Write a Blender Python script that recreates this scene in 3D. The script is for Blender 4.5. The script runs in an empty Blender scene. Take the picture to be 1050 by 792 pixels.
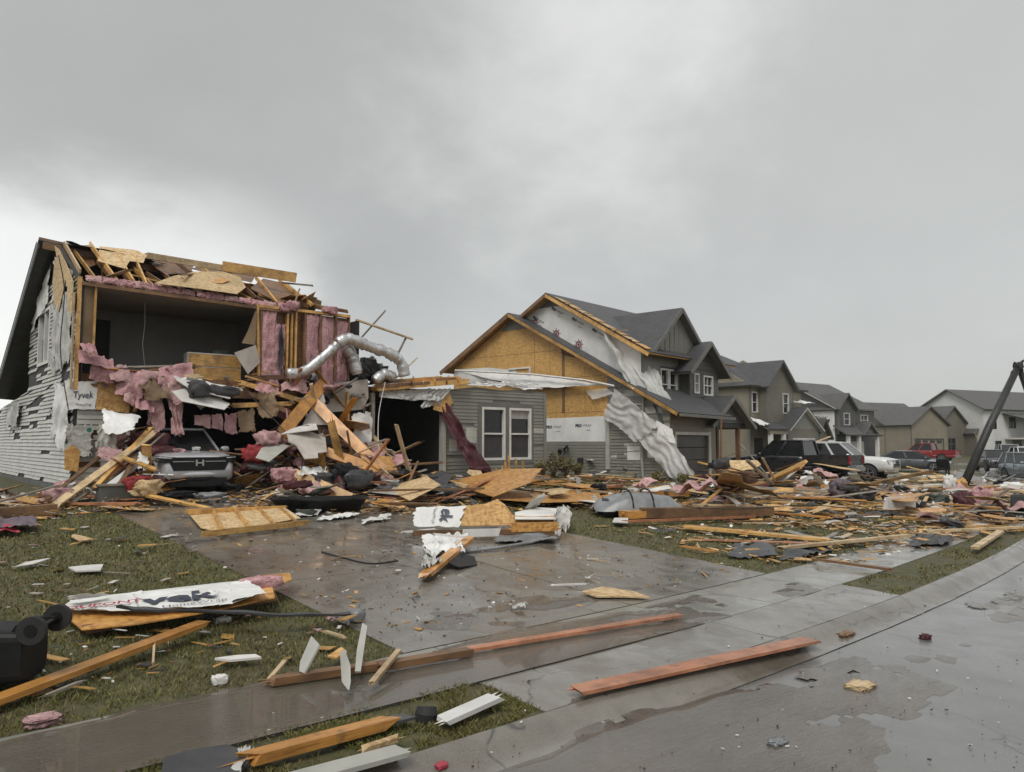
import bpy, math, random
import numpy as np
from mathutils import Vector, Matrix, noise
from mathutils.geometry import tessellate_polygon
SC = bpy.context.scene
COL = SC.collection
rad = math.radians
rng = random.Random(7)
# ------------------------------------------------------------------ camera
FPX = 789.0
TH, PI_ = rad(49.5), rad(4.2)
CAM = Vector((0, 0, 2.2))
Hv = Vector((math.cos(TH), math.sin(TH), 0)); Rv = Vector((math.sin(TH), -math.cos(TH), 0))
Fv = Hv * math.cos(PI_) + Vector((0, 0, math.sin(PI_)))
Uv = -Hv * math.sin(PI_) + Vector((0, 0, math.cos(PI_)))
cd = bpy.data.cameras.new('camera'); cam = bpy.data.objects.new('camera', cd); COL.objects.link(cam)
cd.sensor_width = 36.0; cd.lens = FPX / 1050 * 36.0; cd.clip_start = 0.05; cd.clip_end = 3000
mw = Matrix((Rv, Uv, -Fv)).transposed().to_4x4(); mw.translation = CAM; cam.matrix_world = mw
SC.camera = cam
# ------------------------------------------------------------------ light
SUN_EL, SUN_AZ = 52.0, 215.0          # azimuth of the direction towards the sun, degrees from +X
wd = bpy.data.worlds.new('World'); SC.world = wd; wd.use_nodes = True
nt = wd.node_tree; nt.nodes.clear()
def wn(t, **k):
    n = nt.nodes.new(t)
    for a, b in k.items(): setattr(n, a, b)
    return n
def wl(a, b): nt.links.new(a, b)
out = wn('ShaderNodeOutputWorld'); bg = wn('ShaderNodeBackground'); wl(bg.outputs[0], out.inputs[0])
bg.inputs[1].default_value = 0.10
sky = wn('ShaderNodeTexSky', sky_type='NISHITA', sun_disc=False)
sky.sun_elevation = rad(SUN_EL); sky.sun_rotation = rad(90 - SUN_AZ)
tc = wn('ShaderNodeTexCoord')
sep = wn('ShaderNodeSeparateXYZ'); wl(tc.outputs['Generated'], sep.inputs[0])
def wmath(op, a, b=None, c=None, clamp=False):
    n = wn('ShaderNodeMath', operation=op); n.use_clamp = clamp
    for i, v in enumerate((a, b, c)):
        if v is None: continue
        if isinstance(v, (int, float)): n.inputs[i].default_value = v
        else: wl(v, n.inputs[i])
    return n.outputs[0]
zc = wmath('ADD', wmath('MAXIMUM', sep.outputs[2], 0.0), 0.45)
cmb = wn('ShaderNodeCombineXYZ')
wl(wmath('DIVIDE', sep.outputs[0], zc), cmb.inputs[0]); wl(wmath('DIVIDE', sep.outputs[1], zc), cmb.inputs[1])
def wnoise(scale, detail, rough, dist=0.0, off=(0, 0, 0)):
    m = wn('ShaderNodeMapping'); m.inputs['Location'].default_value = off; wl(cmb.outputs[0], m.inputs[0])
    n = wn('ShaderNodeTexNoise'); wl(m.outputs[0], n.inputs['Vector'])
    n.inputs['Scale'].default_value = scale; n.inputs['Detail'].default_value = detail
    n.inputs['Roughness'].default_value = rough; n.inputs['Distortion'].default_value = dist
    return n.outputs['Fac']
n1 = wnoise(0.9, 5, 0.5, 0.1, (3.1, 1.7, 0)); n2 = wnoise(2.6, 8, 0.58, 0.15, (0.3, 5.2, 0))
def wdirdot(px, py):
    r = (Fv + (px - 525) / FPX * Rv + (396 - py) / FPX * Uv).normalized()
    v = wn('ShaderNodeVectorMath', operation='DOT_PRODUCT'); wl(tc.outputs['Generated'], v.inputs[0]); v.inputs[1].default_value = r
    return v.outputs['Value']
def wsmooth(v, a, b):
    n = wn('ShaderNodeMapRange', interpolation_type='SMOOTHSTEP'); wl(v, n.inputs[0])
    n.inputs[1].default_value = a; n.inputs[2].default_value = b
    return n.outputs[0]
def wadd(a, b): return wmath('ADD', a, b)
base = wmath('MULTIPLY_ADD', wmath('SUBTRACT', n1, 0.5), 1.0, 4.55)
base = wadd(base, wmath('MULTIPLY', wmath('SUBTRACT', n2, 0.5), .95))
# darker shelf of cloud over the houses and a brighter break towards the left horizon and high up
dk = wsmooth(wadd(wdirdot(230, 120), wmath('MULTIPLY', wmath('SUBTRACT', n1, 0.5), 0.10)), 0.90, 0.99)
base = wmath('SUBTRACT', base, wmath('MULTIPLY', dk, .8))
lo = wsmooth(wadd(wdirdot(-150, 350), wmath('MULTIPLY', wmath('SUBTRACT', n2, 0.5), 0.10)), 0.86, 0.95)
lo2 = wsmooth(wadd(sep.outputs[2], wmath('MULTIPLY', wmath('SUBTRACT', n2, 0.5), 0.22)), 0.20, 0.33)
lo = wmath('MULTIPLY', lo, wmath('SUBTRACT', 1.0, lo2))
base = wadd(base, wmath('MULTIPLY', lo, 3.6))
hi = wsmooth(wadd(wdirdot(610, 60), wmath('MULTIPLY', wmath('SUBTRACT', n2, 0.5), 0.16)), 0.95, 1.03)
base = wadd(base, wmath('MULTIPLY', hi, 1.5))
up = wsmooth(sep.outputs[2], 0.6, 1.0)
base = wadd(base, wmath('MULTIPLY', up, 1.6))
cb = wn('ShaderNodeCombineColor')
wl(wmath('MULTIPLY', base, 0.995), cb.inputs[0]); wl(wmath('MULTIPLY', base, 1.0), cb.inputs[1]); wl(wmath('MULTIPLY', base, 0.975), cb.inputs[2])
mx = wn('ShaderNodeMix', data_type='RGBA'); mx.inputs[0].default_value = 0.93
wl(sky.outputs[0], mx.inputs[6]); wl(cb.outputs[0], mx.inputs[7]); wl(mx.outputs[2], bg.inputs[0])
sl = bpy.data.lights.new('sun', 'SUN'); sl.energy = 1.35; sl.angle = rad(25); sl.color = (1.0, 0.97, 0.92)
so = bpy.data.objects.new('sun', sl); COL.objects.link(so)
sd = Vector((math.cos(rad(SUN_AZ)) * math.cos(rad(SUN_EL)), math.sin(rad(SUN_AZ)) * math.cos(rad(SUN_EL)), math.sin(rad(SUN_EL))))
so.rotation_euler = sd.to_track_quat('Z', 'Y').to_euler(); so.location = (0, 0, 60)
vs = SC.view_settings; vs.view_transform = 'Standard'; vs.look = 'None'; vs.gamma = 1.0; vs.exposure = 0.38; vs.use_curve_mapping = False
SC.cycles.max_bounces = 6; SC.cycles.diffuse_bounces = 3; SC.cycles.glossy_bounces = 3; SC.cycles.transmission_bounces = 3
SC.cycles.volume_bounces = 0; SC.cycles.use_denoising = True; SC.cycles.caustics_reflective = False; SC.cycles.caustics_refractive = False
# ------------------------------------------------------------------ rays and ground
def ray(px, py): return Fv + (px - 525) / FPX * Rv + (396 - py) / FPX * Uv
def plane(px, py, p0, n):
    r = ray(px, py); return CAM + r * ((Vector(p0) - CAM).dot(n) / r.dot(n))
def onY(px, py, Y): return plane(px, py, (0, Y, 0), Vector((0, 1, 0)))
def onX(px, py, X): return plane(px, py, (X, 0, 0), Vector((1, 0, 0)))
def at(px, py, d):
    r = ray(px, py); return CAM + r * (d / r.dot(Hv))
_xs = np.arange(-400, 700, 0.5)
_sl = np.interp(_xs, [-400, 5, 45, 60, 95, 140, 700], [0, 0, .45, .45, -.3, -.3, -.3])
_cs = np.concatenate([[0], np.cumsum((_sl[1:] + _sl[:-1]) * .25)]); _cs += 5.3 - np.interp(0, _xs, _cs)
def curb(x): return float(np.interp(x, _xs, _cs))
def sstep(a, b, t):
    t = min(1, max(0, (t - a) / (b - a))); return t * t * (3 - 2 * t)
def gz_u(x, u):
    s = 1 - 0.55 * sstep(14, 45, x)
    z = 0.12 * sstep(-1.16, -0.85, u)
    z += 0.03 * sstep(-0.85, 0.0, u)
    z += 0.055 * s * min(max(u - 1.2, 0), 14.8) + 0.006 * max(0, u - 16)
    return z
def gz(x, y): return gz_u(x, y - curb(x))
def gnd(px, py, dz=0.0):
    """where the sight line through a pixel meets the ground"""
    r = ray(px, py); t = 1.0; last = 1.0
    while t < 400:
        p = CAM + r * t
        if p.z < gz(p.x, p.y) + dz: break
        last = t; t *= 1.03
    for _ in range(25):
        m = (last + t) / 2; p = CAM + r * m
        if p.z < gz(p.x, p.y) + dz: t = m
        else: last = m
    return CAM + r * t
# ------------------------------------------------------------------ mesh building
class MB:
    def __init__(s): s.v = []; s.f = []; s.fm = []; s.mi = 0
    def add(s, vs_, fs):
        o = len(s.v); s.v.extend([tuple(v) for v in vs_])
        for f in fs: s.f.append(tuple(i + o for i in f)); s.fm.append(s.mi)
        return o
    def box(s, c, d, M=None):
        a, b, e = d[0] / 2, d[1] / 2, d[2] / 2
        V = [Vector((x, y, z)) for z in (-e, e) for y in (-b, b) for x in (-a, a)]
        if M is not None: V = [M @ v for v in V]
        s.add([v + Vector(c) for v in V], [(0, 2, 3, 1), (4, 5, 7, 6), (0, 1, 5, 4), (2, 6, 7, 3), (0, 4, 6, 2), (1, 3, 7, 5)])
    def span(s, a, b):
        s.box([(a[i] + b[i]) / 2 for i in range(3)], [abs(b[i] - a[i]) for i in range(3)])
    def beam(s, p0, p1, w, h, roll=0.0, up=(0, 0, 1), cut=0.0, r=None):
        p0, p1 = Vector(p0), Vector(p1); d = (p1 - p0); L = d.length; d = d / L
        u = Vector(up)
        if abs(d.dot(u)) > 0.98: u = Vector((1, 0, 0))
        y = u.cross(d).normalized(); z = d.cross(y)
        if roll: q = Matrix.Rotation(roll, 3, d); y = q @ y; z = q @ z
        r = r or rng
        V = []
        for e, sg in ((p0, -1), (p1, 1)):
            for (a, b) in ((-1, -1), (1, -1), (1, 1), (-1, 1)):
                V.append(e + y * (a * w / 2) + z * (b * h / 2) + d * (sg * r.uniform(-1, 1) * cut))
        s.add(V, [(3, 2, 1, 0), (4, 5, 6, 7), (0, 1, 5, 4), (1, 2, 6, 5), (2, 3, 7, 6), (3, 0, 4, 7)])
        if cut > 0.03:                                  # splinters at the broken ends
            for e, sg in ((p0, -1), (p1, 1)):
                for k in range(2):
                    a, b = r.uniform(-.3, .3), r.uniform(-.3, .3)
                    c = e + y * (a * w) + z * (b * h); t = c + d * (sg * cut * r.uniform(1, 2.2)) + y * (r.uniform(-.2, .2) * w)
                    c = c - d * sg * cut * .8
                    s.add([c + y * w * .16, c - y * w * .16, c + z * h * .2, c - z * h * .2, t], [(0, 2, 4), (2, 1, 4), (1, 3, 4), (3, 0, 4)])
    def poly(s, outer, holes, M, t):
        """polygon with holes, given in 2-D, extruded by t along local z, placed by M"""
        loops = [[Vector((p[0], p[1], 0)) for p in outer]] + [[Vector((p[0], p[1], 0)) for p in h] for h in holes]
        tris = tessellate_polygon(loops)
        flat = [p for l in loops for p in l]; n = len(flat)
        V = [M @ p for p in flat] + [M @ (p + Vector((0, 0, t))) for p in flat]
        Fc = [tuple(x) for x in tris] + [tuple(n + i for i in reversed(x)) for x in tris]
        o = 0
        for l in loops:
            k = len(l)
            for i in range(k):
                a, b = o + i, o + (i + 1) % k; Fc.append((a, b, n + b, n + a))
            o += k
        s.add(V, Fc)
    def tube(s, pts, r, n=8, cap=True):
        pts = [Vector(p) for p in pts]; m = len(pts); V = []; prev = None
        for i, p in enumerate(pts):
            d = (pts[min(i + 1, m - 1)] - pts[max(i - 1, 0)]).normalized()
            if prev is None:
                a = Vector((0, 0, 1)) if abs(d.z) < .9 else Vector((1, 0, 0))
                y = a.cross(d).normalized()
            else: y = (prev - d * prev.dot(d)).normalized()
            prev = y; z = d.cross(y); rr = r[i] if isinstance(r, (list, tuple)) else r
            for k in range(n):
                A = 2 * math.pi * k / n; V.append(p + y * (math.cos(A) * rr) + z * (math.sin(A) * rr))
        Fc = [(i * n + k, i * n + (k + 1) % n, (i + 1) * n + (k + 1) % n, (i + 1) * n + k) for i in range(m - 1) for k in range(n)]
        if cap: Fc += [tuple(range(n - 1, -1, -1)), tuple((m - 1) * n + k for k in range(n))]
        s.add(V, Fc)
    def grid(s, fn, nu, nv, keep=None):
        V = [fn(i / nu, j / nv) for j in range(nv + 1) for i in range(nu + 1)]
        s.add(V, [(j * (nu + 1) + i, j * (nu + 1) + i + 1, (j + 1) * (nu + 1) + i + 1, (j + 1) * (nu + 1) + i)
                  for j in range(nv) for i in range(nu) if keep is None or keep((i + .5) / nu, (j + .5) / nv)])
    def mesh(s, name, mats, smooth=False):
        me = bpy.data.meshes.new(name); me.from_pydata(s.v, [], s.f); me.update()
        for m in (mats if isinstance(mats, (list, tuple)) else [mats]): me.materials.append(m)
        if any(s.fm): me.polygons.foreach_set('material_index', s.fm)
        if smooth: me.polygons.foreach_set('use_smooth', [True] * len(me.polygons))
        return me
WM = {}
def link(name, data, parent=None, M=None):
    o = bpy.data.objects.new(name, data); COL.objects.link(o)
    M = M.copy() if M is not None else Matrix.Identity(4)
    WM[o.name] = M
    if parent is not None:
        o.parent = parent; o.matrix_basis = WM[parent.name].inverted() @ M
    else: o.matrix_basis = M
    return o
def obj(name, mb, mats, parent=None, M=None, smooth=False, label=None):
    """M places local geometry; without it the geometry is already in world coordinates"""
    o = link(name, mb.mesh(name, mats, smooth), parent, M)
    if label: o['label'] = label
    return o
def tag(o, label, cat, group=None, kind='thing'):
    o['label'] = label; o['category'] = cat; o['kind'] = kind
    if group: o['group'] = group
    return o
def thing(name, label, cat, loc, rot=0.0, group=None):
    return tag(link(name, None, None, Matrix.Translation(Vector(loc)) @ Matrix.Rotation(rot, 4, 'Z')), label, cat, group)
def structure(name, mb, m, smooth=False, kind='structure', label=None):
    o = obj(name, mb, m, smooth=smooth); o['kind'] = kind
    if label: o['label'] = label
    return o
def basis(o, x, y):
    """matrix with local x and y along the given directions"""
    x = Vector(x).normalized(); y = Vector(y); z = x.cross(y).normalized(); y = z.cross(x)
    M = Matrix((x, y, z)).transposed().to_4x4(); M.translation = Vector(o); return M
def fbm(p, s=1.0, o=3): return noise.fractal(Vector(p) * s, 1.0, 2.0, o)
# ------------------------------------------------------------------ materials
class NT:
    def __init__(s, name):
        s.m = bpy.data.materials.new(name); s.m.use_nodes = True; s.t = s.m.node_tree; s.t.nodes.clear()
        s.out = s.n('ShaderNodeOutputMaterial'); s.b = s.n('ShaderNodeBsdfPrincipled'); s.l(s.b.outputs[0], s.out.inputs[0])
        s.tc = s.n('ShaderNodeTexCoord'); s.oi = s.n('ShaderNodeObjectInfo')
    def n(s, t, **k):
        n = s.t.nodes.new(t)
        for a, b in k.items(): setattr(n, a, b)
        return n
    def l(s, a, b): s.t.links.new(a, b)
    def set(s, sock, v):
        if isinstance(v, (int, float)): sock.default_value = v
        elif isinstance(v, (tuple, list)): sock.default_value = (*v, 1.0) if len(v) == 3 and sock.type == 'RGBA' else v
        else: s.l(v, sock)
    def math(s, op, a, b=0.0, clamp=False):
        n = s.n('ShaderNodeMath', operation=op); n.use_clamp = clamp; s.set(n.inputs[0], a); s.set(n.inputs[1], b); return n.outputs[0]
    def coords(s, stretch=(1, 1, 1), off=True, rot=(0, 0, 0)):
        m = s.n('ShaderNodeMapping'); s.l(s.tc.outputs['Object'], m.inputs[0]); m.inputs['Scale'].default_value = stretch
        m.inputs['Rotation'].default_value = rot
        if off:
            v = s.n('ShaderNodeVectorMath', operation='SCALE'); v.inputs[0].default_value = (37, 53, 71); s.l(s.oi.outputs['Random'], v.inputs['Scale'])
            s.l(v.outputs[0], m.inputs['Location'])
        return m.outputs[0]
    def noise(s, vec, scale, detail=5, rough=.6, dist=0):
        n = s.n('ShaderNodeTexNoise'); s.l(vec, n.inputs['Vector'])
        for k, v in (('Scale', scale), ('Detail', detail), ('Roughness', rough), ('Distortion', dist)): n.inputs[k].default_value = v
        return n.outputs['Fac']
    def vor(s, vec, scale, feature='F1', out='Distance', rnd=1.0):
        n = s.n('ShaderNodeTexVoronoi', feature=feature); s.l(vec, n.inputs['Vector']); n.inputs['Scale'].default_value = scale
        n.inputs['Randomness'].default_value = rnd
        return n.outputs[out]
    def ramp(s, f, stops):
        n = s.n('ShaderNodeValToRGB'); s.l(f, n.inputs[0]); e = n.color_ramp.elements
        while len(e) < len(stops): e.new(.5)
        for i, (p, c) in enumerate(stops):
            e[i].position = p; e[i].color = (*c, 1) if isinstance(c, tuple) else (c, c, c, 1)
        return n.outputs[0]
    def mix(s, f, a, b, mode='MIX'):
        n = s.n('ShaderNodeMix', data_type='RGBA', blend_type=mode); s.set(n.inputs[0], f); s.set(n.inputs[6], a); s.set(n.inputs[7], b); return n.outputs[2]
    def vary(s, col, amt):
        n = s.n('ShaderNodeHueSaturation'); s.l(col, n.inputs['Color'])
        s.l(s.math('MULTIPLY_ADD', s.oi.outputs['Random'], amt), n.inputs['Value']); n.inputs['Value'].links[0].from_node.inputs[2].default_value = 1 - amt / 2
        return n.outputs[0]
    def bump(s, h, strength, dist=.01):
        n = s.n('ShaderNodeBump'); s.l(h, n.inputs['Height']); n.inputs['Strength'].default_value = strength; n.inputs['Distance'].default_value = dist
        s.l(n.outputs[0], s.b.inputs['Normal'])
    def done(s, col, rough=.7, metal=0.0, spec=.5, coat=0.0, crough=.03):
        s.set(s.b.inputs['Coat Roughness'], crough)
        s.set(s.b.inputs['Base Color'], col); s.set(s.b.inputs['Roughness'], rough); s.set(s.b.inputs['Metallic'], metal)
        s.set(s.b.inputs['Specular IOR Level'], spec); s.set(s.b.inputs['Coat Weight'], coat)
        return s.m
def plain(name, c1, c2=None, scale=3, rough=.6, amt=.12, stretch=(1, 1, 1), bump=0, bscale=None, bdist=.01, metal=0, coat=0, spec=.5, lo=.35, hi=.65, detail=5):
    t = NT(name); v = t.coords(stretch); c2 = c2 or tuple(x * .7 for x in c1)
    f = t.noise(v, scale, detail)
    col = t.ramp(f, [(lo, c1), (hi, c2)])
    if amt: col = t.vary(col, amt)
    if bump: t.bump(t.noise(v, bscale or scale * 4, 4), bump, bdist)
    return t.done(col, rough, metal, spec, coat)
def wood(name, light, dark, rough=.45, wet=True):
    t = NT(name); v = t.coords((.6, 9, 9)); big = t.coords((1, 1, 1))
    g = t.noise(v, 5, 6, .65, .6); ks = t.noise(big, 2.2, 3, .6)
    col = t.ramp(g, [(.3, dark), (.52, light), (.75, tuple(x * .8 for x in light))])
    stain = t.ramp(ks, [(.42, 0.0), (.68, 1.0)])
    col = t.mix(t.math('MULTIPLY', stain, .62), col, tuple(x * .45 for x in dark))
    kn = t.vor(t.coords((1.1, 7, 7)), 2.3)
    col = t.mix(t.math('MULTIPLY', t.ramp(kn, [(.02, 1.0), (.09, 0.0)]), .7), col, tuple(x * .3 for x in dark))
    mud = t.noise(big, 7, 5, .7)
    col = t.mix(t.math('MULTIPLY', t.ramp(mud, [(.52, 0.0), (.70, 1.0)]), .6), col, (.11, .085, .06))
    col = t.vary(col, .45)
    t.bump(g, .4, .006)
    return t.done(col, t.ramp(ks, [(.35, rough * .6), (.65, rough)]))
def osb(name, a, b, c, rough=.5, sc=1.0):
    t = NT(name); v1 = t.coords((8 * sc, 26 * sc, 26 * sc)); v2 = t.coords((24 * sc, 9 * sc, 20 * sc), rot=(0, 0, .6)); big = t.coords()
    r1 = t.n('ShaderNodeTexVoronoi'); t.l(v1, r1.inputs['Vector']); r1.inputs['Scale'].default_value = 1
    r2 = t.n('ShaderNodeTexVoronoi'); t.l(v2, r2.inputs['Vector']); r2.inputs['Scale'].default_value = 1
    s1 = t.n('ShaderNodeSeparateColor'); t.l(r1.outputs['Color'], s1.inputs[0])
    s2 = t.n('ShaderNodeSeparateColor'); t.l(r2.outputs['Color'], s2.inputs[0])
    f = t.math('MULTIPLY', t.math('ADD', s1.outputs[0], s2.outputs[1]), .5)
    col = t.ramp(f, [(.15, c), (.5, a), (.85, b)])
    w = t.noise(big, .9, 5, .6)
    col = t.mix(t.math('MULTIPLY', t.ramp(w, [(.42, 0.0), (.72, 1.0)]), .45), col, tuple(x * .55 for x in a), 'MIX')
    col = t.vary(col, .3); t.bump(f, .3, .004)
    return t.done(col, rough)
M = {}
M['pine'] = wood('pine', (.72, .43, .14), (.36, .17, .05))
M['orange'] = wood('orange_pine', (.68, .33, .085), (.36, .15, .035), .35)
M['pale'] = wood('pale_pine', (.62, .47, .28), (.42, .28, .13), .6)
M['brown'] = wood('brown_wood', (.24, .13, .06), (.10, .05, .025), .5)
M['greywood'] = wood('grey_wood', (.30, .27, .22), (.16, .14, .11), .6)
M['red_wood'] = wood('reddish_pine', (.55, .24, .13), (.34, .12, .06), .3)
M['osb'] = osb('strand_board', (.62, .35, .11), (.76, .49, .20), (.38, .19, .06))
M['osb_wet'] = osb('wet_strand_board', (.56, .28, .075), (.68, .38, .12), (.32, .14, .04), .35)
M['osb_dark'] = osb('soaked_strand_board', (.20, .095, .04), (.28, .15, .06), (.11, .05, .025), .4)
M['osb_pale'] = osb('dry_strand_board', (.56, .40, .21), (.68, .52, .30), (.38, .24, .11), .7)
M['osb_gable'] = osb('gable_strand_board', (.68, .39, .12), (.80, .52, .20), (.46, .24, .065), .5, 1.5)
M['siding'] = plain('grey_vinyl_siding', (.235, .23, .195), (.185, .182, .155), 1.2, .42, .06, (1, 1, .5), .15, 30)
M['siding_light'] = plain('pale_vinyl_siding', (.47, .465, .42), (.36, .355, .315), 2, .4, .3)
M['siding_dark'] = plain('charcoal_siding', (.085, .085, .08), (.06, .06, .057), 1.5, .45, .1)
M['siding_tan'] = plain('tan_siding', (.275, .245, .18), (.23, .205, .15), 1, .5, .05)
M['siding_brown'] = plain('brown_siding', (.185, .168, .13), (.15, .137, .107), 1, .5, .05)
M['siding_white'] = plain('white_siding', (.70, .70, .68), (.62, .62, .60), .8, .5, .03)
M['trim'] = plain('white_trim', (.72, .71, .68), (.58, .57, .54), 3, .45, .12)
M['trim_grey'] = plain('grey_trim', (.17, .168, .15), (.13, .128, .115), 3, .5, .1)
M['wrap'] = plain('white_house_wrap', (.80, .80, .78), (.66, .66, .63), 1.6, .42, .06, (1, 1, 1), .4, 14, .012)
M['wrap_dirty'] = plain('soiled_house_wrap', (.62, .61, .58), (.33, .32, .29), 2.6, .5, .15, (1, 1, 1), .5, 9, .03)
M['film'] = plain('torn_plastic_film', (.84, .84, .82), (.68, .68, .65), 2.2, .4, .1, (1, 1, 1), .5, 14, .015)
M['drywall'] = plain('wet_drywall', (.50, .46, .42), (.33, .29, .25), 1.6, .7, .2)
M['drywall_white'] = plain('white_board', (.74, .73, .70), (.56, .54, .51), 2.2, .55, .2)
M['drywall_grey'] = plain('grey_painted_board', (.34, .335, .325), (.27, .265, .255), .8, .75, .05)
M['paper'] = plain('brown_board_backing', (.27, .19, .115), (.18, .12, .07), 1.6, .8, .2)
M['pink'] = plain('pink_insulation', (.70, .43, .44), (.44, .22, .24), 5, .95, .25, (1, 1, 1), 1.0, 30, .05, spec=.1, lo=.3, hi=.7, detail=8)
M['pink_pale'] = plain('faded_pink_insulation', (.68, .45, .44), (.42, .24, .24), 5, .95, .3, (1, 1, 1), 1.0, 28, .05, spec=.1)
M['black'] = plain('black_plastic', (.007, .007, .0075), (.014, .014, .015), 4, .5, .2, spec=.25)
M['tar'] = plain('tar_paper', (.035, .036, .038), (.06, .062, .066), 3, .4, .4, bump=.4, bscale=20)
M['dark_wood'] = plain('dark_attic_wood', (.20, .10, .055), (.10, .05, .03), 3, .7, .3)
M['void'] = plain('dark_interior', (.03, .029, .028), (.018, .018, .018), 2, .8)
M['maroon'] = plain('maroon_cloth', (.085, .013, .018), (.045, .008, .011), 3, .6, .1, (1, 1, 1), .4, 12)
M['red'] = plain('red_cloth', (.34, .03, .035), (.18, .018, .022), 4, .7, .3)
M['charcoal'] = plain('charcoal_fabric', (.055, .052, .055), (.035, .033, .035), 4, .7, .3)
M['violet'] = plain('greyish_violet_fabric', (.16, .125, .145), (.09, .07, .085), 3, .7, .2)
M['green'] = plain('dull_green_fabric', (.06, .075, .055), (.04, .05, .036), 3, .7, .2)
M['metal'] = plain('bare_metal', (.55, .55, .54), (.38, .38, .38), 3, .35, .1, metal=.9, bump=.3, bscale=9)
M['foil'] = plain('foil_duct', (.72, .72, .72), (.5, .5, .5), 4, .42, .1, metal=.9, bump=.8, bscale=16, bdist=.02)
M['grey_metal'] = plain('grey_sheet_metal', (.26, .27, .28), (.16, .165, .17), 2.5, .35, .3, bump=.2)
M['pole'] = plain('dark_pole_metal', (.035, .035, .032), (.022, .022, .02), 3, .5, .1)
M['glass'] = plain('dark_glass', (.012, .013, .014), (.018, .019, .02), 1, .06, 0)
M['concrete_base'] = plain('foundation_concrete', (.13, .135, .12), (.085, .09, .08), 2, .7)
M['rubber'] = plain('tyre_rubber', (.018, .018, .018), (.028, .028, .027), 6, .75)
M['rim'] = plain('alloy_rim', (.38, .38, .39), (.28, .28, .29), 5, .35, .05, metal=.7)
M['lamp'] = plain('headlight_lens', (.55, .56, .57), (.36, .37, .38), 9, .1, .05, coat=1)
M['tail'] = plain('tail_light_lens', (.30, .012, .012), (.18, .008, .008), 9, .15, .05, coat=1)
M['ink'] = plain('dark_blue_print', (.035, .045, .07), (.05, .06, .085), 8, .5)
M['ink_grey'] = plain('grey_print', (.10, .10, .11), (.16, .16, .165), 8, .5)
M['ink_red'] = plain('red_print', (.34, .035, .06), (.42, .06, .09), 8, .5)
M['mark_maroon'] = plain('maroon_print', (.16, .035, .05), (.22, .06, .075), 8, .5)
M['teal'] = plain('teal_print', (.02, .16, .12), (.03, .2, .15), 8, .5)
M['curtain'] = plain('pale_curtain', (.46, .45, .43), (.33, .32, .30), 3, .8, stretch=(6, 6, .5))
M['soffit'] = plain('white_soffit', (.50, .50, .48), (.36, .36, .345), 3, .5, stretch=(9, 9, 1))
def thin(m, tr, tp):
    """let some light through a thin film"""
    t = m.node_tree; o = [n for n in t.nodes if n.type == 'OUTPUT_MATERIAL'][0]; b = [n for n in t.nodes if n.type == 'BSDF_PRINCIPLED'][0]
    a = t.nodes.new('ShaderNodeBsdfTranslucent'); a.inputs[0].default_value = (.85, .85, .83, 1); x = t.nodes.new('ShaderNodeMixShader'); x.inputs[0].default_value = tr
    t.links.new(b.outputs[0], x.inputs[1]); t.links.new(a.outputs[0], x.inputs[2]); c = t.nodes.new('ShaderNodeBsdfTransparent'); y = t.nodes.new('ShaderNodeMixShader'); y.inputs[0].default_value = tp
    t.links.new(x.outputs[0], y.inputs[1]); t.links.new(c.outputs[0], y.inputs[2]); t.links.new(y.outputs[0], o.inputs[0])
thin(M['film'], .35, .18)
def paint(name, c, flake=0.0):
    t = NT(name); v = t.coords(); f = t.noise(v, 3, 5)
    col = t.ramp(f, [(.4, c), (.75, tuple(x * .8 + .012 for x in c))])
    return t.done(col, t.ramp(f, [(.35, .22), (.7, .42)]), flake, .5, .6)
M['p_silver'] = paint('silver_paint', (.46, .47, .485), .2); M['p_black'] = paint('black_paint', (.012, .012, .014)); M['p_white'] = paint('white_paint', (.70, .70, .69))
M['p_grey'] = paint('grey_paint', (.10, .108, .118), .4); M['p_red'] = paint('red_paint', (.26, .018, .022)); M['p_dark'] = paint('dark_grey_paint', (.035, .037, .042), .3)
M['p_blue'] = paint('pale_blue_paint', (.25, .29, .32), .5)
def shingles(name, a, b):
    t = NT(name); v = t.coords(off=False)
    br = t.n('ShaderNodeTexBrick'); t.l(v, br.inputs['Vector'])
    for k, x in (('Scale', 1.0), ('Mortar Size', .012), ('Brick Width', .32), ('Row Height', .145), ('Bias', 0.0), ('Mortar Smooth', .2)): br.inputs[k].default_value = x
    br.inputs['Color1'].default_value = (*a, 1); br.inputs['Color2'].default_value = (*b, 1); br.inputs['Mortar'].default_value = (*[x * .4 for x in b], 1)
    n = t.noise(v, 1.3, 6); gr = t.noise(v, 60, 2)
    col = t.mix(t.ramp(n, [(.3, .0), (.75, .45)]), br.outputs['Color'], tuple(x * 1.35 for x in a))
    col = t.mix(t.math('MULTIPLY', gr, .4), col, tuple(x * .5 for x in b))
    t.bump(t.math('ADD', br.outputs['Fac'], t.math('MULTIPLY', gr, .5)), .5, -.008)
    return t.done(col, .55)
M['shingle'] = shingles('grey_shingles', (.085, .085, .088), (.055, .055, .058))
M['shingle_brown'] = shingles('weathered_shingles', (.12, .115, .11), (.08, .078, .076))
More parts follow.
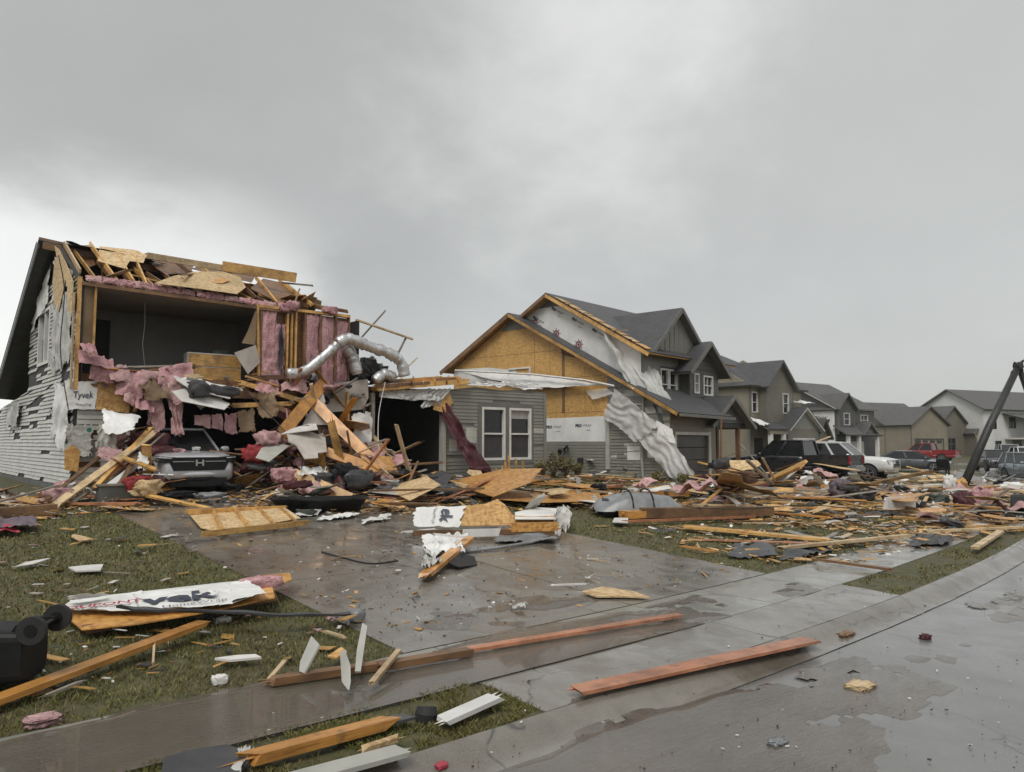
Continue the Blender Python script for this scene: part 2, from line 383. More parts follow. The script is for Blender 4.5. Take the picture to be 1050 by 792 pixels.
# ------------------------------------------------------------------ ground, road, drive, water
def strip(mb, xs, us, dz, skirt=0.0):
    """sheet in street coordinates: x along the street, u metres behind the pavement's front edge"""
    V = [(x, curb(x) + u, gz_u(x, u) + dz) for u in us for x in xs]; n = len(xs)
    mb.add(V, [(j * n + i, j * n + i + 1, (j + 1) * n + i + 1, (j + 1) * n + i) for j in range(len(us) - 1) for i in range(n - 1)])
    if skirt:
        def edge(P):
            W = []
            for p in P: W += [p, (p[0], p[1], p[2] - skirt)]
            mb.add(W, [(2 * i, 2 * i + 1, 2 * i + 3, 2 * i + 2) for i in range(len(P) - 1)])
        m = len(us)
        edge([V[i] for i in range(n)]); edge([V[(m - 1) * n + n - 1 - i] for i in range(n)])
        edge([V[(m - 1 - j) * n] for j in range(m)]); edge([V[j * n + n - 1] for j in range(m)])
def frange(a, b, st):
    n = max(1, round((b - a) / st)); return [a + (b - a) * i / n for i in range(n + 1)]
t = NT('soil'); v = t.coords(off=False); a = t.noise(v, .8, 7); b = t.noise(v, 9, 6)
col = t.ramp(b, [(.3, (.040, .042, .016)), (.5, (.075, .072, .028)), (.72, (.125, .102, .05))])
col = t.mix(t.ramp(a, [(.5, 0.0), (.72, .7)]), col, (.085, .062, .036))
t.bump(b, .8, .03); M['soil'] = t.done(col, .75)
mb = MB()
UA = [-300, -120, -40, -12, -9.8, -9.6, -6, -3, -1.3, -1.2, -1.1, -1.0, -.9, -.85, -.4, 0, .6, 1.2, 2, 4, 6, 8, 10, 12, 14, 16, 20, 26, 35, 50, 80, 150, 320]
XA = frange(-300, -20, 20) + frange(-20, 50, .5)[1:] + frange(50, 150, 2)[1:] + frange(150, 650, 20)[1:]
strip(mb, XA, UA, 0); structure('ground', mb, M['soil'], True)
# road: wet grey asphalt with a brown film of water near the gutter
def wetmat(name, c1, c2, c3, r0, r1, sc=1.2, grit=90, gb=.25):
    t = NT(name); v = t.coords(off=False); a = t.noise(v, sc * .45, 6, .6, .3); b = t.noise(v, sc * 3, 6, .65); g = t.noise(v, grit, 3, .7)
    str_ = t.coords((1.2, .8, 1), off=False); s = t.noise(str_, sc * 1.6, 5, .6, .4)
    col = t.ramp(b, [(.3, c1), (.7, c2)])
    col = t.mix(t.ramp(a, [(.44, 0.0), (.62, .85)]), col, c3)
    col = t.mix(t.math('MULTIPLY', t.ramp(g, [(.35, 0.0), (.75, 1.0)]), .45), col, tuple(x * 1.5 + .02 for x in c2))
    col = t.mix(t.math('MULTIPLY', t.ramp(t.vor(v, 38), [(.0, 1.0), (.10, 0.0)]), .5), col, (.03, .022, .015))
    wv_ = t.n('ShaderNodeVectorMath', operation='MULTIPLY_ADD'); nz_ = t.n('ShaderNodeTexNoise'); t.l(v, nz_.inputs['Vector']); nz_.inputs['Scale'].default_value = 1.6; t.l(nz_.outputs['Color'], wv_.inputs[0]); wv_.inputs[1].default_value = (.9, .9, 0); t.l(v, wv_.inputs[2])
    ck = t.vor(wv_.outputs[0], .33, 'DISTANCE_TO_EDGE')
    col = t.mix(t.math('MULTIPLY', t.math('MULTIPLY', t.ramp(ck, [(.0, 1.0), (.006, 0.0)]), t.ramp(b, [(.42, 0.0), (.5, 1.0)])), .85), col, (.02, .017, .013))
    rr = t.ramp(s, [(.36, r0), (.62, r1)])
    h = t.math('ADD', t.math('MULTIPLY', g, gb), t.math('MULTIPLY', b, .35))
    t.bump(h, .45, .010)
    return t.done(col, t.math('ADD', rr, .22), 0, .5, .85, rr)
M['road'] = wetmat('wet_asphalt', (.105, .104, .10), (.145, .143, .136), (.088, .080, .070), .05, .22, 1.0, 120, .45)
M['concrete'] = wetmat('wet_concrete', (.12, .108, .087), (.175, .16, .133), (.075, .06, .044), .03, .30, 1.5, 80, .3)
M['walk'] = wetmat('pavement_concrete', (.19, .187, .16), (.245, .24, .208), (.12, .108, .088), .06, .34, 1.3, 80, .3)
mb = MB(); strip(mb, frange(-60, 160, .5), [-9.6, -9, -7, -5, -3, -2, -1.16], .008); structure('road', mb, M['road'], True)
DX0, DX1 = 4.15, 10.9
mb = MB()                                                  # rolled kerb, dropped across the drive
def kerb_pt(x, k):
    u = [-1.24, -1.15, -1.08, -1.02, -.96, -.86][k]; z = [.010, .012, .075, .125, .142, .145][k]
    d = 1 - sstep(DX1 + .2, DX1 + 1.6, x)
    z = z * (1 - d) + [.010, .011, .03, .06, .10, .135][k] * d
    z += .004 * fbm((x * 2, k, 0), 1.0, 2)
    return (x, curb(x) + u + .01 * fbm((x * 1.5, k, 9)), z + .006)
xs = frange(-25, 60, .25)
V = [kerb_pt(x, k) for k in range(6) for x in xs]; n = len(xs)
mb.add(V, [(j * n + i, j * n + i + 1, (j + 1) * n + i + 1, (j + 1) * n + i) for j in range(5) for i in range(n - 1)])
structure('kerb', mb, M['concrete'], True)
mb = MB(); x = -24.0                                       # pavement: slabs with open joints
while x < 60:
    strip(mb, frange(x + .008, x + 1.492, .5), [0, .4, .8, 1.15], .016, .02); x += 1.5
structure('pavement', mb, M['walk'])
mb = MB()                                                  # drive: slabs, from kerb to garage
us = [1.17, 4.6, 8.0, 11.4, 14.6]
for i in range(4):
    for (a, b) in ((DX0, 7.52), (7.53, DX1)):
        strip(mb, frange(a + .006, b - .006, .5), frange(us[i] + .008, us[i + 1] - .008, .5), .018, .03)
strip(mb, frange(DX0, 7.52, .5), [-.84, -.6, -.3, -.012], .016, .02); strip(mb, frange(7.53, DX1, .5), [-.84, -.6, -.3, -.012], .016, .02)
structure('driveway', mb, M['concrete'])
mb = MB()                                                  # drives of the houses further along
for a, b in ((24.4, 29.6), (31.0, 35.0), (45, 51.5), (59, 65), (76, 82)):
    strip(mb, frange(a, b, .5), frange(1.2, 12.5 if a < 30 else 14, .7), .018, .03); strip(mb, frange(a, b, .5), [-.84, -.4, -.012], .016)
structure('driveway', mb, M['walk'])
# muddy water running over the pavement and along the gutter
t = NT('muddy_water'); v = t.coords((1.0, 1.6, 1), off=False); v2 = t.coords((1.0, 3.2, 1), off=False, rot=(0, 0, .15)); s1_ = t.noise(v2, 7, 4, .55, 2.2); s2_ = t.noise(v2, 24, 3, .55, 1.2); s3_ = t.noise(t.coords(off=False), .9, 4)
col = t.ramp(s3_, [(.35, (.085, .071, .055)), (.65, (.12, .104, .083))])
t.bump(t.math('ADD', s1_, t.math('MULTIPLY', s2_, .35)), .5, .022)
M['water'] = t.done(col, .05, 0, .6, .5)
def wet_mask(x, u):
    nz = fbm((x * .55, u * .9, 1.3), 1, 4); nf = fbm((x * 2.2, u * 3.0, 4.1), 1, 3) * .25
    a = 1.0 - max(0, (u - .95) / .25, (-.05 - u) / .12) - .9 * sstep(4.6, 8.4, x) + .55 * nz       # over the pavement
    b = .95 - max(0, abs(u + 2.0) - .5) / .9 - .9 * sstep(4.2, 8.6, x) + .6 * nz                              # gutter
    c = .60 - abs(u - 1.75) / .75 - 1.6 * max(0, 5.2 - x) - max(0, x - 8.0) * .7 + .7 * nz          # foot of the drive
    d = .38 - abs(u - 1.6) / .9 - abs(x - 9.3) / 1.6 + .8 * nz
    k1 = sstep(-1.3, -1.05, u) * (1 - sstep(-.12, -.02, u)) * sstep(2.0 + 1.6 * nz, 5.6 + 1.6 * nz, x); k2 = sstep(-1.02 + .12 * nf, -.80, u) * (1 - sstep(-.12, -.02, u))
    return max(a, b, c, d) + nf - 1.6 * max(k1, k2)
mb = MB(); xs = frange(-14, 13, .07); us_ = frange(-3.6, 3.2, .07); idx = {}
def wv(i, j):
    if (i, j) not in idx:
        x, u = xs[i], us_[j]
        zz = gz_u(x, u) + (.022 if u > -.87 else .012)
        if -1.75 < u <= -.87: zz = float(np.interp(u, [-1.24, -1.15, -1.08, -1.02, -.96, -.86], [.010, .011, .03, .06, .10, .135])) + .017
        zz += max(-.05, min(.006, (wmk[i, j] - .42) * .03))
        idx[(i, j)] = mb.add([(x, curb(x) + u, zz)], [])
    return idx[(i, j)]
wmk = {(i, j): wet_mask(xs[i], us_[j]) for i in range(len(xs)) for j in range(len(us_))}
for j in range(len(us_) - 1):
    for i in range(len(xs) - 1):
        x, u = xs[i], us_[j]
        if -.8 < u < -.05: continue
        if max(wmk[i, j], wmk[i + 1, j], wmk[i, j + 1], wmk[i + 1, j + 1]) > .36:
            mb.f.append((wv(i, j), wv(i + 1, j), wv(i + 1, j + 1), wv(i, j + 1))); mb.fm.append(0)
structure('water', mb, M['water'], True)
# ------------------------------------------------------------------ grass
t = NT('grass_blades')
v = t.coords(off=False); a = t.noise(v, 1.1, 6, .6); b = t.noise(v, 14, 4, .7)
col = t.ramp(b, [(.25, (.078, .088, .020)), (.5, (.150, .148, .040)), (.78, (.26, .225, .09))])
col = t.mix(t.ramp(a, [(.45, 0.0), (.68, .75)]), col, (.15, .122, .05))
M['grass'] = t.done(col, .55); 
def on_drive(x, u): return DX0 + .02 - .10 * abs(fbm((u * 1.7, 3, 1))) < x < DX1 - .02 + .10 * abs(fbm((u * 1.7, 8, 1))) or 24.3 < x < 29.7 or 30.9 < x < 35.1
def grass_zone(N, x0, x1, u0, u1, seed, thin=0.0, hmul=1.0):
    g = np.random.default_rng(seed); X = g.uniform(x0, x1, N); U = g.uniform(u0, u1, N); out = []
    for x, u in zip(X, U):
        if on_drive(x, u): continue
        if u > 1 and u < 1.22 - .14 * fbm((x * 1.9, 2, 6)) : continue
        if -.9 < u < 0 and (u > -.02 + .10 * fbm((x * 2.1, 4, 2)) or u < -.82 + .2 * fbm((x * 1.3, 7, 2))): continue
        y = curb(x) + u
        d = math.hypot(x, y)
        w = min(1.0, (6.0 / d) ** 1.5)
        q = g.random()
        if q > w: continue
        nz = fbm((x * 1.6, y * 1.6, 3.3), 1, 3)
        if nz + thin * 1.0 > .42 and g.random() < .75 + thin: continue
        out.append((x, y, gz_u(x, u), d, nz))
    return out
B = grass_zone(520000, -13, DX0 + .05, 1.06, 15.5, 1) + grass_zone(200000, DX1 - .05, 24.3, 1.06, 13.5, 2) + grass_zone(70000, -6, 5.6, -.88, .04, 3, .2) \
    + grass_zone(24000, 10.6, 26, -.84, -.03, 4, .45) + grass_zone(30000, 35.1, 60, 1.2, 14, 5)
B = np.array(B); nB = len(B); g = np.random.default_rng(9)
ang = g.uniform(0, 2 * math.pi, nB); hgt = g.uniform(.022, .052, nB) * (1 + .35 * B[:, 4]); wid = .0034 * np.maximum(1, B[:, 3] / 5.5) * g.uniform(.7, 1.4, nB)
lean = g.uniform(.2, 1.15, nB) * hgt; la = g.uniform(0, 2 * math.pi, nB)
P0 = B[:, :3]; dx = np.cos(ang) * wid; dy = np.sin(ang) * wid; lx = np.cos(la) * lean; ly = np.sin(la) * lean
V = np.empty((nB, 4, 3))
V[:, 0] = P0 + np.stack([-dx, -dy, np.full(nB, -.004)], 1); V[:, 1] = P0 + np.stack([dx, dy, np.full(nB, -.004)], 1)
V[:, 2] = P0 + np.stack([dx * .7 + lx * .45, dy * .7 + ly * .45, hgt * .62], 1); V[:, 3] = P0 + np.stack([lx, ly, hgt * .95], 1)
me = bpy.data.meshes.new('grass'); me.vertices.add(nB * 4); me.vertices.foreach_set('co', V.ravel())
ii = np.arange(nB) * 4; tri = np.stack([ii, ii + 1, ii + 2, ii, ii + 2, ii + 3], 1).ravel()
me.loops.add(nB * 6); me.loops.foreach_set('vertex_index', tri.astype(np.int32))
me.polygons.add(nB * 2); me.polygons.foreach_set('loop_start', (np.arange(nB * 2) * 3).astype(np.int32))
me.update(calc_edges=True); me.materials.append(M['grass'])
o = link('grass', me); o['kind'] = 'stuff'; o['label'] = 'short wet olive green lawn grass with worn brown patches'; o['category'] = 'grass'
# ------------------------------------------------------------------ building helpers
Z = Vector((0, 0, 1))
def crossings(loop, z):
    xs = []
    for i in range(len(loop)):
        (x0, z0), (x1, z1) = loop[i], loop[(i + 1) % len(loop)]
        if (z0 <= z) != (z1 <= z): xs.append(x0 + (x1 - x0) * (z - z0) / (z1 - z0))
    return sorted(xs)
def siding(mb, Mw, outer, holes=(), z0=None, z1=None, course=.115, miss=None, proud=.022, r=None, wob=0.0):
    """lapped boards over a wall: real courses with a lip, clipped to the wall's outline and openings"""
    r = r or random.Random(3)
    za = min(p[1] for p in outer) if z0 is None else z0; zb = max(p[1] for p in outer) if z1 is None else z1
    z = za
    while z < zb - .01:
        zt = min(z + course, zb); xb = crossings(outer, z + .002); xt = crossings(outer, zt - .004)
        if len(xt) != len(xb): xt = xb if len(xt) < len(xb) and False else xt
        segs = []
        for k in range(0, min(len(xb), len(xt)) - 1, 2): segs.append((xb[k], xb[k + 1], xt[k], xt[k + 1]))
        for h in holes:
            a, b = min(p[0] for p in h), max(p[0] for p in h); c, d = min(p[1] for p in h), max(p[1] for p in h)
            if zt <= c + .01 or z >= d - .01: continue
            ns = []
            for s in segs:
                if b <= s[0] or a >= s[1]: ns.append(s); continue
                if a > s[0]: ns.append((s[0], a, s[2], a))
                if b < s[1]: ns.append((b, s[1], b, s[3]))
            segs = ns
        for (a, b, c, d) in segs:
            parts = [(a, b, c, d)]
            if miss:
                parts = []; q = 0.0; L = b - a
                while q < L:
                    w = r.uniform(.35, 1.5); e = min(L, q + w); m = (a + q + a + e) / 2
                    if r.random() > miss(m, z): parts.append((a + q, a + e, c + (d - c) * q / L, c + (d - c) * e / L))
                    q = e
            for (a_, b_, c_, d_) in parts:
                w1, w2 = (r.uniform(-wob, wob), r.uniform(-wob, wob)) if wob else (0, 0); pr = proud + (r.uniform(0, wob) if wob else 0)
                mb.add([Mw @ Vector(p) for p in ((a_, z + w1, pr), (b_, z + w2, pr), (d_, zt + w2, .005), (c_, zt + w1, .005), (a_, z + w1, 0), (b_, z + w2, 0))],
                       [(0, 1, 2, 3), (4, 5, 1, 0)])
        z = zt
def rect(a, b, c, d): return [(a, c), (b, c), (b, d), (a, d)]
def wall(name, parent, Mw, outer, holes, mat, t=.12, off=0.0, label=None):
    mb = MB(); mb.poly(outer, holes, Mw @ Matrix.Translation((0, 0, -t + off)), t); return obj(name, mb, mat, parent, label=label)
def sidewall(parent, Mw, outer, holes, mat, backing, course=.13, miss=None, wob=0.0, z0=None, z1=None, r=None):
    w = wall('wall', parent, Mw, outer, holes, backing)
    mb = MB(); siding(mb, Mw, outer, holes, z0, z1, course, miss, wob=wob, r=r); obj('siding', mb, mat, w); return w
def slab(name, parent, p00, p10, p11, p01, t, mat, deck=None, deckt=.10, inset=.02):
    """roof plane from four corners (eave, eave, ridge, ridge) with a structural deck under the covering"""
    p00, p10, p11, p01 = map(Vector, (p00, p10, p11, p01))
    Mr = basis(p00, p10 - p00, p01 - p00); Mi = Mr.inverted()
    L = [Mi @ p for p in (p00, p10, p11, p01)]
    mb = MB(); mb.add([(q.x, q.y, q.z + a) for a in (-t, 0) for q in L], [(3, 2, 1, 0), (4, 5, 6, 7), (0, 1, 5, 4), (1, 2, 6, 5), (2, 3, 7, 6), (3, 0, 4, 7)])
    o = obj(name, mb, mat, parent, Mr)
    if deck:
        c = sum(L, Vector()) / 4; L2 = [q + (c - q).normalized() * inset for q in L]
        mb = MB(); mb.add([(q.x, q.y, q.z + a) for a in (-t - deckt, -t - .003) for q in L2], [(3, 2, 1, 0), (4, 5, 6, 7), (0, 1, 5, 4), (1, 2, 6, 5), (2, 3, 7, 6), (3, 0, 4, 7)])
        obj('roof_deck', mb, deck, o, Mr)
    return o
def bar(mb, Mw, a, b, c, d, e, f): mb.box(((0, 0, 0)), (1, 1, 1), None) if False else mb.add(
    [Mw @ Vector((x, y, z)) for z in (e, f) for y in (c, d) for x in (a, b)], [(0, 2, 3, 1), (4, 5, 7, 6), (0, 1, 5, 4), (2, 6, 7, 3), (0, 4, 6, 2), (1, 3, 7, 5)])
def window(parent, Mw, a, b, c, d, fm='trim', rail=True, blind=0.0, fw=.07, mull=0, glassm='glass'):
    mb = MB(); pr = .045
    bar(mb, Mw, a, a + fw, c, d, -.09, pr); bar(mb, Mw, b - fw, b, c, d, -.09, pr)
    bar(mb, Mw, a + fw, b - fw, d - fw, d, -.09, pr); bar(mb, Mw, a + fw, b - fw, c, c + fw, -.09, pr)
    if rail: bar(mb, Mw, a + fw, b - fw, (c + d) / 2 - fw * .35, (c + d) / 2 + fw * .35, -.08, .01)
    for k in range(mull):
        x = a + (b - a) * (k + 1) / (mull + 1); bar(mb, Mw, x - .012, x + .012, c + fw, d - fw, -.07, .0)
    w = obj('window', mb, M[fm], parent)
    mb = MB(); bar(mb, Mw, a + fw * .6, b - fw * .6, c + fw * .6, d - fw * .6, -.075, -.062); obj('pane', mb, M[glassm], w)
    if blind:
        mb = MB(); bar(mb, Mw, a + fw, b - fw, d - fw - (d - c) * blind, d - fw, -.058, -.05); obj('blind', mb, M['curtain'], w)
    return w
def face(p00, p10, p11, p01):
    p = [Vector(q) for q in (p00, p10, p11, p01)]
    return lambda u, v: p[0] * (1 - u) * (1 - v) + p[1] * u * (1 - v) + p[2] * u * v + p[3] * (1 - u) * v
def cloth(mb, p00, p10, p11, p01, nu=24, nv=16, amp=.06, f=2.5, rag=.0, seed=0, sag=0.0, fold=0.0, foldn=5, folddir='u'):
    nu = int(nu * 1.8); nv = int(nv * 1.8); P = face(p00, p10, p11, p01); n = (Vector(p10) - Vector(p00)).cross(Vector(p01) - Vector(p00)).normalized()
    def edge(t_, k):
        return max(0, rag * (.45 + .8 * noise.noise(Vector((t_ * 3.5 + seed * 1.3, k * 9.1, seed))) + .5 * noise.noise(Vector((t_ * 11, k * 5.3, seed * 2.1))) + .3 * noise.noise(Vector((t_ * 29, k * 3.7, seed)))))
    def fn(u, v):
        if rag:
            a_, b_ = edge(v, 1), edge(v, 2); u = a_ + (1 - a_ - b_) * u; a_, b_ = edge(u, 3), edge(u, 4); v = a_ + (1 - a_ - b_) * v
        p = P(u, v); q = p * f + Vector((seed * 7.3, seed * 3.1, seed * 5.7))
        p = p + n * (amp * (noise.noise(q) + .22 * (1 - 2 * abs(noise.noise(q * 1.7 + Vector((3, 1, 2))))) + .10 * (.5 - abs(noise.noise(q * 4.1)))))
        p = p + Vector((noise.noise(q + Vector((9, 0, 0))), noise.noise(q + Vector((0, 9, 0))), noise.noise(q + Vector((0, 0, 9))))) * amp * .45
        t_ = u if folddir == 'u' else v
        if fold: p = p + n * (fold * (.35 + 1.3 * abs(noise.noise(q * .8 + Vector((5, 2, 8))))) * math.sin((t_ + .38 * noise.noise(q * .55) + .1 * noise.noise(q * 1.9)) * foldn * 2 * math.pi))
        p.z -= sag * 4 * u * (1 - u); return p
    mb.grid(fn, nu, nv); return fn
def batt(mb, p00, p10, p11, p01, th=.09, amp=.12, seed=0, f=2.0, fold=.04, foldn=2):
    """limp length of insulation: two fuzzy faces closed round the edge"""
    P = face(p00, p10, p11, p01); p00, p10, p01 = Vector(p00), Vector(p10), Vector(p01); n = (p10 - p00).cross(p01 - p00).normalized(); a, b = 18, 18; o = Vector((seed * 3.3, seed * 1.7, seed * 2.9))
    def side(sg):
        V = []
        for j in range(b + 1):
            for i in range(a + 1):
                u, v = i / a, j / b; u2 = u + .05 * noise.noise(Vector((v * 6, u * 3, seed))); v2 = v + .06 * noise.noise(Vector((u * 7, seed, v * 3)))
                p = P(u2, v2); q = p * f + o; e = min(1, 5 * min(u, 1 - u, v, 1 - v)) ** .5
                p = p + n * (amp * noise.noise(q) + fold * math.sin(u * foldn * 6.28 + 2 * noise.noise(q * .7)) + sg * th * .5 * e * (1 + .5 * noise.noise(q * 6)))
                V.append(p + Vector((noise.noise(q * 5), noise.noise(q * 5 + o), noise.noise(q * 5 - o))) * .02)
        return V
    A_, B_ = side(1), side(-1); N = len(A_); k = a + 1
    F_ = [(j * k + i, j * k + i + 1, (j + 1) * k + i + 1, (j + 1) * k + i) for j in range(b) for i in range(a)]
    E_ = [i for i in range(k)] + [j * k + a for j in range(1, k)] + [b * k + i for i in range(a - 1, -1, -1)] + [j * k for j in range(b - 1, 0, -1)]
    mb.add(A_ + B_, F_ + [tuple(N + x for x in reversed(f_)) for f_ in F_] + [(E_[i], N + E_[i], N + E_[(i + 1) % len(E_)], E_[(i + 1) % len(E_)]) for i in range(len(E_))])
def puff(mb, c, dims, M_=None, amp=.25, f=3.0, n=12, seed=0, e=.55):
    """lumpy soft lump: rounded box displaced by noise"""
    c = Vector(c); o = len(mb.v); V = []
    for j in range(n + 1):
        for i in range(n * 2):
            th, ph = math.pi * j / n, math.pi * i / n
            d = Vector((math.sin(th) * math.cos(ph), math.sin(th) * math.sin(ph), math.cos(th)))
            s = Vector([math.copysign(abs(x) ** e, x) for x in d])
            k = 1 + amp * noise.fractal(s * f + Vector((seed * 5.1, seed, seed * 2.3)), 1, 2, 3)
            p = Vector((s.x * dims[0] / 2, s.y * dims[1] / 2, s.z * dims[2] / 2)) * k
            if M_ is not None: p = M_ @ p
            V.append(p + c)
    m = n * 2
    mb.add(V, [(j * m + i, j * m + (i + 1) % m, (j + 1) * m + (i + 1) % m, (j + 1) * m + i) for j in range(n) for i in range(m)])
def ragged(w, h, rough=.08, step=.12, r=None, skip=()):
    """outline of a torn sheet: straight factory edges except where it broke"""
    r = r or rng; P = []
    for k, (a, b) in enumerate((((0, 0), (w, 0)), ((w, 0), (w, h)), ((w, h), (0, h)), ((0, h), (0, 0)))):
        L = math.dist(a, b); n = max(1, int(L / step + r.random())) if k not in skip else 1
        for i in range(n):
            t_ = i / n; j = 0 if (k in skip or i == 0) else r.uniform(-rough, rough * .4)
            x, y = a[0] + (b[0] - a[0]) * t_, a[1] + (b[1] - a[1]) * t_
            nx, ny = (a[1] - b[1]) / L, (b[0] - a[0]) / L
            P.append((x - nx * -j, y - ny * -j))
    return P
def text_mesh(s, size, bold=0.0):
    c = bpy.data.curves.new('lettering', 'FONT'); c.body = s; c.size = size; c.offset = bold; c.resolution_u = 2; c.align_x = 'CENTER'
    o = bpy.data.objects.new('lettering', c); me = bpy.data.meshes.new_from_object(o)
    vs_ = [v.co.copy() for v in me.vertices]; fs = [tuple(p.vertices) for p in me.polygons]
    bpy.data.objects.remove(o); bpy.data.curves.remove(c); bpy.data.meshes.remove(me); return vs_, fs
def letter(parent, s, size, mat, Mw, fn=None, bold=0.0, name='lettering'):
    """printed letters laid 3 mm proud of their surface; fn bends them onto a crumpled one"""
    vs_, fs = text_mesh(s, size, bold); mb = MB()
    mb.add([fn(v.x, v.y) if fn else Mw @ v for v in vs_], fs); return obj(name, mb, mat, parent)
def ring(mb, Mw, cx, cy, r0, r1, n=20, a0=0, a1=2 * math.pi, z=.0):
    V = []
    for i in range(n + 1):
        a = a0 + (a1 - a0) * i / n
        V += [Mw @ Vector((cx + math.cos(a) * r0, cy + math.sin(a) * r0, z)), Mw @ Vector((cx + math.cos(a) * r1, cy + math.sin(a) * r1, z))]
    mb.add(V, [(2 * i, 2 * i + 1, 2 * i + 3, 2 * i + 2) for i in range(n)])
def wm_front(y, M0=None):                                 # wall facing the street: s = x
    m = basis((0, y, 0), (1, 0, 0), Z); return (M0 @ m) if M0 is not None else m
def wm_left(x, M0=None):                                  # wall facing back along the street: s = -y
    m = basis((x, 0, 0), (0, -1, 0), Z); return (M0 @ m) if M0 is not None else m
def wm_right(x, M0=None):
    m = basis((x, 0, 0), (0, 1, 0), Z); return (M0 @ m) if M0 is not None else m
# ------------------------------------------------------------------ the torn-open two-storey house
YA = 21.1
A = thing('torn_house', 'two-storey grey house whose front is ripped off, showing an upstairs room and pink insulation', 'house', (4.04, YA, .9))
ML = wm_left(4.04); ra = random.Random(11)
so_ = [(-34.5, .7), (-21.1, .7), (-21.1, 6.15), (-24.2, 7.66), (-27.7, 5.85), (-27.7, 3.75), (-34.5, 3.35)]
sh_ = [rect(-26.1, -24.5, 4.45, 5.95)]
w = wall('side_wall', A, ML, so_, sh_, M['charcoal'])
mb = MB(); siding(mb, ML, [(a, max(b, 1.15)) for a, b in so_], sh_, 1.15, 6.6, .105, lambda s, z: .05 if z < 2.4 else (.13 + .05 * (z - 2.4) + (.12 if s > -22.6 else 0)), r=ra, wob=.006, proud=.034)
obj('siding', mb, M['siding_light'], w)
mb = MB(); mb.span((3.98, 21.0, .55), (4.17, 34.5, 1.13)); obj('foundation', mb, M['concrete_base'], A)
mb = MB(); bar(mb, ML, -26.15, -26.05, 4.4, 6.0, -.1, .05); bar(mb, ML, -24.55, -24.45, 4.4, 6.0, -.1, .05); bar(mb, ML, -26.05, -24.55, 5.92, 6.0, -.1, .05); bar(mb, ML, -26.05, -24.55, 4.4, 4.48, -.1, .05); bar(mb, ML, -25.33, -25.25, 4.48, 5.92, -.09, .03)
wnd = obj('window', mb, M['trim'], A)
mb = MB(); bar(mb, ML, -26.1, -25.3, 4.45, 5.2, -.07, -.06); obj('pane', mb, M['glass'], wnd)
mb = MB(); mb.span((4.5, 24.3, 4.3), (4.56, 26.3, 6.1)); obj('window_backing', mb, M['void'], A)
# torn wrap and board patches on the gable side
for k, (a, b, c, d, mt) in enumerate((((-24.6, 6.0), (-21.4, 6.2), (-21.6, 6.5), (-24.2, 7.45), 'wrap'), ((-27.6, 5.4), (-24.6, 6.1), (-24.3, 7.4), (-26.8, 6.2), 'wrap'),
        ((-24.2, 4.0), (-21.2, 3.9), (-21.15, 6.0), (-23.9, 6.1), 'wrap_dirty'), ((-23.4, 2.3), (-21.15, 1.9), (-21.1, 3.8), (-23.0, 4.0), 'wrap'), ((-31, 2.6), (-28.6, 2.7), (-28.2, 3.6), (-31, 3.4), 'wrap_dirty'))):
    mb = MB(); pt = [ML @ Vector((p[0], p[1], .05 + .02 * k)) for p in (a, b, c, d)]
    cloth(mb, *pt, 26, 20, .05, 2.2, .16, seed=k + 1, fold=.008, foldn=4); obj('torn_wrap', mb, M[mt], A, smooth=True)
mb = MB(); mb.poly([(-23.6, 5.9), (-22.9, 5.6), (-22.3, 6.2), (-22.2, 6.6), (-23.0, 7.0), (-23.7, 7.2), (-23.9, 6.6)], [], ML @ Matrix.Translation((0, 0, .10)), .012); obj('sheathing', mb, M['osb_pale'], A)
mb = MB(); mb.poly([(-21.55, 5.5), (-21.05, 5.3), (-21.0, 6.1), (-22.0, 6.75), (-23.0, 7.3), (-23.6, 7.5), (-23.2, 7.1), (-22.2, 6.5), (-21.7, 6.1)], [], ML @ Matrix.Translation((0, 0, .14)), .012); obj('sheathing', mb, M['osb_pale'], A)
# back roof slope (sagging to one end), dark underside and rake board
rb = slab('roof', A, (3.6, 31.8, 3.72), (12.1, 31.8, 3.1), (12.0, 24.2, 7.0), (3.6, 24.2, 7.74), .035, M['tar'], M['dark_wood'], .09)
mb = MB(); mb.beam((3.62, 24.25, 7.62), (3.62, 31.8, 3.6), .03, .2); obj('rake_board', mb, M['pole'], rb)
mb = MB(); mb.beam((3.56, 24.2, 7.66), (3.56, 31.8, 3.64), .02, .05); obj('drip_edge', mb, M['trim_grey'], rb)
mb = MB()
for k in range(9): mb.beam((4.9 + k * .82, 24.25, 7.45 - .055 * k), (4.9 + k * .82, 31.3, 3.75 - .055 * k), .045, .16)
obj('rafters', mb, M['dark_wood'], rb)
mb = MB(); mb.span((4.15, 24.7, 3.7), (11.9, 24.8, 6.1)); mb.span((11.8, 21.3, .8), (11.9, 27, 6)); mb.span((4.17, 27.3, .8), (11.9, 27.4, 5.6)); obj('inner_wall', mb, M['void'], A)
# ridge and broken front rafters
mb = MB(); mb.beam((3.7, 24.15, 7.6), (12.0, 24.15, 6.95), .045, .2); obj('ridge_board', mb, M['brown'], A)
def PA(px, py, Y=YA): return onY(px, py, Y)
raf = [((92, 250, 24.0), (126, 297, 21.3), 'pine'), ((118, 258, 24.0), (139, 293, 21.3), 'pine'), ((137, 262, 24.0), (150, 292, 21.3), 'pine'), ((66, 250, 24.0), (82, 278, 21.3), 'pale'),
       ((205, 272, 24.0), (226, 294, 22.4), 'pine'), ((262, 284, 24.0), (289, 318, 21.2), 'pine'), ((232, 276, 24.0), (262, 306, 21.9), 'brown'), ((286, 288, 24.0), (320, 313, 21.6), 'pine'), ((180, 268, 24.0), (196, 281, 22.6), 'brown')]
for a, b, mt in raf:
    mb = MB(); mb.beam(PA(*a), PA(*b), .045, .13, cut=.05); obj('rafter', mb, M[mt], A)
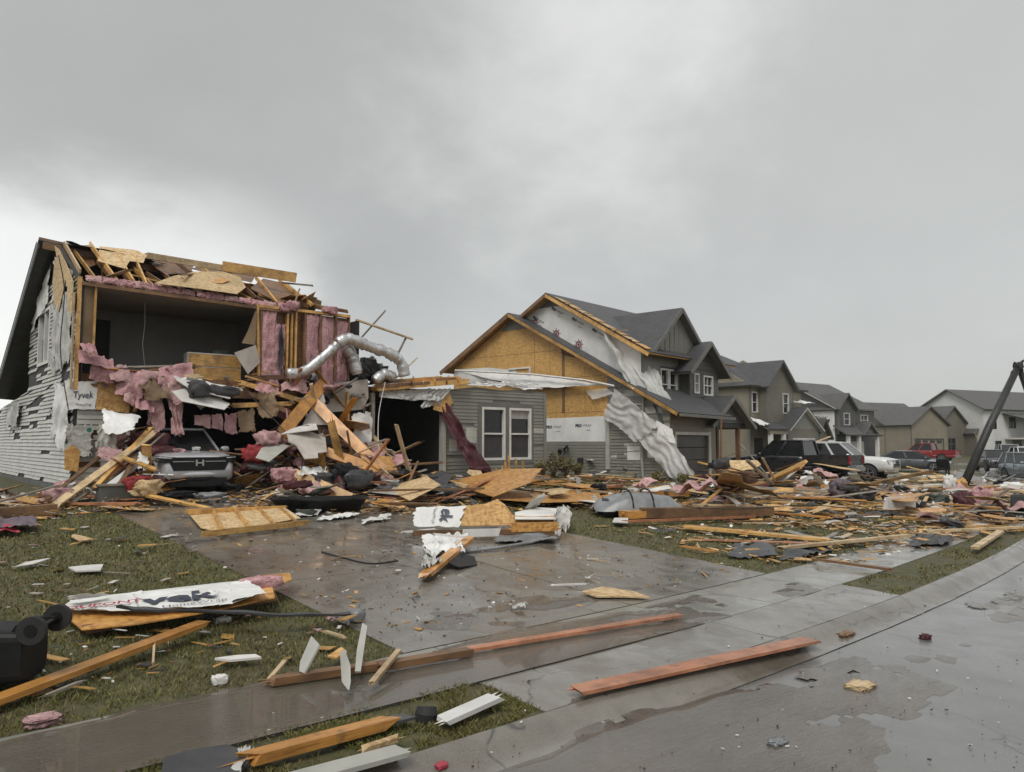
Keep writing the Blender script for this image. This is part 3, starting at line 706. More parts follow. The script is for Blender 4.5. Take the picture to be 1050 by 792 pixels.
mb = MB(); mb.beam(PA(228, 273, 23.0), PA(304, 285, 22.6), .06, .30, cut=.03); obj('beam', mb, M['pine'], A)
mb = MB(); mb.beam(PA(150, 262, 23.4), PA(235, 276, 23.0), .05, .18, cut=.05); obj('beam', mb, M['pale'], A)
mb = MB(); mb.beam(PA(288, 290, 23), PA(320, 293, 22.2), .05, .05, cut=.05); obj('broken_lath', mb, M['greywood'], A)
def sheet(name, parent, pts, mat, t=.012, label=None):
    """board given by its outline's world corners (first, second and last set its plane)"""
    p = [Vector(q) for q in pts]; Mb = basis(p[0], p[1] - p[0], p[-1] - p[0]); Mi = Mb.inverted()
    mb = MB(); mb.poly([((Mi @ q).x, (Mi @ q).y) for q in p], [], Matrix.Identity(4), t); return obj(name, mb, mat, parent, Mb, label=label)
RN = Vector((0, -.447, .894))
def PR(px, py, off=0.0): return plane(px, py, Vector((0, 21.1, 6.25)) + RN * off, RN)
for k, (pp, off, mt) in enumerate((([(100, 268), (128, 276), (133, 268), (147, 270), (150, 262), (140, 257), (102, 253)], .0, 'osb_pale'), ([(158, 291), (200, 296), (243, 302), (252, 295), (246, 284), (228, 279), (200, 279), (176, 284)], .12, 'osb_pale'), ([(146, 266), (170, 282), (196, 280), (200, 268), (160, 262)], -.25, 'osb_dark'),
        ([(196, 276), (226, 283), (258, 290), (264, 280), (214, 270)], -.3, 'osb_dark'), ([(256, 296), (284, 310), (318, 310), (296, 292), (270, 286)], -.2, 'osb_dark'), ([(70, 252), (88, 276), (98, 272), (92, 252)], -.3, 'osb_dark'))):
    sheet('roof_sheathing', A, [PR(x, y, off) for x, y in pp], M[mt])
for k in range(17):                                        # trusses left standing
    x = 4.5 + k * .44; top = 1 - .32 * ra.random(); z0_ = 6.18; mb = MB()
    mb.beam((x, 21.3 + .3 * ra.random(), z0_ + .1), (x + ra.uniform(-.15, .15), 21.2 + 2.9 * top, 6.2 + 1.38 * top - .04 * k), .04, .11, cut=.06)
    obj('rafter', mb, M['brown' if k % 3 else 'pine'], A)
    if k % 2: mb = MB(); mb.beam((x, 22.6, 6.2), (x + ra.uniform(-.3, .3), 23.8, 7.1 - .03 * k), .04, .09, cut=.05); obj('web_member', mb, M['brown'], A)
mb = MB(); cloth(mb, (3.9, 23.6, 7.66), (7.0, 23.7, 7.55), (7.0, 24.6, 7.55), (3.9, 24.5, 7.82), 40, 8, .09, 2.0, .22, 5); obj('torn_underlay', mb, M['tar'], rb)
mb = MB(); cloth(mb, (7.6, 23.7, 7.4), (11.6, 23.8, 7.08), (11.6, 24.5, 7.1), (7.6, 24.5, 7.5), 40, 8, .09, 2.4, .5, 8); obj('torn_underlay', mb, M['tar'], rb)
# attic floor: joists, plate and the row of pink batts along the front edge
mb = MB(); mb.span((4.1, 21.15, 6.04), (9.4, 24.6, 6.06)); obj('ceiling_cover', mb, M['drywall_grey'], A)
mb = MB()
for k in range(13):
    mb.span((4.3 + k * .41, 21.12, 6.07), (4.34 + k * .41, 24.4, 6.2))
obj('ceiling_joists', mb, M['brown'], A)
mb = MB(); mb.beam((4.1, 21.06, 6.10), (9.6, 21.06, 5.98), .1, .09, cut=.03); obj('top_plate', mb, M['brown'], A)
for k in range(14):
    x = 4.35 + k * .38; mb = MB(); zt_ = 6.16 - .008 * k; dy_ = ra.uniform(-.05, .04); batt(mb, (x - .19, 21.02 + dy_, zt_), (x + .19, 21.02 + dy_, zt_ - .01), (x + .18, 21.1 + dy_, zt_ + ra.uniform(.13, .2)), (x - .19, 21.1 + dy_, zt_ + ra.uniform(.13, .2)), .1, .05, k, 4, .01, 1); obj('insulation_batt', mb, M['pink' if k % 3 else 'pink_pale'], A, smooth=True)
# upstairs room: back wall, side walls, floor, doorway, wires and torn partition
mb = MB(); mb.span((4.15, 24.6, 3.9), (9.4, 24.68, 6.04)); rw = obj('room_wall', mb, M['drywall_grey'], A)
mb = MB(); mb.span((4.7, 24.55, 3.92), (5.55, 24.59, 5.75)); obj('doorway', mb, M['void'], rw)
mb = MB(); mb.span((4.17, 21.3, 3.9), (4.22, 24.6, 6.04)); obj('room_wall', mb, M['drywall_grey'], A)
mb = MB(); mb.span((9.3, 21.3, 3.9), (9.38, 24.6, 6.04)); obj('room_wall', mb, M['drywall_grey'], A)
mb = MB(); mb.span((4.17, 21.2, 3.62), (9.4, 24.6, 3.9)); obj('upper_floor', mb, M['osb_dark'], A)
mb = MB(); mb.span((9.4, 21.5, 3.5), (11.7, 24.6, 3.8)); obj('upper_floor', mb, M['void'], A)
sheet('wall_board', A, [PA(*p) for p in ((82, 292, 21.12), (98, 292, 21.16), (97, 364, 21.16), (82, 366, 21.12))][::1], M['paper'], .012)
for (a, b, mt, wd) in (((82, 284, 21.05), (77, 400, 21.05), 'pine', .09), ((98.5, 290, 21.1), (95, 366, 21.1), 'pine', .05), ((76, 300, 21.0), (72.5, 398, 21.0), 'pale', .04), ((264, 312, 21.05), (265, 392, 21.05), 'pine', .06)):
    mb = MB(); mb.beam(PA(*a), PA(*b), wd, .09, up=(0, 1, 0)); obj('stud', mb, M[mt], A)
mb = MB(); mb.tube([(5.9, 22.4, 6.04), (5.92, 22.4, 5.4), (5.88, 22.42, 4.9), (5.95, 22.4, 4.3)], .008, 5); obj('hanging_wire', mb, M['trim'], A)
# torn drywall flap at the side of the opening
sheet('drywall_flap', A, [PA(*p) for p in ((248, 352, 21.3), (262, 354, 21.05), (264, 313, 21.05), (258, 330, 21.15), (254, 340, 21.2))], M['paper'])
sheet('drywall_flap', A, [PA(*p) for p in ((240, 362, 21.0), (254, 384, 20.9), (266, 372, 21.0), (262, 354, 21.05))], M['drywall'])
# stud wall with batts on the upper storey
XR = [8.62, 9.42, 9.68, 9.96, 10.45, 10.95, 11.4]
for x in XR + [9.55]:
    mb = MB(); mb.span((x - .025, 21.02, 3.95), (x + .025, 21.15, 6.02)); obj('stud', mb, M['pine' if x > 9.3 and x < 9.8 else 'brown'], A)
mb = MB(); mb.span((8.55, 21.0, 6.02), (11.42, 21.16, 6.1)); obj('top_plate', mb, M['pine'], A)
mb = MB(); mb.span((8.5, 21.22, 3.9), (11.45, 21.26, 6.02)); obj('wall_board', mb, M['osb_dark'], A)
for k, (a, b, c, d) in enumerate(((8.65, 9.1, 4.0, 6.0), (9.05, 9.38, 4.4, 5.6), (9.99, 10.42, 3.95, 6.0), (10.48, 10.92, 3.95, 5.95), (10.98, 11.38, 3.95, 5.9), (8.68, 9.35, 3.98, 4.6))):
    mb = MB(); batt(mb, (a, 21.08, c), (b, 21.08, c), (b, 21.08, d), (a, 21.08, d), .10, .05, k + 20, 3, .012, 1); obj('insulation_batt', mb, M['pink'], A, smooth=True)
for k, (px, py, s) in enumerate(((300, 314, .35), (292, 316, .3), (341, 319, .3), (335, 318, .25))):
    p = PA(px, py, 21.0); mb = MB(); puff(mb, p, (s, s * .8, s * .8), amp=.4, seed=k + 40); obj('insulation_batt', mb, M['pink'], A, smooth=True)
mb = MB(); cloth(mb, PA(285, 322, 20.98), PA(292, 322, 20.98), PA(291, 392, 20.95), PA(284, 390, 20.95), 8, 30, .05, 5, .5, 3); obj('torn_mesh', mb, M['charcoal'], A)
# floor edge: broken joists, hanging batts, cloths
mb = MB(); mb.beam(PA(74, 398), PA(140, 392, 20.9), .06, .12, cut=.08); obj('joist', mb, M['brown'], A)
for k, (a, b, mt) in enumerate((((128, 384, 21), (200, 376, 20.7), 'brown'), ((180, 388, 20.8), (204, 386, 20.5), 'pale'), ((262, 394, 21), (330, 404, 20.8), 'brown'), ((246, 392, 21), (312, 412, 20.6), 'pine'), ((265, 408, 20.9), (330, 396, 20.7), 'osb_dark'), ((258, 404, 20.8), (300, 425, 20.6), 'brown'), ((240, 416, 20.9), (300, 414, 20.7), 'pine'), ((256, 388, 20.9), (318, 386, 20.9), 'dark_wood'))):
    mb = MB(); mb.beam(PA(*a), PA(*b), .06, .13, cut=.09); obj('joist', mb, M[mt], A)
bt = [((80, 374), (112, 380), (108, 362), (80, 358), 'pink'), ((92, 386), (118, 392), (116, 368), (94, 366), 'pink'), ((112, 392), (134, 396), (130, 372), (110, 374), 'pink_pale'), ((118, 404), (146, 408), (146, 384), (122, 382), 'pink'), ((140, 398), (168, 402), (176, 380), (146, 378), 'pink_pale'), ((160, 396), (200, 392), (196, 374), (164, 376), 'pink'),
      ((138, 420), (158, 424), (160, 394), (142, 394), 'pink'), ((150, 436), (166, 440), (168, 402), (152, 400), 'pink_pale'), ((172, 410), (196, 416), (202, 388), (176, 386), 'pink_pale'), ((262, 402), (288, 404), (286, 388), (264, 388), 'pink'), ((288, 402), (316, 402), (312, 390), (290, 390), 'pink_pale'), ((126, 412), (140, 416), (140, 398), (126, 396), 'pink_pale'), ((176, 446), (186, 448), (188, 412), (176, 410), 'pink_pale'), ((84, 362), (100, 366), (98, 350), (84, 348), 'pink')]
for k, (a, b, c, d, mt) in enumerate(bt):
    y_ = 20.95 - .035 * (k % 7); mb = MB(); batt(mb, PA(*a, y_ - .25), PA(*b, y_ - .25), PA(*c, y_), PA(*d, y_), ra.uniform(.05, .11), .24, k + 1, 1.9, ra.uniform(.0, .04), ra.choice((1, 2))); obj('insulation_batt', mb, M[mt], A, smooth=True)
for k, q in enumerate((((198, 425), (216, 424), (217, 440), (199, 436)), ((216, 425), (228, 424), (229, 442), (217, 440)), ((229, 424), (243, 423), (244, 447), (231, 445)), ((150, 410), (168, 402), (170, 440), (158, 446)))):
    mb = MB(); cloth(mb, *[PA(x, y, 20.6 - .05 * (i // 2)) for i, (x, y) in enumerate(q)], 12, 14, .08, 3, .1, k + 3); obj('hanging_batt', mb, M['pink_pale' if k != 2 else 'pink'], A, smooth=True)
mb = MB(); cloth(mb, PA(243, 420, 20.6), PA(262, 418, 20.6), PA(264, 446, 20.5), PA(244, 446, 20.5), 14, 16, .08, 3, .15, 9); obj('hanging_paper', mb, M['paper'], A, smooth=True)
for k, (q, mt) in enumerate(((((158, 392), (196, 384), (214, 412), (178, 418)), 'pink_pale'), (((176, 386), (206, 388), (240, 418), (204, 422)), 'wrap_dirty'), (((172, 404), (186, 402), (190, 446), (176, 450)), 'pink_pale'), (((140, 392), (172, 382), (176, 408), (150, 412)), 'paper'), (((262, 402), (284, 398), (286, 428), (266, 432)), 'paper'))):
    mb = MB(); cloth(mb, *[PA(x, y, 20.55 - .12 * (i // 2)) for i, (x, y) in enumerate(q)], 24, 18, .11, 2.6, .15, k + 30, fold=.03, foldn=3); obj('hanging_sheet', mb, M[mt], A, smooth=True)
# ground floor corner: wall, printed wrap, board patch, bent siding
mb = MB(); mb.span((4.06, 21.12, .8), (5.45, 21.24, 3.7)); obj('front_wall', mb, M['osb_dark'], A)
mb = MB(); fn_ = cloth(mb, PA(67, 421, 21.03), PA(98, 420, 20.95), PA(101, 390, 21.0), PA(68, 391, 21.06), 26, 22, .035, 3, .05, 4); hw = obj('house_wrap', mb, M['wrap'], A, smooth=True)
def bent(fn0, x0, y0, sx, sy, n=Vector((0, -1, 0))): return lambda x, y: fn0(x0 + x * sx, y0 + y * sy) + n * .012
letter(hw, 'Tyvek', 1, M['ink'], None, bent(fn_, .54, .42, .265, .34), .012)
letter(hw, 'HomeWrap', 1, M['ink_grey'], None, bent(fn_, .58, .13, .115, .15))
mb = MB(); cloth(mb, PA(64, 472, 20.95), PA(98, 474, 20.8), PA(98, 432, 20.95), PA(66, 432, 21.02), 26, 22, .08, 2.4, .18, 6); hw2 = obj('house_wrap', mb, M['wrap_dirty'], A, smooth=True)
mb = MB(); ring(mb, basis(PA(91.5, 441, 20.78), (1, 0, 0), Z), 0, 0, 0.0, .06, 7); obj('printed_mark', mb, M['teal'], hw2)
mb = MB(); Mf = wm_front(21.06); siding(mb, Mf, rect(4.1, 5.3, .95, 3.0), (), .95, 3.0, .13, lambda s, z: .25, wob=.012, r=ra); obj('siding', mb, M['siding_light'], A)
sheet('sheathing', A, [PA(*p) for p in ((98, 420, 20.98), (132, 424, 20.9), (137, 391, 20.9), (118, 388, 20.95), (101, 389, 20.98))], M['osb'])
sheet('sheathing', A, [PA(*p) for p in ((66, 482, 20.9), (80, 484, 20.9), (82, 462, 20.9), (74, 456, 20.9), (66, 462, 20.9))], M['osb'])
mb = MB(); mb.beam(PA(138, 422, 20.8), PA(146, 396, 20.9), .09, .04); obj('stud', mb, M['pine'], A)
# garage: dark inside, jambs and lintel
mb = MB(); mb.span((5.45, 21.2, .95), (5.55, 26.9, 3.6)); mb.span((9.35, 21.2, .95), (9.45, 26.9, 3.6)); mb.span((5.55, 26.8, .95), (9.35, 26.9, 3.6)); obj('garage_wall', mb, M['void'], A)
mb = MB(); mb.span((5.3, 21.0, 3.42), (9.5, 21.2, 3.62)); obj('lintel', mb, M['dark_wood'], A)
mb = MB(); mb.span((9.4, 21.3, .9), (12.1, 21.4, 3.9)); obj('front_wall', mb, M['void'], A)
mb = MB(); mb.span((12.08, 21.3, .9), (12.16, 24, 4.1)); obj('front_wall', mb, M['drywall'], A)
sheet('drywall', A, [PA(*p) for p in ((328, 424, 20.9), (372, 420, 20.9), (378, 408, 20.9), (377, 389, 20.95), (352, 392, 20.95), (330, 395, 20.95))], M['drywall'])
mb = MB(); mb.beam(PA(357, 442, 20.75), PA(356, 402, 20.85), .1, .06); obj('stud', mb, M['pine'], A)
mb = MB(); cloth(mb, PA(360, 424, 20.8), PA(382, 422, 20.85), PA(383, 462, 20.7), PA(362, 458, 20.6), 16, 20, .08, 2.5, .12, 15); obj('torn_wrap', mb, M['wrap'], A, smooth=True)
# foil ducts dragged out of the roof
def ductpts(P, n=6):
    P = [Vector(p) for p in P]; out_ = []
    for i in range(len(P) - 1):
        a, b, c, d = P[max(i - 1, 0)], P[i], P[i + 1], P[min(i + 2, len(P) - 1)]
        for k in range(n):
            t_ = k / n; out_.append(.5 * ((2 * b) + (c - a) * t_ + (2 * a - 5 * b + 4 * c - d) * t_ ** 2 + (3 * b - a - 3 * c + d) * t_ ** 3))
    return out_ + [P[-1]]
def duct(px, r, label=None):
    P = ductpts([PA(*p) for p in px], 10); mb = MB(); mb.tube(P, [r * (1 + .10 * (i % 2) + .30 * fbm((i * .35, r, 2))) for i in range(len(P))], 14); return mb
for k, (pp, r) in enumerate((([(294, 383, 20.7), (312, 381, 20.6), (334, 364, 20.5), (345, 354, 20.5)], .145), ([(346, 352, 20.6), (358, 348, 20.6), (380, 356, 20.6), (400, 363, 20.6), (411, 372, 20.6), (415, 386, 20.6)], .165), ([(355, 356, 20.9), (362, 368, 20.9), (366, 384, 20.9)], .17), ([(384, 391, 20.8), (394, 384, 20.8), (404, 388, 20.8)], .16))):
    obj('foil_duct', duct(pp, r), M['foil'], A, smooth=True)
mb = MB()
for k in range(7): puff(mb, PA(368 + ra.uniform(-2, 20), 380 + ra.uniform(-6, 8), 21.3), (.5, .4, .45), None, .6, 3, 8, k + 80)
obj('torn_underlay', mb, M['tar'], A)
# ------------------------------------------------------------------ the low grey wing with two windows
YB = 21.05; rb_ = random.Random(21)
Bh = thing('grey_house', 'low grey house without its roof, a dark opening beside two white windows', 'house', (12.2, YB, .92))
Mb_ = wm_front(YB)
wins = [rect(16.45, 18.98, 1.45, 3.55)]
outB = [(14.98, .75), (19.6, .75), (19.6, 4.06), (18.4, 4.12), (17.5, 4.05), (16.3, 4.12), (14.98, 3.95)]
holesB = [rect(16.58, 17.64, 1.58, 3.44), rect(17.82, 18.88, 1.58, 3.44)]
wB = sidewall(Bh, Mb_, outB, holesB, M['siding'], M['trim_grey'], .12, lambda s, z: .05 if z > 3.3 else .012, .006, .95, 4.0, rb_)
mb = MB(); mb.span((14.9, 20.97, .95), (15.02, 21.2, 3.75)); obj('corner_post', mb, M['siding_light'], Bh)
mb = MB(); mb.span((19.5, 21.0, .9), (19.63, 21.12, 4.0)); obj('corner_post', mb, M['siding'], Bh)
mb = MB()                                                  # dark surround joining both windows
for a, b, c, d in ((16.42, 16.58, 1.45, 3.58), (17.64, 17.82, 1.45, 3.58), (18.88, 19.0, 1.45, 3.58), (16.58, 17.64, 3.44, 3.58), (17.82, 18.88, 3.44, 3.58), (16.58, 17.64, 1.45, 1.58), (17.82, 18.88, 1.45, 1.58)):
    bar(mb, Mb_, a, b, c, d, -.02, .034)
obj('window_surround', mb, M['trim_grey'], Bh)
for a, b in ((16.58, 17.64), (17.82, 18.88)):
    wn_ = window(Bh, Mb_, a, b, 1.58, 3.44, blind=.16 if a > 17 else 0, fw=.085)
    mb = MB(); bar(mb, Mb_, a + .08, b - .08, 1.66, 2.48, -.056, -.05); obj('insect_screen', mb, M['charcoal'], wn_)
mb = MB()
for sx in (16.72, 17.42): cloth(mb, (sx - .13, 21.22, 2.5), (sx + .13, 21.22, 2.5), (sx + .2, 21.22, 3.4), (sx - .13, 21.22, 3.4), 8, 10, .03, 3, fold=.02, foldn=3)
obj('inner_curtain', mb, M['curtain'], Bh)
# small pale patches of board under torn siding
for a, b, c, d in ((18.98, 19.5, 2.55, 2.72), (15.9, 16.35, 2.2, 2.7), (15.2, 15.5, 1.9, 2.3)):
    mb = MB(); bar(mb, Mb_, a, b, c, d, .005, .026); obj('bare_patch', mb, M['siding_light'], Bh)
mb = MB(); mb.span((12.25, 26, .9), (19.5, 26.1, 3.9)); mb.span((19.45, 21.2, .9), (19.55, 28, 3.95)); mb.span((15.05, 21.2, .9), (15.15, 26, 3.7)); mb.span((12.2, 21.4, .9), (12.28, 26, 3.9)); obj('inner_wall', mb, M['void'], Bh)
mb = MB(); mb.span((12.15, 21.25, 3.86), (19.5, 27.9, 3.96)); obj('ceiling_cover', mb, M['dark_wood'], Bh)  # dark cover slab added over the open top to keep the inside dark
mb = MB(); mb.span((12.2, 21.0, .9), (12.32, 21.16, 3.75)); obj('corner_post', mb, M['greywood'], Bh)
# splintered plate and joist ends along the top
for k, (a, b, w_, h_, mt) in enumerate((((383, 399, 20.9), (478, 391, 20.9), .3, .16, 'pine'), ((384, 392, 21.0), (470, 388, 21.2), .2, .12, 'orange'), ((384, 396, 20.75), (440, 393, 20.8), .1, .1, 'brown'), ((400, 391, 20.9), (452, 387, 21.3), .1, .08, 'pale'), ((430, 390, 21.3), (466, 389, 20.8), .1, .1, 'brown'))):
    mb = MB(); mb.beam(PA(*a), PA(*b), w_, h_, cut=.08); obj('roof_plate', mb, M[mt], Bh)
for k in range(8):
    x = 386 + k * 12; mb = MB(); mb.beam(PA(x, 396 - k * .6, 20.72), PA(x + 2, 389 - k * .3, 22.2), .05, .14, cut=.06); obj('joist', mb, M['pine' if k % 3 else 'brown'], Bh)
mb = MB(); cloth(mb, PA(385, 408, 20.85), PA(452, 413, 20.75), PA(456, 399, 20.9), PA(385, 399, 20.95), 60, 10, .05, 2, .1, 3, fold=.03, foldn=9); obj('hanging_soffit', mb, M['soffit'], Bh, smooth=False)
mb = MB(); cloth(mb, PA(430, 420, 20.8), PA(452, 416, 20.85), PA(464, 397, 20.9), PA(440, 399, 20.9), 40, 14, .06, 2, .1, 6, fold=.03, foldn=5); obj('hanging_soffit', mb, M['soffit'], Bh)
sheet('torn_board', Bh, [PA(*p) for p in ((444, 420, 20.85), (456, 424, 20.9), (466, 412, 20.9), (462, 402, 20.9), (448, 404, 20.9))], M['osb'])
mb = MB(); cloth(mb, PA(476, 396, 20.9), PA(560, 401, 20.95), PA(562, 394, 21.4), PA(478, 389, 21.3), 50, 8, .09, 3, .3, 9); obj('torn_wrap', mb, M['wrap'], Bh, smooth=True)
mb = MB(); mb.beam(PA(480, 392, 21.2), PA(532, 396, 21.6), .1, .08); mb.beam(PA(500, 391, 21.0), PA(556, 399, 21.1), .05, .04); obj('broken_trim', mb, M['trim'], Bh)
cu = MB(); cloth(cu, PA(448, 414, 20.9), PA(459, 412, 20.9), PA(512, 494, 20.0), PA(488, 496, 19.9), 20, 50, .16, 1.7, .1, 8, fold=.09, foldn=2)
tag(obj('curtain', cu, M['maroon'], smooth=True), 'long maroon curtain dragged down the grey wall to the ground', 'curtain')
# ------------------------------------------------------------------ generic gabled block
def W4(o, a): return Matrix.Translation(Vector(o)) @ Matrix.Rotation(rad(a), 4, 'Z')
def block(P, Mf, x0, x1, y0, y1, z0, ze, rise, ridge, wm, rm, gm=None, over=.35, front=(), left=(), course=.15, back='trim_grey', trim='trim_grey', hipf=0, deck='trim_grey', backwall=True, roof=True):
    """walls with lapped boards, openings and a gabled roof; front/left list (kind, a, b, c, d)"""
    gm = gm or wm; t = .03
    F_ = wm_front(y0, Mf); L_ = wm_left(x0, Mf)
    rise_f = ridge == 'y'
    fo = [(x0, z0), (x1, z0), (x1, ze)] + ([((x0 + x1) / 2, ze + rise)] if rise_f else []) + [(x0, ze)]
    lo_ = [(-y1, z0), (-y0, z0), (-y0, ze)] + ([] if rise_f else [(-(y0 + y1) / 2, ze + rise)]) + [(-y1, ze)]
    for nm, Mw, oo, ops in (('front', F_, fo, front), ('left', L_, lo_, left)):
        hs = [rect(*o_[1:5]) for o_ in ops]
        w_ = wall('wall', P, Mw, oo, hs, M[back])
        mb = MB(); siding(mb, Mw, oo, hs, z0, ze, course, proud=.018); obj('siding', mb, M[wm], w_)
        if len(oo) == 5:
            mb = MB(); siding(mb, Mw, oo, hs, ze + .001, ze + rise, course, proud=.02); obj('gable_siding', mb, M[gm], w_)
        for sx in (oo[0][0], oo[1][0]):
            mb = MB(); bar(mb, Mw, sx - (.0 if sx == oo[0][0] else .09), sx + (.09 if sx == oo[0][0] else .0), z0, ze - .01, .0, .035); obj('corner_trim', mb, M[trim], w_)
        for o_ in ops:
            k, a, b, c, d = o_[:5]
            if k == 'win': window(P, Mw, a, b, c, d, fm=o_[5] if len(o_) > 5 else 'trim', mull=1 if b - a > 1.2 else 0)
            elif k == 'garage':
                mb = MB(); n_ = 4
                for i in range(n_): bar(mb, Mw, a, b, c + (d - c) * i / n_ + .012, c + (d - c) * (i + 1) / n_ - .012, -.1, -.06)
                bar(mb, Mw, a, b, c, d, -.12, -.1)
                g_ = obj('garage_door', mb, M[o_[5]], P)
                mb = MB()
                for i in range(4): bar(mb, Mw, a + (b - a) * (i + .15) / 4, a + (b - a) * (i + .85) / 4, d - (d - c) * .20, d - (d - c) * .06, -.065, -.054)
                obj('pane', mb, M['glass'], g_)
                mb = MB(); bar(mb, Mw, a - .1, a, c, d + .1, -.02, .04); bar(mb, Mw, b, b + .1, c, d + .1, -.02, .04); bar(mb, Mw, a, b, d, d + .1, -.02, .04); obj('garage_frame', mb, M[o_[6] if len(o_) > 6 else trim], g_)
            elif k == 'door':
                mb = MB(); bar(mb, Mw, a, b, c, d, -.1, -.05); obj('door', mb, M[o_[5]], P)
    if backwall:
        mb = MB(); bar(mb, Mf, x1 - .1, x1, y0 + .13, y1, z0, ze); bar(mb, Mf, x0, x1, y1 - .1, y1, z0, ze); obj('wall', mb, M[wm], P)
        if not rise_f:
            mb = MB(); mb.poly([(y0, ze), (y1, ze), ((y0 + y1) / 2, ze + rise)], [], wm_right(x1 - .1, Mf), .1); obj('gable_wall', mb, M[gm], P)
    if roof:
        q = lambda *p: Mf @ Vector(p)
        if rise_f:
            xm = (x0 + x1) / 2; s = rise / (xm - x0); e = ze - over * s + .12; a = y0 - over; b = y1; zr = ze + rise + .12
            slab('roof', P, q(x0 - over, b, e), q(x0 - over, a, e), q(xm, a, zr), q(xm, b, zr), t, M[rm], M[deck])
            slab('roof', P, q(x1 + over, a, e), q(x1 + over, b, e), q(xm, b, zr), q(xm, a, zr), t, M[rm], M[deck])
        else:
            ym = (y0 + y1) / 2; s = rise / (ym - y0); e = ze - over * s + .12; zr = ze + rise + .12; a = x0 - over; b = x1 + over
            slab('roof', P, q(a, y0 - over, e), q(b, y0 - over, e), q(b - hipf, ym, zr), q(a + hipf, ym, zr), t, M[rm], M[deck])
            slab('roof', P, q(b, y1 + over, e), q(a, y1 + over, e), q(a + hipf, ym, zr), q(b - hipf, ym, zr), t, M[rm], M[deck])
            if hipf:
                for (sx, d_) in ((a, 1), (b, -1)):
                    p_ = [q(sx, y1 + over, e), q(sx, y0 - over, e), q(sx + d_ * hipf, ym, zr), q(sx + d_ * hipf, ym + .01, zr)]
                    if d_ < 0: p_ = [p_[1], p_[0], p_[2], p_[3]]
                    slab('roof', P, *p_, t, M[rm], M[deck])
def gable_front(P, Mf, xc, hw, y, yb, ze, rise, wm, rm, over=.3, z0=None, course=.15, batten=False, deck='trim_grey', fascia='trim_grey'):
    """small front-facing gable: triangle of wall plus two roof planes running back into the roof behind"""
    F_ = wm_front(y, Mf); o_ = [(xc - hw, ze), (xc + hw, ze), (xc, ze + rise)]
    w_ = wall('gable_wall', P, F_, o_, [], M[wm], .1); mb = MB()
    if batten:
        x = xc - hw
        while x < xc + hw: bar(mb, F_, x - .02, x + .02, ze, ze + rise * (1 - abs(x - xc) / hw), 0, .02); x += .4
    else: siding(mb, F_, o_, (), ze, ze + rise, course)
    obj('siding', mb, M[wm], w_)
    s = rise / hw; e = ze - over * s + .1; zr = ze + rise + .1; q = lambda *p: Mf @ Vector(p)
    slab('roof', P, q(xc - hw - over, yb, e), q(xc - hw - over, y - over, e), q(xc, y - over, zr), q(xc, yb, zr), .03, M[rm], M[deck], .12)
    slab('roof', P, q(xc + hw + over, y - over, e), q(xc + hw + over, yb, e), q(xc, yb, zr), q(xc, y - over, zr), .03, M[rm], M[deck], .12)
    mb = MB()
    for sg in (-1, 1): mb.beam(q(xc + sg * (hw + over), y - over - .02, e - .1), q(xc, y - over - .02, zr - .1), .03, .17)
    obj('bargeboard', mb, M[fascia], w_)
# ------------------------------------------------------------------ the house with bare orange sheathing
C0 = (23.85, 18.42, 0); FC = W4(C0, 8.0)
Ch = thing('sheathed_house', 'grey house with its gable side stripped to orange sheathing and white wrap', 'house', (23.85, 18.42, .66), rad(8))
CL = wm_left(.35, FC); CF = wm_front(.3, FC); rc = random.Random(5)
gab = [(-12.4, .5), (-.3, .5), (-.3, 3.42), (-8.49, 7.98), (-12.4, 5.82)]
wC = wall('side_wall', Ch, CL, gab, [], M['osb_gable'])
mb = MB()                                                  # panel joints
for y_, a, b in ((5.5, 3.3, 6.2), (7.2, 3.3, 6.9), (9.0, 3.3, 5.0), (10.2, 5.0, 6.9), (4.4, 3.3, 5.4), (6.3, 5.0, 6.7)): bar(mb, CL, -y_ - .008, -y_ + .008, a, b, 0, .004)
for z_, a, b in ((5.0, 3.4, 12.2), (6.25, 5.4, 11.6), (3.5, 3.3, 12.3)): bar(mb, CL, -b, -a, z_ - .008, z_ + .008, .0, .005)
obj('panel_joint', mb, M['brown'], wC)
mb = MB(); bar(mb, CL, -5.62, -5.5, 3.5, 6.1, .002, .02); obj('scorched_batten', mb, M['brown'], wC)
sheet('torn_soffit', Ch, [CL @ Vector(p) for p in ((-5.6, 6.05, .05), (-4.9, 5.85, .05), (-5.1, 6.25, .1), (-5.6, 6.3, .1))], M['dark_wood'])
mb = MB(); mb.poly([(-12.38, 2.2), (-3.1, 2.2), (-3.15, 2.6), (-3.3, 3.1), (-3.2, 3.3), (-6, 3.26), (-9, 3.31), (-12.38, 3.28)], [], CL, .008); hw = obj('house_wrap', mb, M['wrap'], Ch)
def marks(par, Mw, pts, size=.17, rot=0.0):
    for (a, b) in pts:
        R_ = Mw @ Matrix.Translation((a, b, .012)) @ Matrix.Rotation(rot, 4, 'Z')
        letter(par, 'PRO', size, M['ink'], R_, bold=.012); letter(par, 'WRAP', size * .95, M['ink_grey'], R_ @ Matrix.Translation((size * 2.6, -.0, 0)))
        letter(par, 'WRAP', size * .5, M['ink_grey'], R_ @ Matrix.Translation((size * 2.9, -size * 1.0, 0)))
marks(hw, CL, [(-6.35, 2.82), (-4.75, 2.86), (-8.2, 2.8), (-10.4, 2.8)])
mb = MB(); siding(mb, CL, rect(-12.4, -3.25, .72, 2.25), (), .72, 2.25, .125, lambda s, z: .02, wob=.004, r=rc); obj('siding', mb, M['siding'], wC)
mb = MB(); siding(mb, CL, [(-3.25, .72), (-.3, .72), (-.3, 3.42), (-3.25, 5.05)], (), .72, 5.05, .125, lambda s, z: .02 if z < 1.5 else (.34 if z < 3.3 else .30), wob=.02, r=rc); obj('siding', mb, M['siding'], wC)
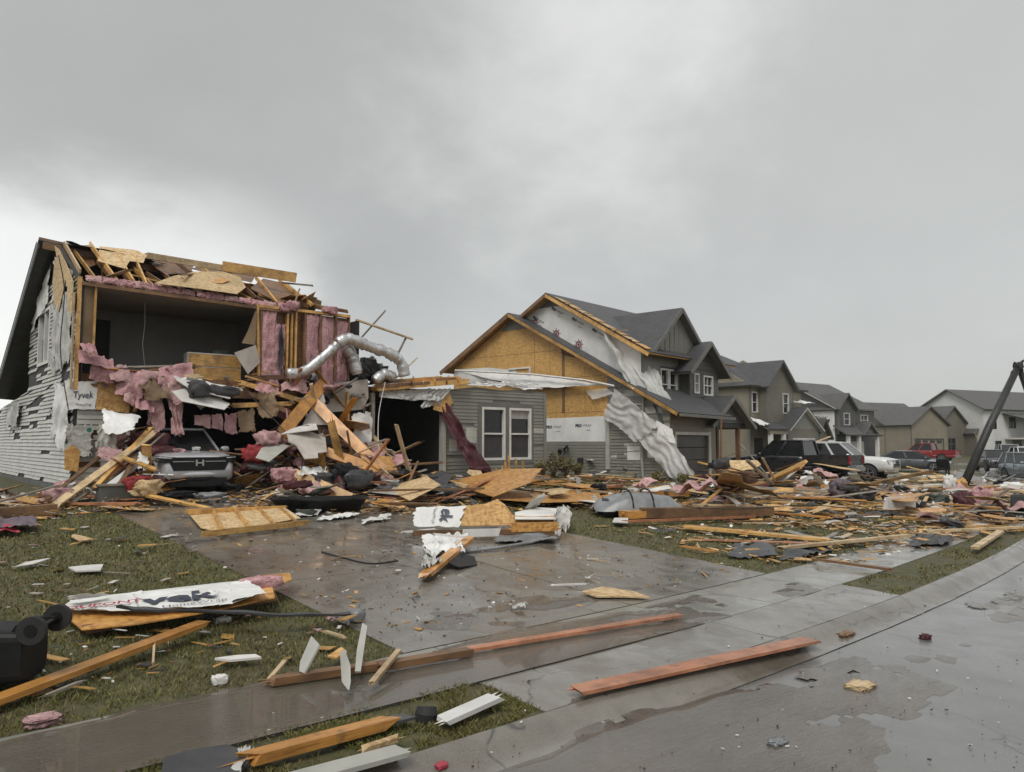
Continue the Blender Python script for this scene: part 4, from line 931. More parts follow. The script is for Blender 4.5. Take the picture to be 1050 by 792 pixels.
mb = MB(); mb.poly([(-3.2, 1.5), (-.35, 1.5), (-.35, 3.4), (-3.2, 4.9)], [], CL, .006); obj('house_wrap', mb, M['wrap_dirty'], Ch)
mb = MB(); bar(mb, CL, -2.3, -1.55, 1.5, 2.05, .01, .03); bar(mb, CL, -1.35, -.5, 1.6, 2.3, .01, .03); pw = obj('bare_patch', mb, M['wrap'], Ch)
mb = MB(); ring(mb, CL, -.95, 2.05, .10, .2, 16, z=.036); ring(mb, CL, -.95, 2.05, 0, .06, 10, z=.036); bar(mb, CL, -1.25, -.6, 2.27, 2.33, .03, .036); obj('printed_mark', mb, M['mark_maroon'], pw)
mb = MB(); mb.poly([(-9.3, 7.40), (-7.6, 7.40), (-8.49, 7.96)], [], CL, .02); obj('gable_vent', mb, M['trim_grey'], Ch)
mb = MB(); mb.poly([(-12.36, 5.15), (-8.2, 5.05), (-8.3, 5.5), (-10, 5.75), (-12.36, 5.8)], [], CL, .01); hw3 = obj('house_wrap', mb, M['wrap'], Ch); marks(hw3, CL, [(-10.3, 5.35)])
window(Ch, CL @ Matrix.Translation((0, 0, .03)), -8.75, -7.4, 5.15, 5.62, rail=False)
mb = MB(); bar(mb, CL, -3.3, -3.12, 1.1, 3.3, .0, .12); obj('corner_trim', mb, M['siding_light'], Ch)
mb = MB(); mb.tube([CL @ Vector(p) for p in ((-1.45, 4.0, .12), (-1.5, 3.0, .15), (-1.52, 1.6, .2), (-1.3, .8, .45))], .06, 8); obj('downspout', mb, M['siding'], Ch)
mb = MB(); mb.tube([CL @ Vector(p) for p in ((-1.0, 3.7, .1), (-.6, 3.0, .12), (-.45, 2.2, .15))], .035, 6); obj('torn_trim', mb, M['pole'], Ch)
for a, b, c, d in ((-2.3, -1.5, 3.7, 3.78), (-2.0, -.9, 3.35, 3.42)):
    mb = MB(); bar(mb, CL, a, b, c, d, .03, .06); obj('torn_trim', mb, M['siding_light'], Ch)
mb = MB(); bar(mb, CL, -5.75, -5.5, 1.55, 1.95, .0, .16); um = obj('meter_box', mb, M['trim_grey'], Ch); mb = MB(); mb.tube([CL @ Vector((-5.62, 1.82, .16)), CL @ Vector((-5.62, 1.82, .25))], .09, 12); mb.tube([CL @ Vector((-5.62, .9, .06)), CL @ Vector((-5.62, 1.55, .06))], .03, 6); mb.tube([CL @ Vector((-5.45, 1.9, .1)), CL @ Vector((-5.2, 2.05, .22)), CL @ Vector((-5.1, 1.9, .3))], .05, 6); obj('meter_dial', mb, M['black'], um)
mb = MB(); bar(mb, CL, -4.75, -4.5, 1.25, 1.55, .0, .12); um = obj('meter_box', mb, M['pole'], Ch); mb = MB(); mb.tube([CL @ Vector((-4.62, .7, .06)), CL @ Vector((-4.62, 1.25, .06))], .025, 6); obj('conduit', mb, M['pole'], um)
q = lambda *p: FC @ Vector(p)
# lower roof
slab('roof', Ch, q(0, -.25, 3.36), q(4.6, -.25, 3.30), q(4.6, 1.88, 4.49), q(0, 1.88, 4.53), .035, M['shingle'], M['pine'], .06)
slab('roof', Ch, q(0, 1.88, 4.53), q(.97, 1.88, 4.53), q(.97, 8.49, 8.17), q(0, 8.49, 8.17), .035, M['shingle'], M['pine'], .06)
slab('roof', Ch, q(.97, 13.0, 5.72), q(0, 13.0, 5.72), q(0, 8.49, 8.17), q(.97, 8.49, 8.17), .035, M['shingle'], M['pine'], .06)
mb = MB(); mb.beam(q(-.02, -.2, 3.28), q(-.02, 8.49, 8.05), .03, .13); obj('bargeboard', mb, M['pine'], Ch)
mb = MB(); mb.beam(q(-.02, 13.0, 5.62), q(-.02, 8.49, 8.05), .03, .2); obj('bargeboard', mb, M['brown'], Ch)
mb = MB(); mb.beam(q(0, -.33, 3.26), q(4.6, -.33, 3.2), .12, .12); obj('gutter', mb, M['trim_grey'], Ch)
# garage front
fo = rect(.35, 4.05, .5, 3.35); hs = [rect(.75, 3.4, .5, 2.5)]
w_ = wall('front_wall', Ch, CF, fo, hs, M['siding_brown'])
mb = MB(); siding(mb, CF, fo, hs, .5, 3.3, .16); obj('siding', mb, M['siding_brown'], w_)
mb = MB()
for i in range(4): bar(mb, CF, .75, 3.4, .5 + i * .5 + .012, 1.0 + i * .5 - .012, -.14, -.09)
obj('garage_door', mb, M['siding_dark'], Ch)
mb = MB(); bar(mb, CF, 3.4, 3.56, .5, 2.65, -.02, .05); bar(mb, CF, .62, .75, .5, 2.5, -.02, .03); bar(mb, CF, .62, 3.4, 2.5, 2.62, -.02, .04); obj('garage_frame', mb, M['siding_light'], Ch)
mb = MB(); bar(mb, FC, 4.0, 4.1, .35, 4.0, .5, 3.4); bar(mb, FC, .45, 8, 12.2, 12.4, .5, 5.7); obj('wall', mb, M['siding_dark'], Ch)
# taller part: wrapped gable side, grey front
XU, YU = 1.0, 1.9
CU = wm_left(XU, FC)
ug = [(-12.2, 3.0), (-YU, 3.0), (-YU, 6.1), (-6.75, 8.82), (-12.2, 5.9)]
sw_ = wall('side_wall', Ch, CU, ug, [], M['wrap'])
marks(sw_, CU, [(-6.6, 8.2), (-5.45, 7.6), (-4.35, 7.0), (-7.7, 7.9)], .15, -.5)
mb = MB()
for (a, b) in ((-7.7, 7.72), (-6.45, 7.1), (-5.2, 6.5)):
    ring(mb, CU, a, b, .10, .17, 18, z=.01); ring(mb, CU, a, b, 0, .07, 10, z=.01)
    for k in range(8): ring(mb, CU, a + .22 * math.cos(k * .785), b + .22 * math.sin(k * .785), 0, .032, 6, z=.01)
obj('printed_mark', mb, M['mark_maroon'], sw_)
mb = MB(); mb.poly([(-7.5, 8.36), (-6.0, 8.36), (-6.75, 8.78)], [], CU, .02); obj('gable_vent', mb, M['trim_grey'], Ch)
slab('roof', Ch, q(.6, 1.35, 5.86), q(8.4, 1.35, 5.86), q(8.4, 6.75, 8.97), q(.6, 6.75, 8.97), .035, M['shingle'], M['pine'], .07)
slab('roof', Ch, q(8.4, 12.3, 5.86), q(.6, 12.3, 5.86), q(.6, 6.75, 8.97), q(8.4, 6.75, 8.97), .035, M['shingle'], M['pine'], .07)
mb = MB(); mb.beam(q(.56, 1.4, 5.74), q(.56, 6.75, 8.83), .04, .14); obj('bargeboard', mb, M['pine'], Ch)
mb = MB(); mb.beam(q(.56, 12.3, 5.74), q(.56, 6.75, 8.83), .04, .14); obj('bargeboard', mb, M['brown'], Ch)
for k in range(8):                                         # bare, splintered decking near the torn edge
    a = 1.5 + k * .6; mb = MB(); L = .45 + .35 * rc.random()
    zz = 5.86 + (a - 1.35) * .576 + .03
    mb.poly([(0, 0), (L, rc.uniform(-.05, .05)), (L * rc.uniform(.6, 1), .5), (0, .6)], [], basis(q(.57, a, zz), FC.to_3x3() @ Vector((1, 0, 0)), FC.to_3x3() @ Vector((0, 1, .576))), .02); obj('bare_decking', mb, M['osb_pale' if k % 2 else 'osb'], Ch)
for k in range(5):
    a = 2.2 + k * .8; zz = 5.86 + (a - 1.35) * .576
    mb = MB(); mb.beam(q(.5, a, zz + .06), q(1.2 + rc.random() * .5, a + rc.uniform(-.2, .5), zz + .14), .08, .03, cut=.05); obj('loose_lath', mb, M['pale' if k % 2 else 'brown'], Ch)
CFu = wm_front(YU, FC)
fo = rect(XU, 4.9, 3.2, 6.1); hs = [rect(2.3, 3.7, 4.0, 5.35)]
w_ = wall('front_wall', Ch, CFu, fo, hs, M['siding_dark']); mb = MB(); siding(mb, CFu, fo, hs, 3.2, 6.08, .15); obj('siding', mb, M['siding'], w_)
window(Ch, CFu, 2.3, 2.98, 4.0, 5.35); window(Ch, CFu, 3.02, 3.7, 4.0, 5.35)
mb = MB(); bar(mb, FC, 4.0, 4.42, YU - .04, YU - .005, 3.3, 6.05); obj('recess_shade_strip', mb, M['pole'], Ch)  # flat dark strip; the shade of a recess is put into its colour
gable_front(Ch, FC, 3.62, 2.2, YU - .08, 5.2, 6.12, 1.85, 'siding', 'shingle', .3, batten=True)
CFb = wm_front(1.4, FC)
fo = rect(3.9, 6.6, 3.0, 5.5); hs = [rect(4.3, 4.75, 4.35, 5.25), rect(5.15, 6.05, 4.3, 5.2)]
w_ = wall('front_wall', Ch, CFb, fo, hs, M['siding_dark']); mb = MB(); siding(mb, CFb, fo, hs, 3.0, 5.48, .15); obj('siding', mb, M['siding_dark'], w_)
for h_ in hs: window(Ch, CFb, h_[0][0], h_[1][0], h_[0][1], h_[2][1], mull=1)
mb = MB(); bar(mb, FC, 3.9, 4.0, 1.53, 6, 3.0, 5.9); bar(mb, FC, 6.5, 6.6, 1.53, 6, 3, 5.6); bar(mb, FC, 7.9, 8, 2.1, 12, .5, 5.9); bar(mb, FC, 4.4, 8, 2.6, 2.7, .5, 5.9); obj('wall', mb, M['siding_dark'], Ch)
gable_front(Ch, FC, 5.2, 1.5, 1.38, 5, 5.45, 1.15, 'siding_dark', 'shingle', .4)
# porch
gable_front(Ch, FC, 5.25, 1.75, .3, 2.5, 3.05, 1.1, 'siding_dark', 'shingle', .35)
mb = MB(); bar(mb, FC, 3.6, 7.0, .31, .5, 2.85, 3.04); obj('porch_beam', mb, M['pole'], Ch)
for x in (4.35, 6.4): mb = MB(); bar(mb, FC, x - .08, x + .08, .32, .48, .6, 2.85); obj('porch_post', mb, M['dark_wood'], Ch)
mb = MB(); bar(mb, FC, 4.15, 7.6, 1.9, 2.0, .5, 3.1); obj('porch_wall', mb, M['siding_tan'], Ch)
mb = MB(); bar(mb, FC, 5.4, 6.3, 1.85, 1.89, .6, 2.7); obj('front_door', mb, M['black'], Ch)
# long torn strips of wrap and film
tears = [([(466, 380), (548, 384), (628, 395), (542, 399)], 60, 16, 'wrap', .05, .10, (0, -.35)), ([(616, 427), (630, 396), (676, 436), (652, 455)], 40, 40, 'film', .07, .10, (-.2, -.45)),
         ([(650, 448), (678, 436), (716, 489), (690, 493)], 50, 30, 'film', .07, .06, (-.35, -.6)), ([(672, 430), (690, 440), (694, 456), (674, 450)], 20, 20, 'wrap', .06, .2, (-.3, -.4)), ([(600, 400), (622, 398), (632, 404), (606, 410)], 20, 14, 'film', .05, .2, (-.1, -.2))]
def Cx(px, py, x): return plane(px, py, FC @ Vector((x, 0, 0)), FC.to_3x3() @ Vector((1, 0, 0)))
for k, (pp, nu, nv, mt, am, fo_, xs2) in enumerate(tears):
    mb = MB(); P4 = [Cx(x, y, .35 + (xs2[0] if i < 2 else xs2[1])) for i, (x, y) in enumerate(pp)]
    cloth(mb, P4[0], P4[1], P4[2], P4[3], nu, nv, am * 1.3, 1.5, .07, k + 50, fold=.035 if k in (1, 2) else .0, foldn=3.5, folddir='u' if k in (1, 2) else 'v'); obj('torn_wrap', mb, M[mt], Ch, smooth=True)
for k, (pp, ys) in enumerate(((((612, 334), (640, 350), (692, 418), (652, 402)), (3.9, 3.4, .9, 1.6)), (((650, 372), (672, 374), (694, 420), (668, 412)), (2.2, 1.7, .5, 1.2)), (((630, 372), (664, 376), (680, 410), (648, 400)), (3, 2.2, 1.0, 1.7)))):
    mb = MB(); P4 = []
    for (x, y), yy in zip(pp, ys): P4.append(plane(x, y, FC @ Vector((0, yy, 0)), FC.to_3x3() @ Vector((0, 1, 0))))
    cloth(mb, *P4, 36, 36, .13, 1.4, .08, k + 70, fold=.04, foldn=3.5); obj('torn_wrap', mb, M['film'], Ch, smooth=True)
mb = MB(); mb.tube([Cx(467, 380, -.05), Cx(545, 384, -.1), Cx(600, 390, -.1), Cx(630, 396, .1)], .05, 6); obj('torn_trim', mb, M['trim'], Ch)
# ------------------------------------------------------------------ houses further along the street
pD = at(773, 392, 51); FD = W4((pD.x, pD.y, 0), 4)
D = thing('tan_house', 'two-storey tan house with a grey hipped roof behind the black pickup', 'house', (pD.x, pD.y, .4), rad(4))
block(D, FD, 0, 7.6, .3, 9.5, .2, 6.1, 2.5, 'x', 'siding_tan', 'shingle', hipf=3.6, over=.4, back='siding_tan', front=(('win', .2, 1.0, 4.2, 5.6),), course=.17)
block(D, FD, 1.1, 5.0, -.3, 3, 3.4, 6.1, 1.65, 'y', 'siding_brown', 'shingle', 'siding_brown', back='siding_brown', front=(('win', 3.4, 4.3, 4.2, 5.6),), course=.17)
block(D, FD, 2.4, 7.2, -1.1, 2, .2, 3.15, 1.4, 'y', 'siding_brown', 'shingle', 'siding', back='siding_brown', front=(('garage', 3.2, 6.4, .2, 2.4, 'siding_dark', 'trim'),), course=.17, deck='trim')
block(D, FD, 7.4, 9.4, -.8, 3, .2, 2.75, 1.15, 'y', 'siding_brown', 'shingle', 'siding_brown', back='siding_brown', front=(('win', 8.0, 8.9, 1.0, 2.2),), course=.17)
slab('porch_roof', D, FD @ Vector((-.5, -1.3, 3.1)), FD @ Vector((2.3, -1.3, 3.1)), FD @ Vector((2.3, .3, 3.85)), FD @ Vector((-.5, .3, 3.85)), .03, M['shingle'], M['trim_grey'])
mb = MB(); bar(mb, FD, -.3, 2.3, -1.2, -1.05, 2.75, 2.96); obj('porch_beam', mb, M['siding_tan'], D)
for x in (-.2, 1.6): mb = MB(); bar(mb, FD, x, x + .25, -1.25, -1.0, .2, 2.74); obj('porch_post', mb, M['trim'], D)
mb = MB(); bar(mb, FD, .4, 1.5, .22, .27, .4, 2.5); obj('front_door', mb, M['void'], D)
for k, q4 in enumerate((((-1.3, -1.2, 3.25), (.3, -1.2, 3.3), (.3, .2, 3.85), (-1.3, .2, 3.9)), ((4.6, -.9, 4.9), (7.4, -.9, 5.0), (7.2, .2, 5.3), (4.6, .2, 5.1)))):
    mb = MB(); cloth(mb, *[FD @ Vector(p) for p in q4], 14, 10, .1, 2, .2, 3 + k); obj('torn_wrap', mb, M['wrap'], D, smooth=True)
pE = at(856, 417, 75); FE = W4((pE.x, pE.y, 0), -4)
E_ = thing('dark_house', 'dark grey two-storey house with white wrap on its side and white porch columns', 'house', (pE.x, pE.y, .3), rad(-4))
block(E_, FE, 0, 7.2, 0, 10.2, .2, 5.6, 2.75, 'x', 'siding_dark', 'shingle_brown', 'siding_dark', back='siding_dark', over=.35, front=(('win', 4.6, 6.0, 3.9, 5.0, 'trim'),), course=.2, deck='trim')
mb = MB(); mb.poly([(-9.9, .3), (-.05, .3), (-.05, 5.5), (-9.9, 5.5)], [], wm_left(0, FE) @ Matrix.Translation((0, 0, .025)), .02); hw = obj('house_wrap', mb, M['wrap'], E_)
marks(hw, wm_left(-.035, FE), [(-5.0, 4.8), (-3.4, 4.9), (-1.9, 4.6), (-1.8, 3.2), (-1.8, 2.0)], .3)
mb = MB(); mb.poly([(-2.4, 4.1), (-.5, 4.5), (-.7, 4.0), (-2.2, 3.6)], [], wm_left(-.06, FE), .02); obj('torn_patch', mb, M['void'], E_)
block(E_, FE, .0, 2.9, -.35, 3, 3.0, 5.6, 1.35, 'y', 'siding_dark', 'shingle_brown', back='siding_dark', front=(('win', .9, 2.0, 3.9, 5.1),), course=.2)
gable_front(E_, FE, 4.1, 1.3, -1.1, 1.5, 3.05, 1.1, 'siding', 'shingle_brown', .3)
slab('porch_roof', E_, FE @ Vector((-.4, -1.5, 2.95)), FE @ Vector((6.2, -1.5, 2.95)), FE @ Vector((6.2, 0, 3.9)), FE @ Vector((-.4, 0, 3.9)), .03, M['shingle_brown'], M['trim_grey'])
for x in (.0, 1.9, 5.3): mb = MB(); bar(mb, FE, x, x + .3, -1.35, -1.05, .2, 2.84); obj('porch_post', mb, M['trim'], E_)
mb = MB(); bar(mb, FE, 2.4, 4.9, -.12, -.03, .2, 2.3)
for i in range(3): bar(mb, FE, 2.4, 4.9, -.125, -.12, .7 + i * .5, .715 + i * .5)
obj('garage_door', mb, M['trim'], E_)
mb = MB(); bar(mb, FE, .4, 1.4, -.08, -.03, .3, 2.4); obj('front_door', mb, M['void'], E_)
pF = at(934, 433, 92); FF = W4((pF.x, pF.y, 0), -15)
F_h = thing('khaki_house', 'khaki house with a long grey roof behind the red pickup', 'house', (pF.x, pF.y, .4), rad(-15))
block(F_h, FF, 0, 6.6, 0, 5, .1, 4.4, 2.1, 'y', 'siding_tan', 'shingle_brown', back='siding_tan', front=(('garage', .6, 5.7, .1, 2.6, 'siding_tan', 'siding_dark'),), course=.2)
block(F_h, FF, -.01, 9.0, 3.6, 12.4, .1, 4.4, 2.9, 'x', 'siding_tan', 'shingle_brown', back='siding_tan', course=.2)
pH = at(973, 436, 97); FH = W4((pH.x, pH.y, 0), -15)
H_ = thing('ruined_house', 'brown house with two small gables and a torn-out corner, beside the khaki house', 'house', (pH.x, pH.y, .4), rad(-15))
block(H_, FH, -2, 3.0, -.2, 8, .1, 4.6, 2.1, 'y', 'siding_brown', 'shingle_brown', back='siding_brown', front=(('win', -.9, .9, 1.2, 2.8, 'trim_grey'),), course=.2)
block(H_, FH, 2.6, 7.0, -1.6, 7, .1, 3.5, 1.9, 'y', 'siding_brown', 'shingle_brown', back='siding_brown', front=(('garage', 3.2, 6.6, .1, 2.6, 'void', 'dark_wood'),), course=.2)
for k in range(12):
    a = rng.uniform(3, 6.8); mb = MB(); mb.beam(FH @ Vector((a, -2.0 - rng.random(), .2)), FH @ Vector((a + rng.uniform(-1.5, 1.5), -1.7, rng.uniform(1.5, 3.6))), .12, .06); obj('broken_stud', mb, M['pale' if k % 2 else 'greywood'], H_)
pG = at(1008, 417, 96); FG = W4((pG.x, pG.y, 0), -16)
G_ = thing('white_house', 'tall white house with a grey roof behind the broken dark pole', 'house', (pG.x, pG.y, .3), rad(-16))
block(G_, FG, 0, 16, 0, 9.2, .1, 6.5, 2.5, 'x', 'siding_white', 'shingle_brown', 'siding_white', back='siding_white', over=.5, course=.2, front=(('win', 1.6, 2.4, 3.9, 5.4, 'black'), ('win', 2.0, 3.2, .9, 2.4, 'black'), ('win', 4.9, 6.2, 4.0, 5.4, 'black')), deck='trim_grey', trim='siding_white')
slab('porch_roof', G_, FG @ Vector((3.6, -3.2, 5.1)), FG @ Vector((13, -3.2, 5.1)), FG @ Vector((13, 0, 5.9)), FG @ Vector((3.6, 0, 5.9)), .03, M['shingle_brown'], M['pole'])
for x in (4.2, 8.0, 12.4): mb = MB(); bar(mb, FG, x, x + .35, -3.1, -2.75, .1, 5.0); obj('porch_post', mb, M['trim'], G_)
mb = MB(); bar(mb, FG, 3.8, 12.8, -3.1, -.1, 2.6, 2.8); obj('balcony_floor', mb, M['trim'], G_)
mb = MB(); bar(mb, FG, 4.5, 12.4, -3.05, -3.0, 3.7, 3.8)
for k in range(40): bar(mb, FG, 4.5 + k * .2, 4.54 + k * .2, -3.05, -3.0, 2.8, 3.7)
obj('railing', mb, M['black'], G_)
mb = MB(); bar(mb, FG, 5.4, 7.2, -.06, -.01, .2, 2.5); obj('front_door', mb, M['siding_dark'], G_)
# ------------------------------------------------------------------ vehicles
KIND = {
 'suv': dict(st=[(-2.28, .48, .92, .70), (-2.2, .36, 1.04, .86), (-1.75, .27, 1.06, .91), (-.6, .24, 1.05, .93), (.6, .24, 1.04, .93), (1.1, .26, 1.03, .925), (1.5, .28, 1.02, .92), (1.95, .30, .99, .905), (2.18, .32, .93, .87), (2.28, .36, .85, .82), (2.33, .45, .70, .76)],
   gh=(-2.12, 1.2, -1.95, .38, 1.03, 1.66, .87, .66), wh=(1.42, -1.33, .35), hl=(2.19, .82, .72, .26, .13), gr=(2.315, .72, .56, .2), tl=(-2.24, .95, .74, .2, .3)),
 'sedan': dict(st=[(-2.38, .5, .86, .66), (-2.28, .36, .94, .82), (-1.7, .24, .95, .89), (-.5, .2, .92, .915), (.6, .2, .9, .915), (1.2, .22, .88, .9), (1.8, .25, .82, .86), (2.2, .3, .74, .78), (2.38, .36, .62, .64)],
   gh=(-1.95, 1.25, -1.0, .25, .9, 1.43, .84, .62), wh=(1.45, -1.38, .33), hl=(2.24, .68, .66, .34, .11), gr=(2.35, .52, .45, .14), tl=(-2.34, .8, .68, .3, .14)),
 'pickup': dict(st=[(-2.95, .62, .78, .95), (-2.85, .5, .8, .985), (-1.0, .45, .8, 1.0), (-.95, .42, 1.2, 1.0), (.2, .42, 1.2, 1.0), (1.15, .42, 1.2, .995), (1.6, .44, 1.18, .98), (2.4, .48, 1.13, .95), (2.75, .5, 1.05, .9), (2.88, .55, .9, .8)],
   gh=(-.95, 1.25, -.82, .5, 1.18, 1.9, .93, .74), wh=(1.85, -1.75, .4), hl=(2.76, .93, .78, .32, .2), gr=(2.86, .85, .6, .34), tl=(-2.93, 1.0, .9, .12, .34)),
 'van': dict(st=[(-2.5, .45, 1.1, .8), (-2.42, .34, 1.2, .93), (-.5, .27, 1.2, .97), (1.2, .27, 1.15, .97), (1.9, .3, 1.05, .93), (2.3, .34, .92, .84), (2.5, .42, .75, .7)],
   gh=(-2.4, 1.7, -2.2, .8, 1.17, 1.85, .92, .76), wh=(1.55, -1.5, .34), hl=(2.32, .84, .72, .3, .2), gr=(2.47, .66, .5, .2), tl=(-2.46, 1.0, .8, .16, .4)),
}
def vehicle(name, label, cat, loc, heading, kind, pm, dent=0.0, rimm='rim', lights=True, emblem=False, chrome='metal', seed=1):
    K = KIND[kind]; T = thing(name, label, cat, loc, heading); Mv = WM[T.name]
    def put(nm, mb, mt, par=T, sm=False): return obj(nm, mb, mt, par, Mv, smooth=sm)
    rings = []
    for (x, zl, zt, w) in K['st']:
        h = zt - zl; sh_2 = [(.86, 0), (.97, .12), (1.0, .38), (.995, .62), (.975, .82), (.93, .95), (.80, 1.0), (.4, 1.03), (0, 1.035)]
        half = [(w * a, zl + h * b) for a, b in sh_2]
        rings.append([(x, -y, z) for y, z in half] + [(x, y, z) for y, z in reversed(half[:-1])])
    # denser rings so the panels curve
    R2 = []
    for i in range(len(rings) - 1):
        for k in range(4):
            t_ = k / 4; R2.append([tuple(a * (1 - t_) + b * t_ for a, b in zip(p, q_)) for p, q_ in zip(rings[i], rings[i + 1])])
    R2.append(rings[-1]); n = len(R2[0]); mb = MB()
    if dent:
        R2 = [[tuple(Vector(p) + Vector((0, 1 if p[1] < 0 else -1, -.5)) * max(0, noise.noise(Vector(p) * 1.7 + Vector((seed, 0, 0)))) * dent) for p in r_] for r_ in R2]
    mb.add([p for r_ in R2 for p in r_], [(i * n + k, i * n + (k + 1) % n, (i + 1) * n + (k + 1) % n, (i + 1) * n + k) for i in range(len(R2) - 1) for k in range(n)] + [tuple(range(n - 1, -1, -1)), tuple((len(R2) - 1) * n + k for k in range(n))])
    body = put('body', mb, [M[pm], M['black']], T, True)
    xa, xb, xc, xd, zb, zt, wb, wr = K['gh']; c = lambda sx, t_: None
    B_ = [(xa, -wb), (xb, -wb * .92), (xb, wb * .92), (xa, wb)]; Rf = [(xc, -wr), (xd, -wr * .96), (xd, wr * .96), (xc, wr)]
    mb = MB(); mb.add([(x, y, zb) for x, y in B_] + [(x, y, zt - .05) for x, y in Rf], [(0, 1, 5, 4), (1, 2, 6, 5), (2, 3, 7, 6), (3, 0, 4, 7)])
    put('window_glass', mb, M['glass'])
    mb = MB()                                              # roof skin, crowned, and pillars
    def rf(u, v): 
        x = xc + (xd - xc) * u; y = (v * 2 - 1) * (wr + .012); e = min(u, 1 - u, 1) ; k = 1 - (v * 2 - 1) ** 4
        return (x + .02 * (u - .5), y, zt - .055 + .06 * k * min(1, e * 6) ** .5)
    mb.grid(rf, 14, 12)
    o_ = put('roof', mb, M[pm], T, True)
    mb = MB()
    for sg in (-1, 1):
        i = 0 if sg < 0 else 3; j = 1 if sg < 0 else 2
        for (bx, by), (tx, ty), w_ in (((xa, wb), (xc, wr), .12), ((xb, wb * .92), (xd, wr * .96), .07), ((xa + (xb - xa) * .56, wb * .97), (xc + (xd - xc) * .52, wr * .985), .09)) + ((((xa + (xb - xa) * .24, wb * .985), (xc + (xd - xc) * .2, wr * .99), .09),) if kind in ('suv', 'van') else ()):
            mb.beam((bx, sg * by, zb), (tx, sg * ty, zt - .05), w_, .05, up=(0, 1, 0))
        mb.beam((xc - .02, sg * wr, zt - .05), (xd + .02, sg * wr * .97, zt - .05), .06, .06)
    mb.beam((xd, -wr, zt - .05), (xd, wr, zt - .05), .08, .05); mb.beam((xc, -wr, zt - .05), (xc, wr, zt - .05), .08, .05)
    put('pillars', mb, M[pm] if pm not in ('p_silver',) else M[pm])
    wx, rx, r = K['wh']; W_ = max(s[3] for s in K['st'])
    for x in (wx, rx):
        for sg in (-1, 1):
            mb = MB(); ring(mb, basis((x, sg * (W_ + .004), r + .02), (1, 0, 0), (0, 0, 1)) if sg < 0 else basis((x, sg * (W_ + .004), r + .02), (-1, 0, 0), (0, 0, 1)), 0, 0, 0, r * 1.17, 24, -.25, math.pi + .25)
            put('wheel_arch', mb, M['black'])
            mb = MB(); P_ = []
            prof = [(W_ - .2, r * .6), (W_ - .2, r * .97), (W_ - .12, r), (W_ - .02, r), (W_ + .022, r * .94), (W_ + .025, r * .66)]
            V = []; nn = 28
            for (yy, rr) in prof:
                for k in range(nn):
                    a = 2 * math.pi * k / nn; V.append((x + math.cos(a) * rr, sg * yy, r + math.sin(a) * rr))
            mb.add(V, [(i * nn + k, i * nn + (k + 1) % nn, (i + 1) * nn + (k + 1) % nn, (i + 1) * nn + k) for i in range(len(prof) - 1) for k in range(nn)])
            wl_ = put('wheel', mb, M['rubber'], T, True)
            mb = MB(); Mr = basis((x, sg * (W_ + .006), r), (1, 0, 0), (0, 0, 1)) if sg < 0 else basis((x, sg * (W_ + .006), r), (-1, 0, 0), (0, 0, 1))
            ring(mb, Mr, 0, 0, r * .58, r * .67, 28, z=.018); ring(mb, Mr, 0, 0, 0, r * .16, 12, z=.016)
            for k in range(5):
                a = k * 2 * math.pi / 5 + .3; mb.beam(Mr @ Vector((math.cos(a) * r * .1, math.sin(a) * r * .1, .0)), Mr @ Vector((math.cos(a) * r * .62, math.sin(a) * r * .62, .0)), r * .16, .02, up=(0, 1, 0))
            put('rim', mb, M[rimm], wl_)
            mb = MB(); ring(mb, Mr, 0, 0, 0, r * .66, 20, z=-.02); put('wheel_well', mb, M['black'], wl_)
    x, z, y, w_, h_ = K['hl']; x += .07
    for sg in (-1, 1):
        mb = MB(); mb.add([(x + .12, sg * (y - w_), z - h_ * .3), (x + .10, sg * (y - w_), z + h_ * .4), (x - .10, sg * (y + .12), z + h_ * .55), (x - .04, sg * (y + .14), z - h_ * .35), (x - .35, sg * (y - w_), z), (x - .4, sg * (y + .05), z)],
                         [(0, 1, 2, 3), (0, 3, 5, 4), (1, 4, 5, 2), (2, 5, 3), (0, 4, 1)])
        put('headlight', mb, M['lamp'])
        mb = MB(); xx, zz, yy, ww, hh = K['tl']; mb.box((xx, sg * yy, zz), (.1, ww, hh)); put('tail_light', mb, M['tail'])
        mb = MB(); puff(mb, (xb - .25, sg * (wb + .17), zb + .06), (.14, .24, .16), amp=0, n=6, e=.7); put('mirror', mb, M[pm], T, True)
    x, z, w_, h_ = K['gr']
    mb = MB(); mb.box((x - .02, 0, z), (.09, w_ * 2, h_)); g_ = put('grille', mb, M['black'])
    mb = MB()
    for k in range(3): mb.box((x + .028, 0, z - h_ * .35 + k * h_ * .35), (.012, w_ * 1.9, .02))
    put('grille_bar', mb, M['black' if emblem else chrome], g_)
    mb = MB(); zl = K['st'][-1][1]
    mb.grid(lambda u, v: (x - .02 + .05 * math.sin(math.pi * v) - .30 * abs(u * 2 - 1) ** 3, (u * 2 - 1) * W_ * .96, zl - .16 + .2 * v), 16, 4); put('bumper', mb, M['black' if kind != 'pickup' else chrome], T, True)
    mb = MB(); xr = K['st'][0][0]; mb.box((xr - .03, 0, K['st'][0][1] - .02), (.12, W_ * 1.7, .18)); put('bumper', mb, M[chrome if kind == 'pickup' else 'black'])
    for sg in (-1, 1):                                     # door joints and handles
        x0_, x1_ = xa + (xb - xa) * (.24 if kind != 'pickup' else .06), xb - .12; xm = xa + (xb - xa) * .56
        for xx in (x0_, xm, x1_): mb = MB(); mb.box((xx, sg * W_ * .988, (zb + .45) / 2 + .1), (.014, .02, zb - .5)); put('door_joint', mb, M['black'])
        for xx in (x0_ + .15, xm + .15):
            mb = MB(); mb.box((xx, sg * (W_ * .985 + .015), zb - .14), (.2, .03, .035)); put('door_handle', mb, M[pm])
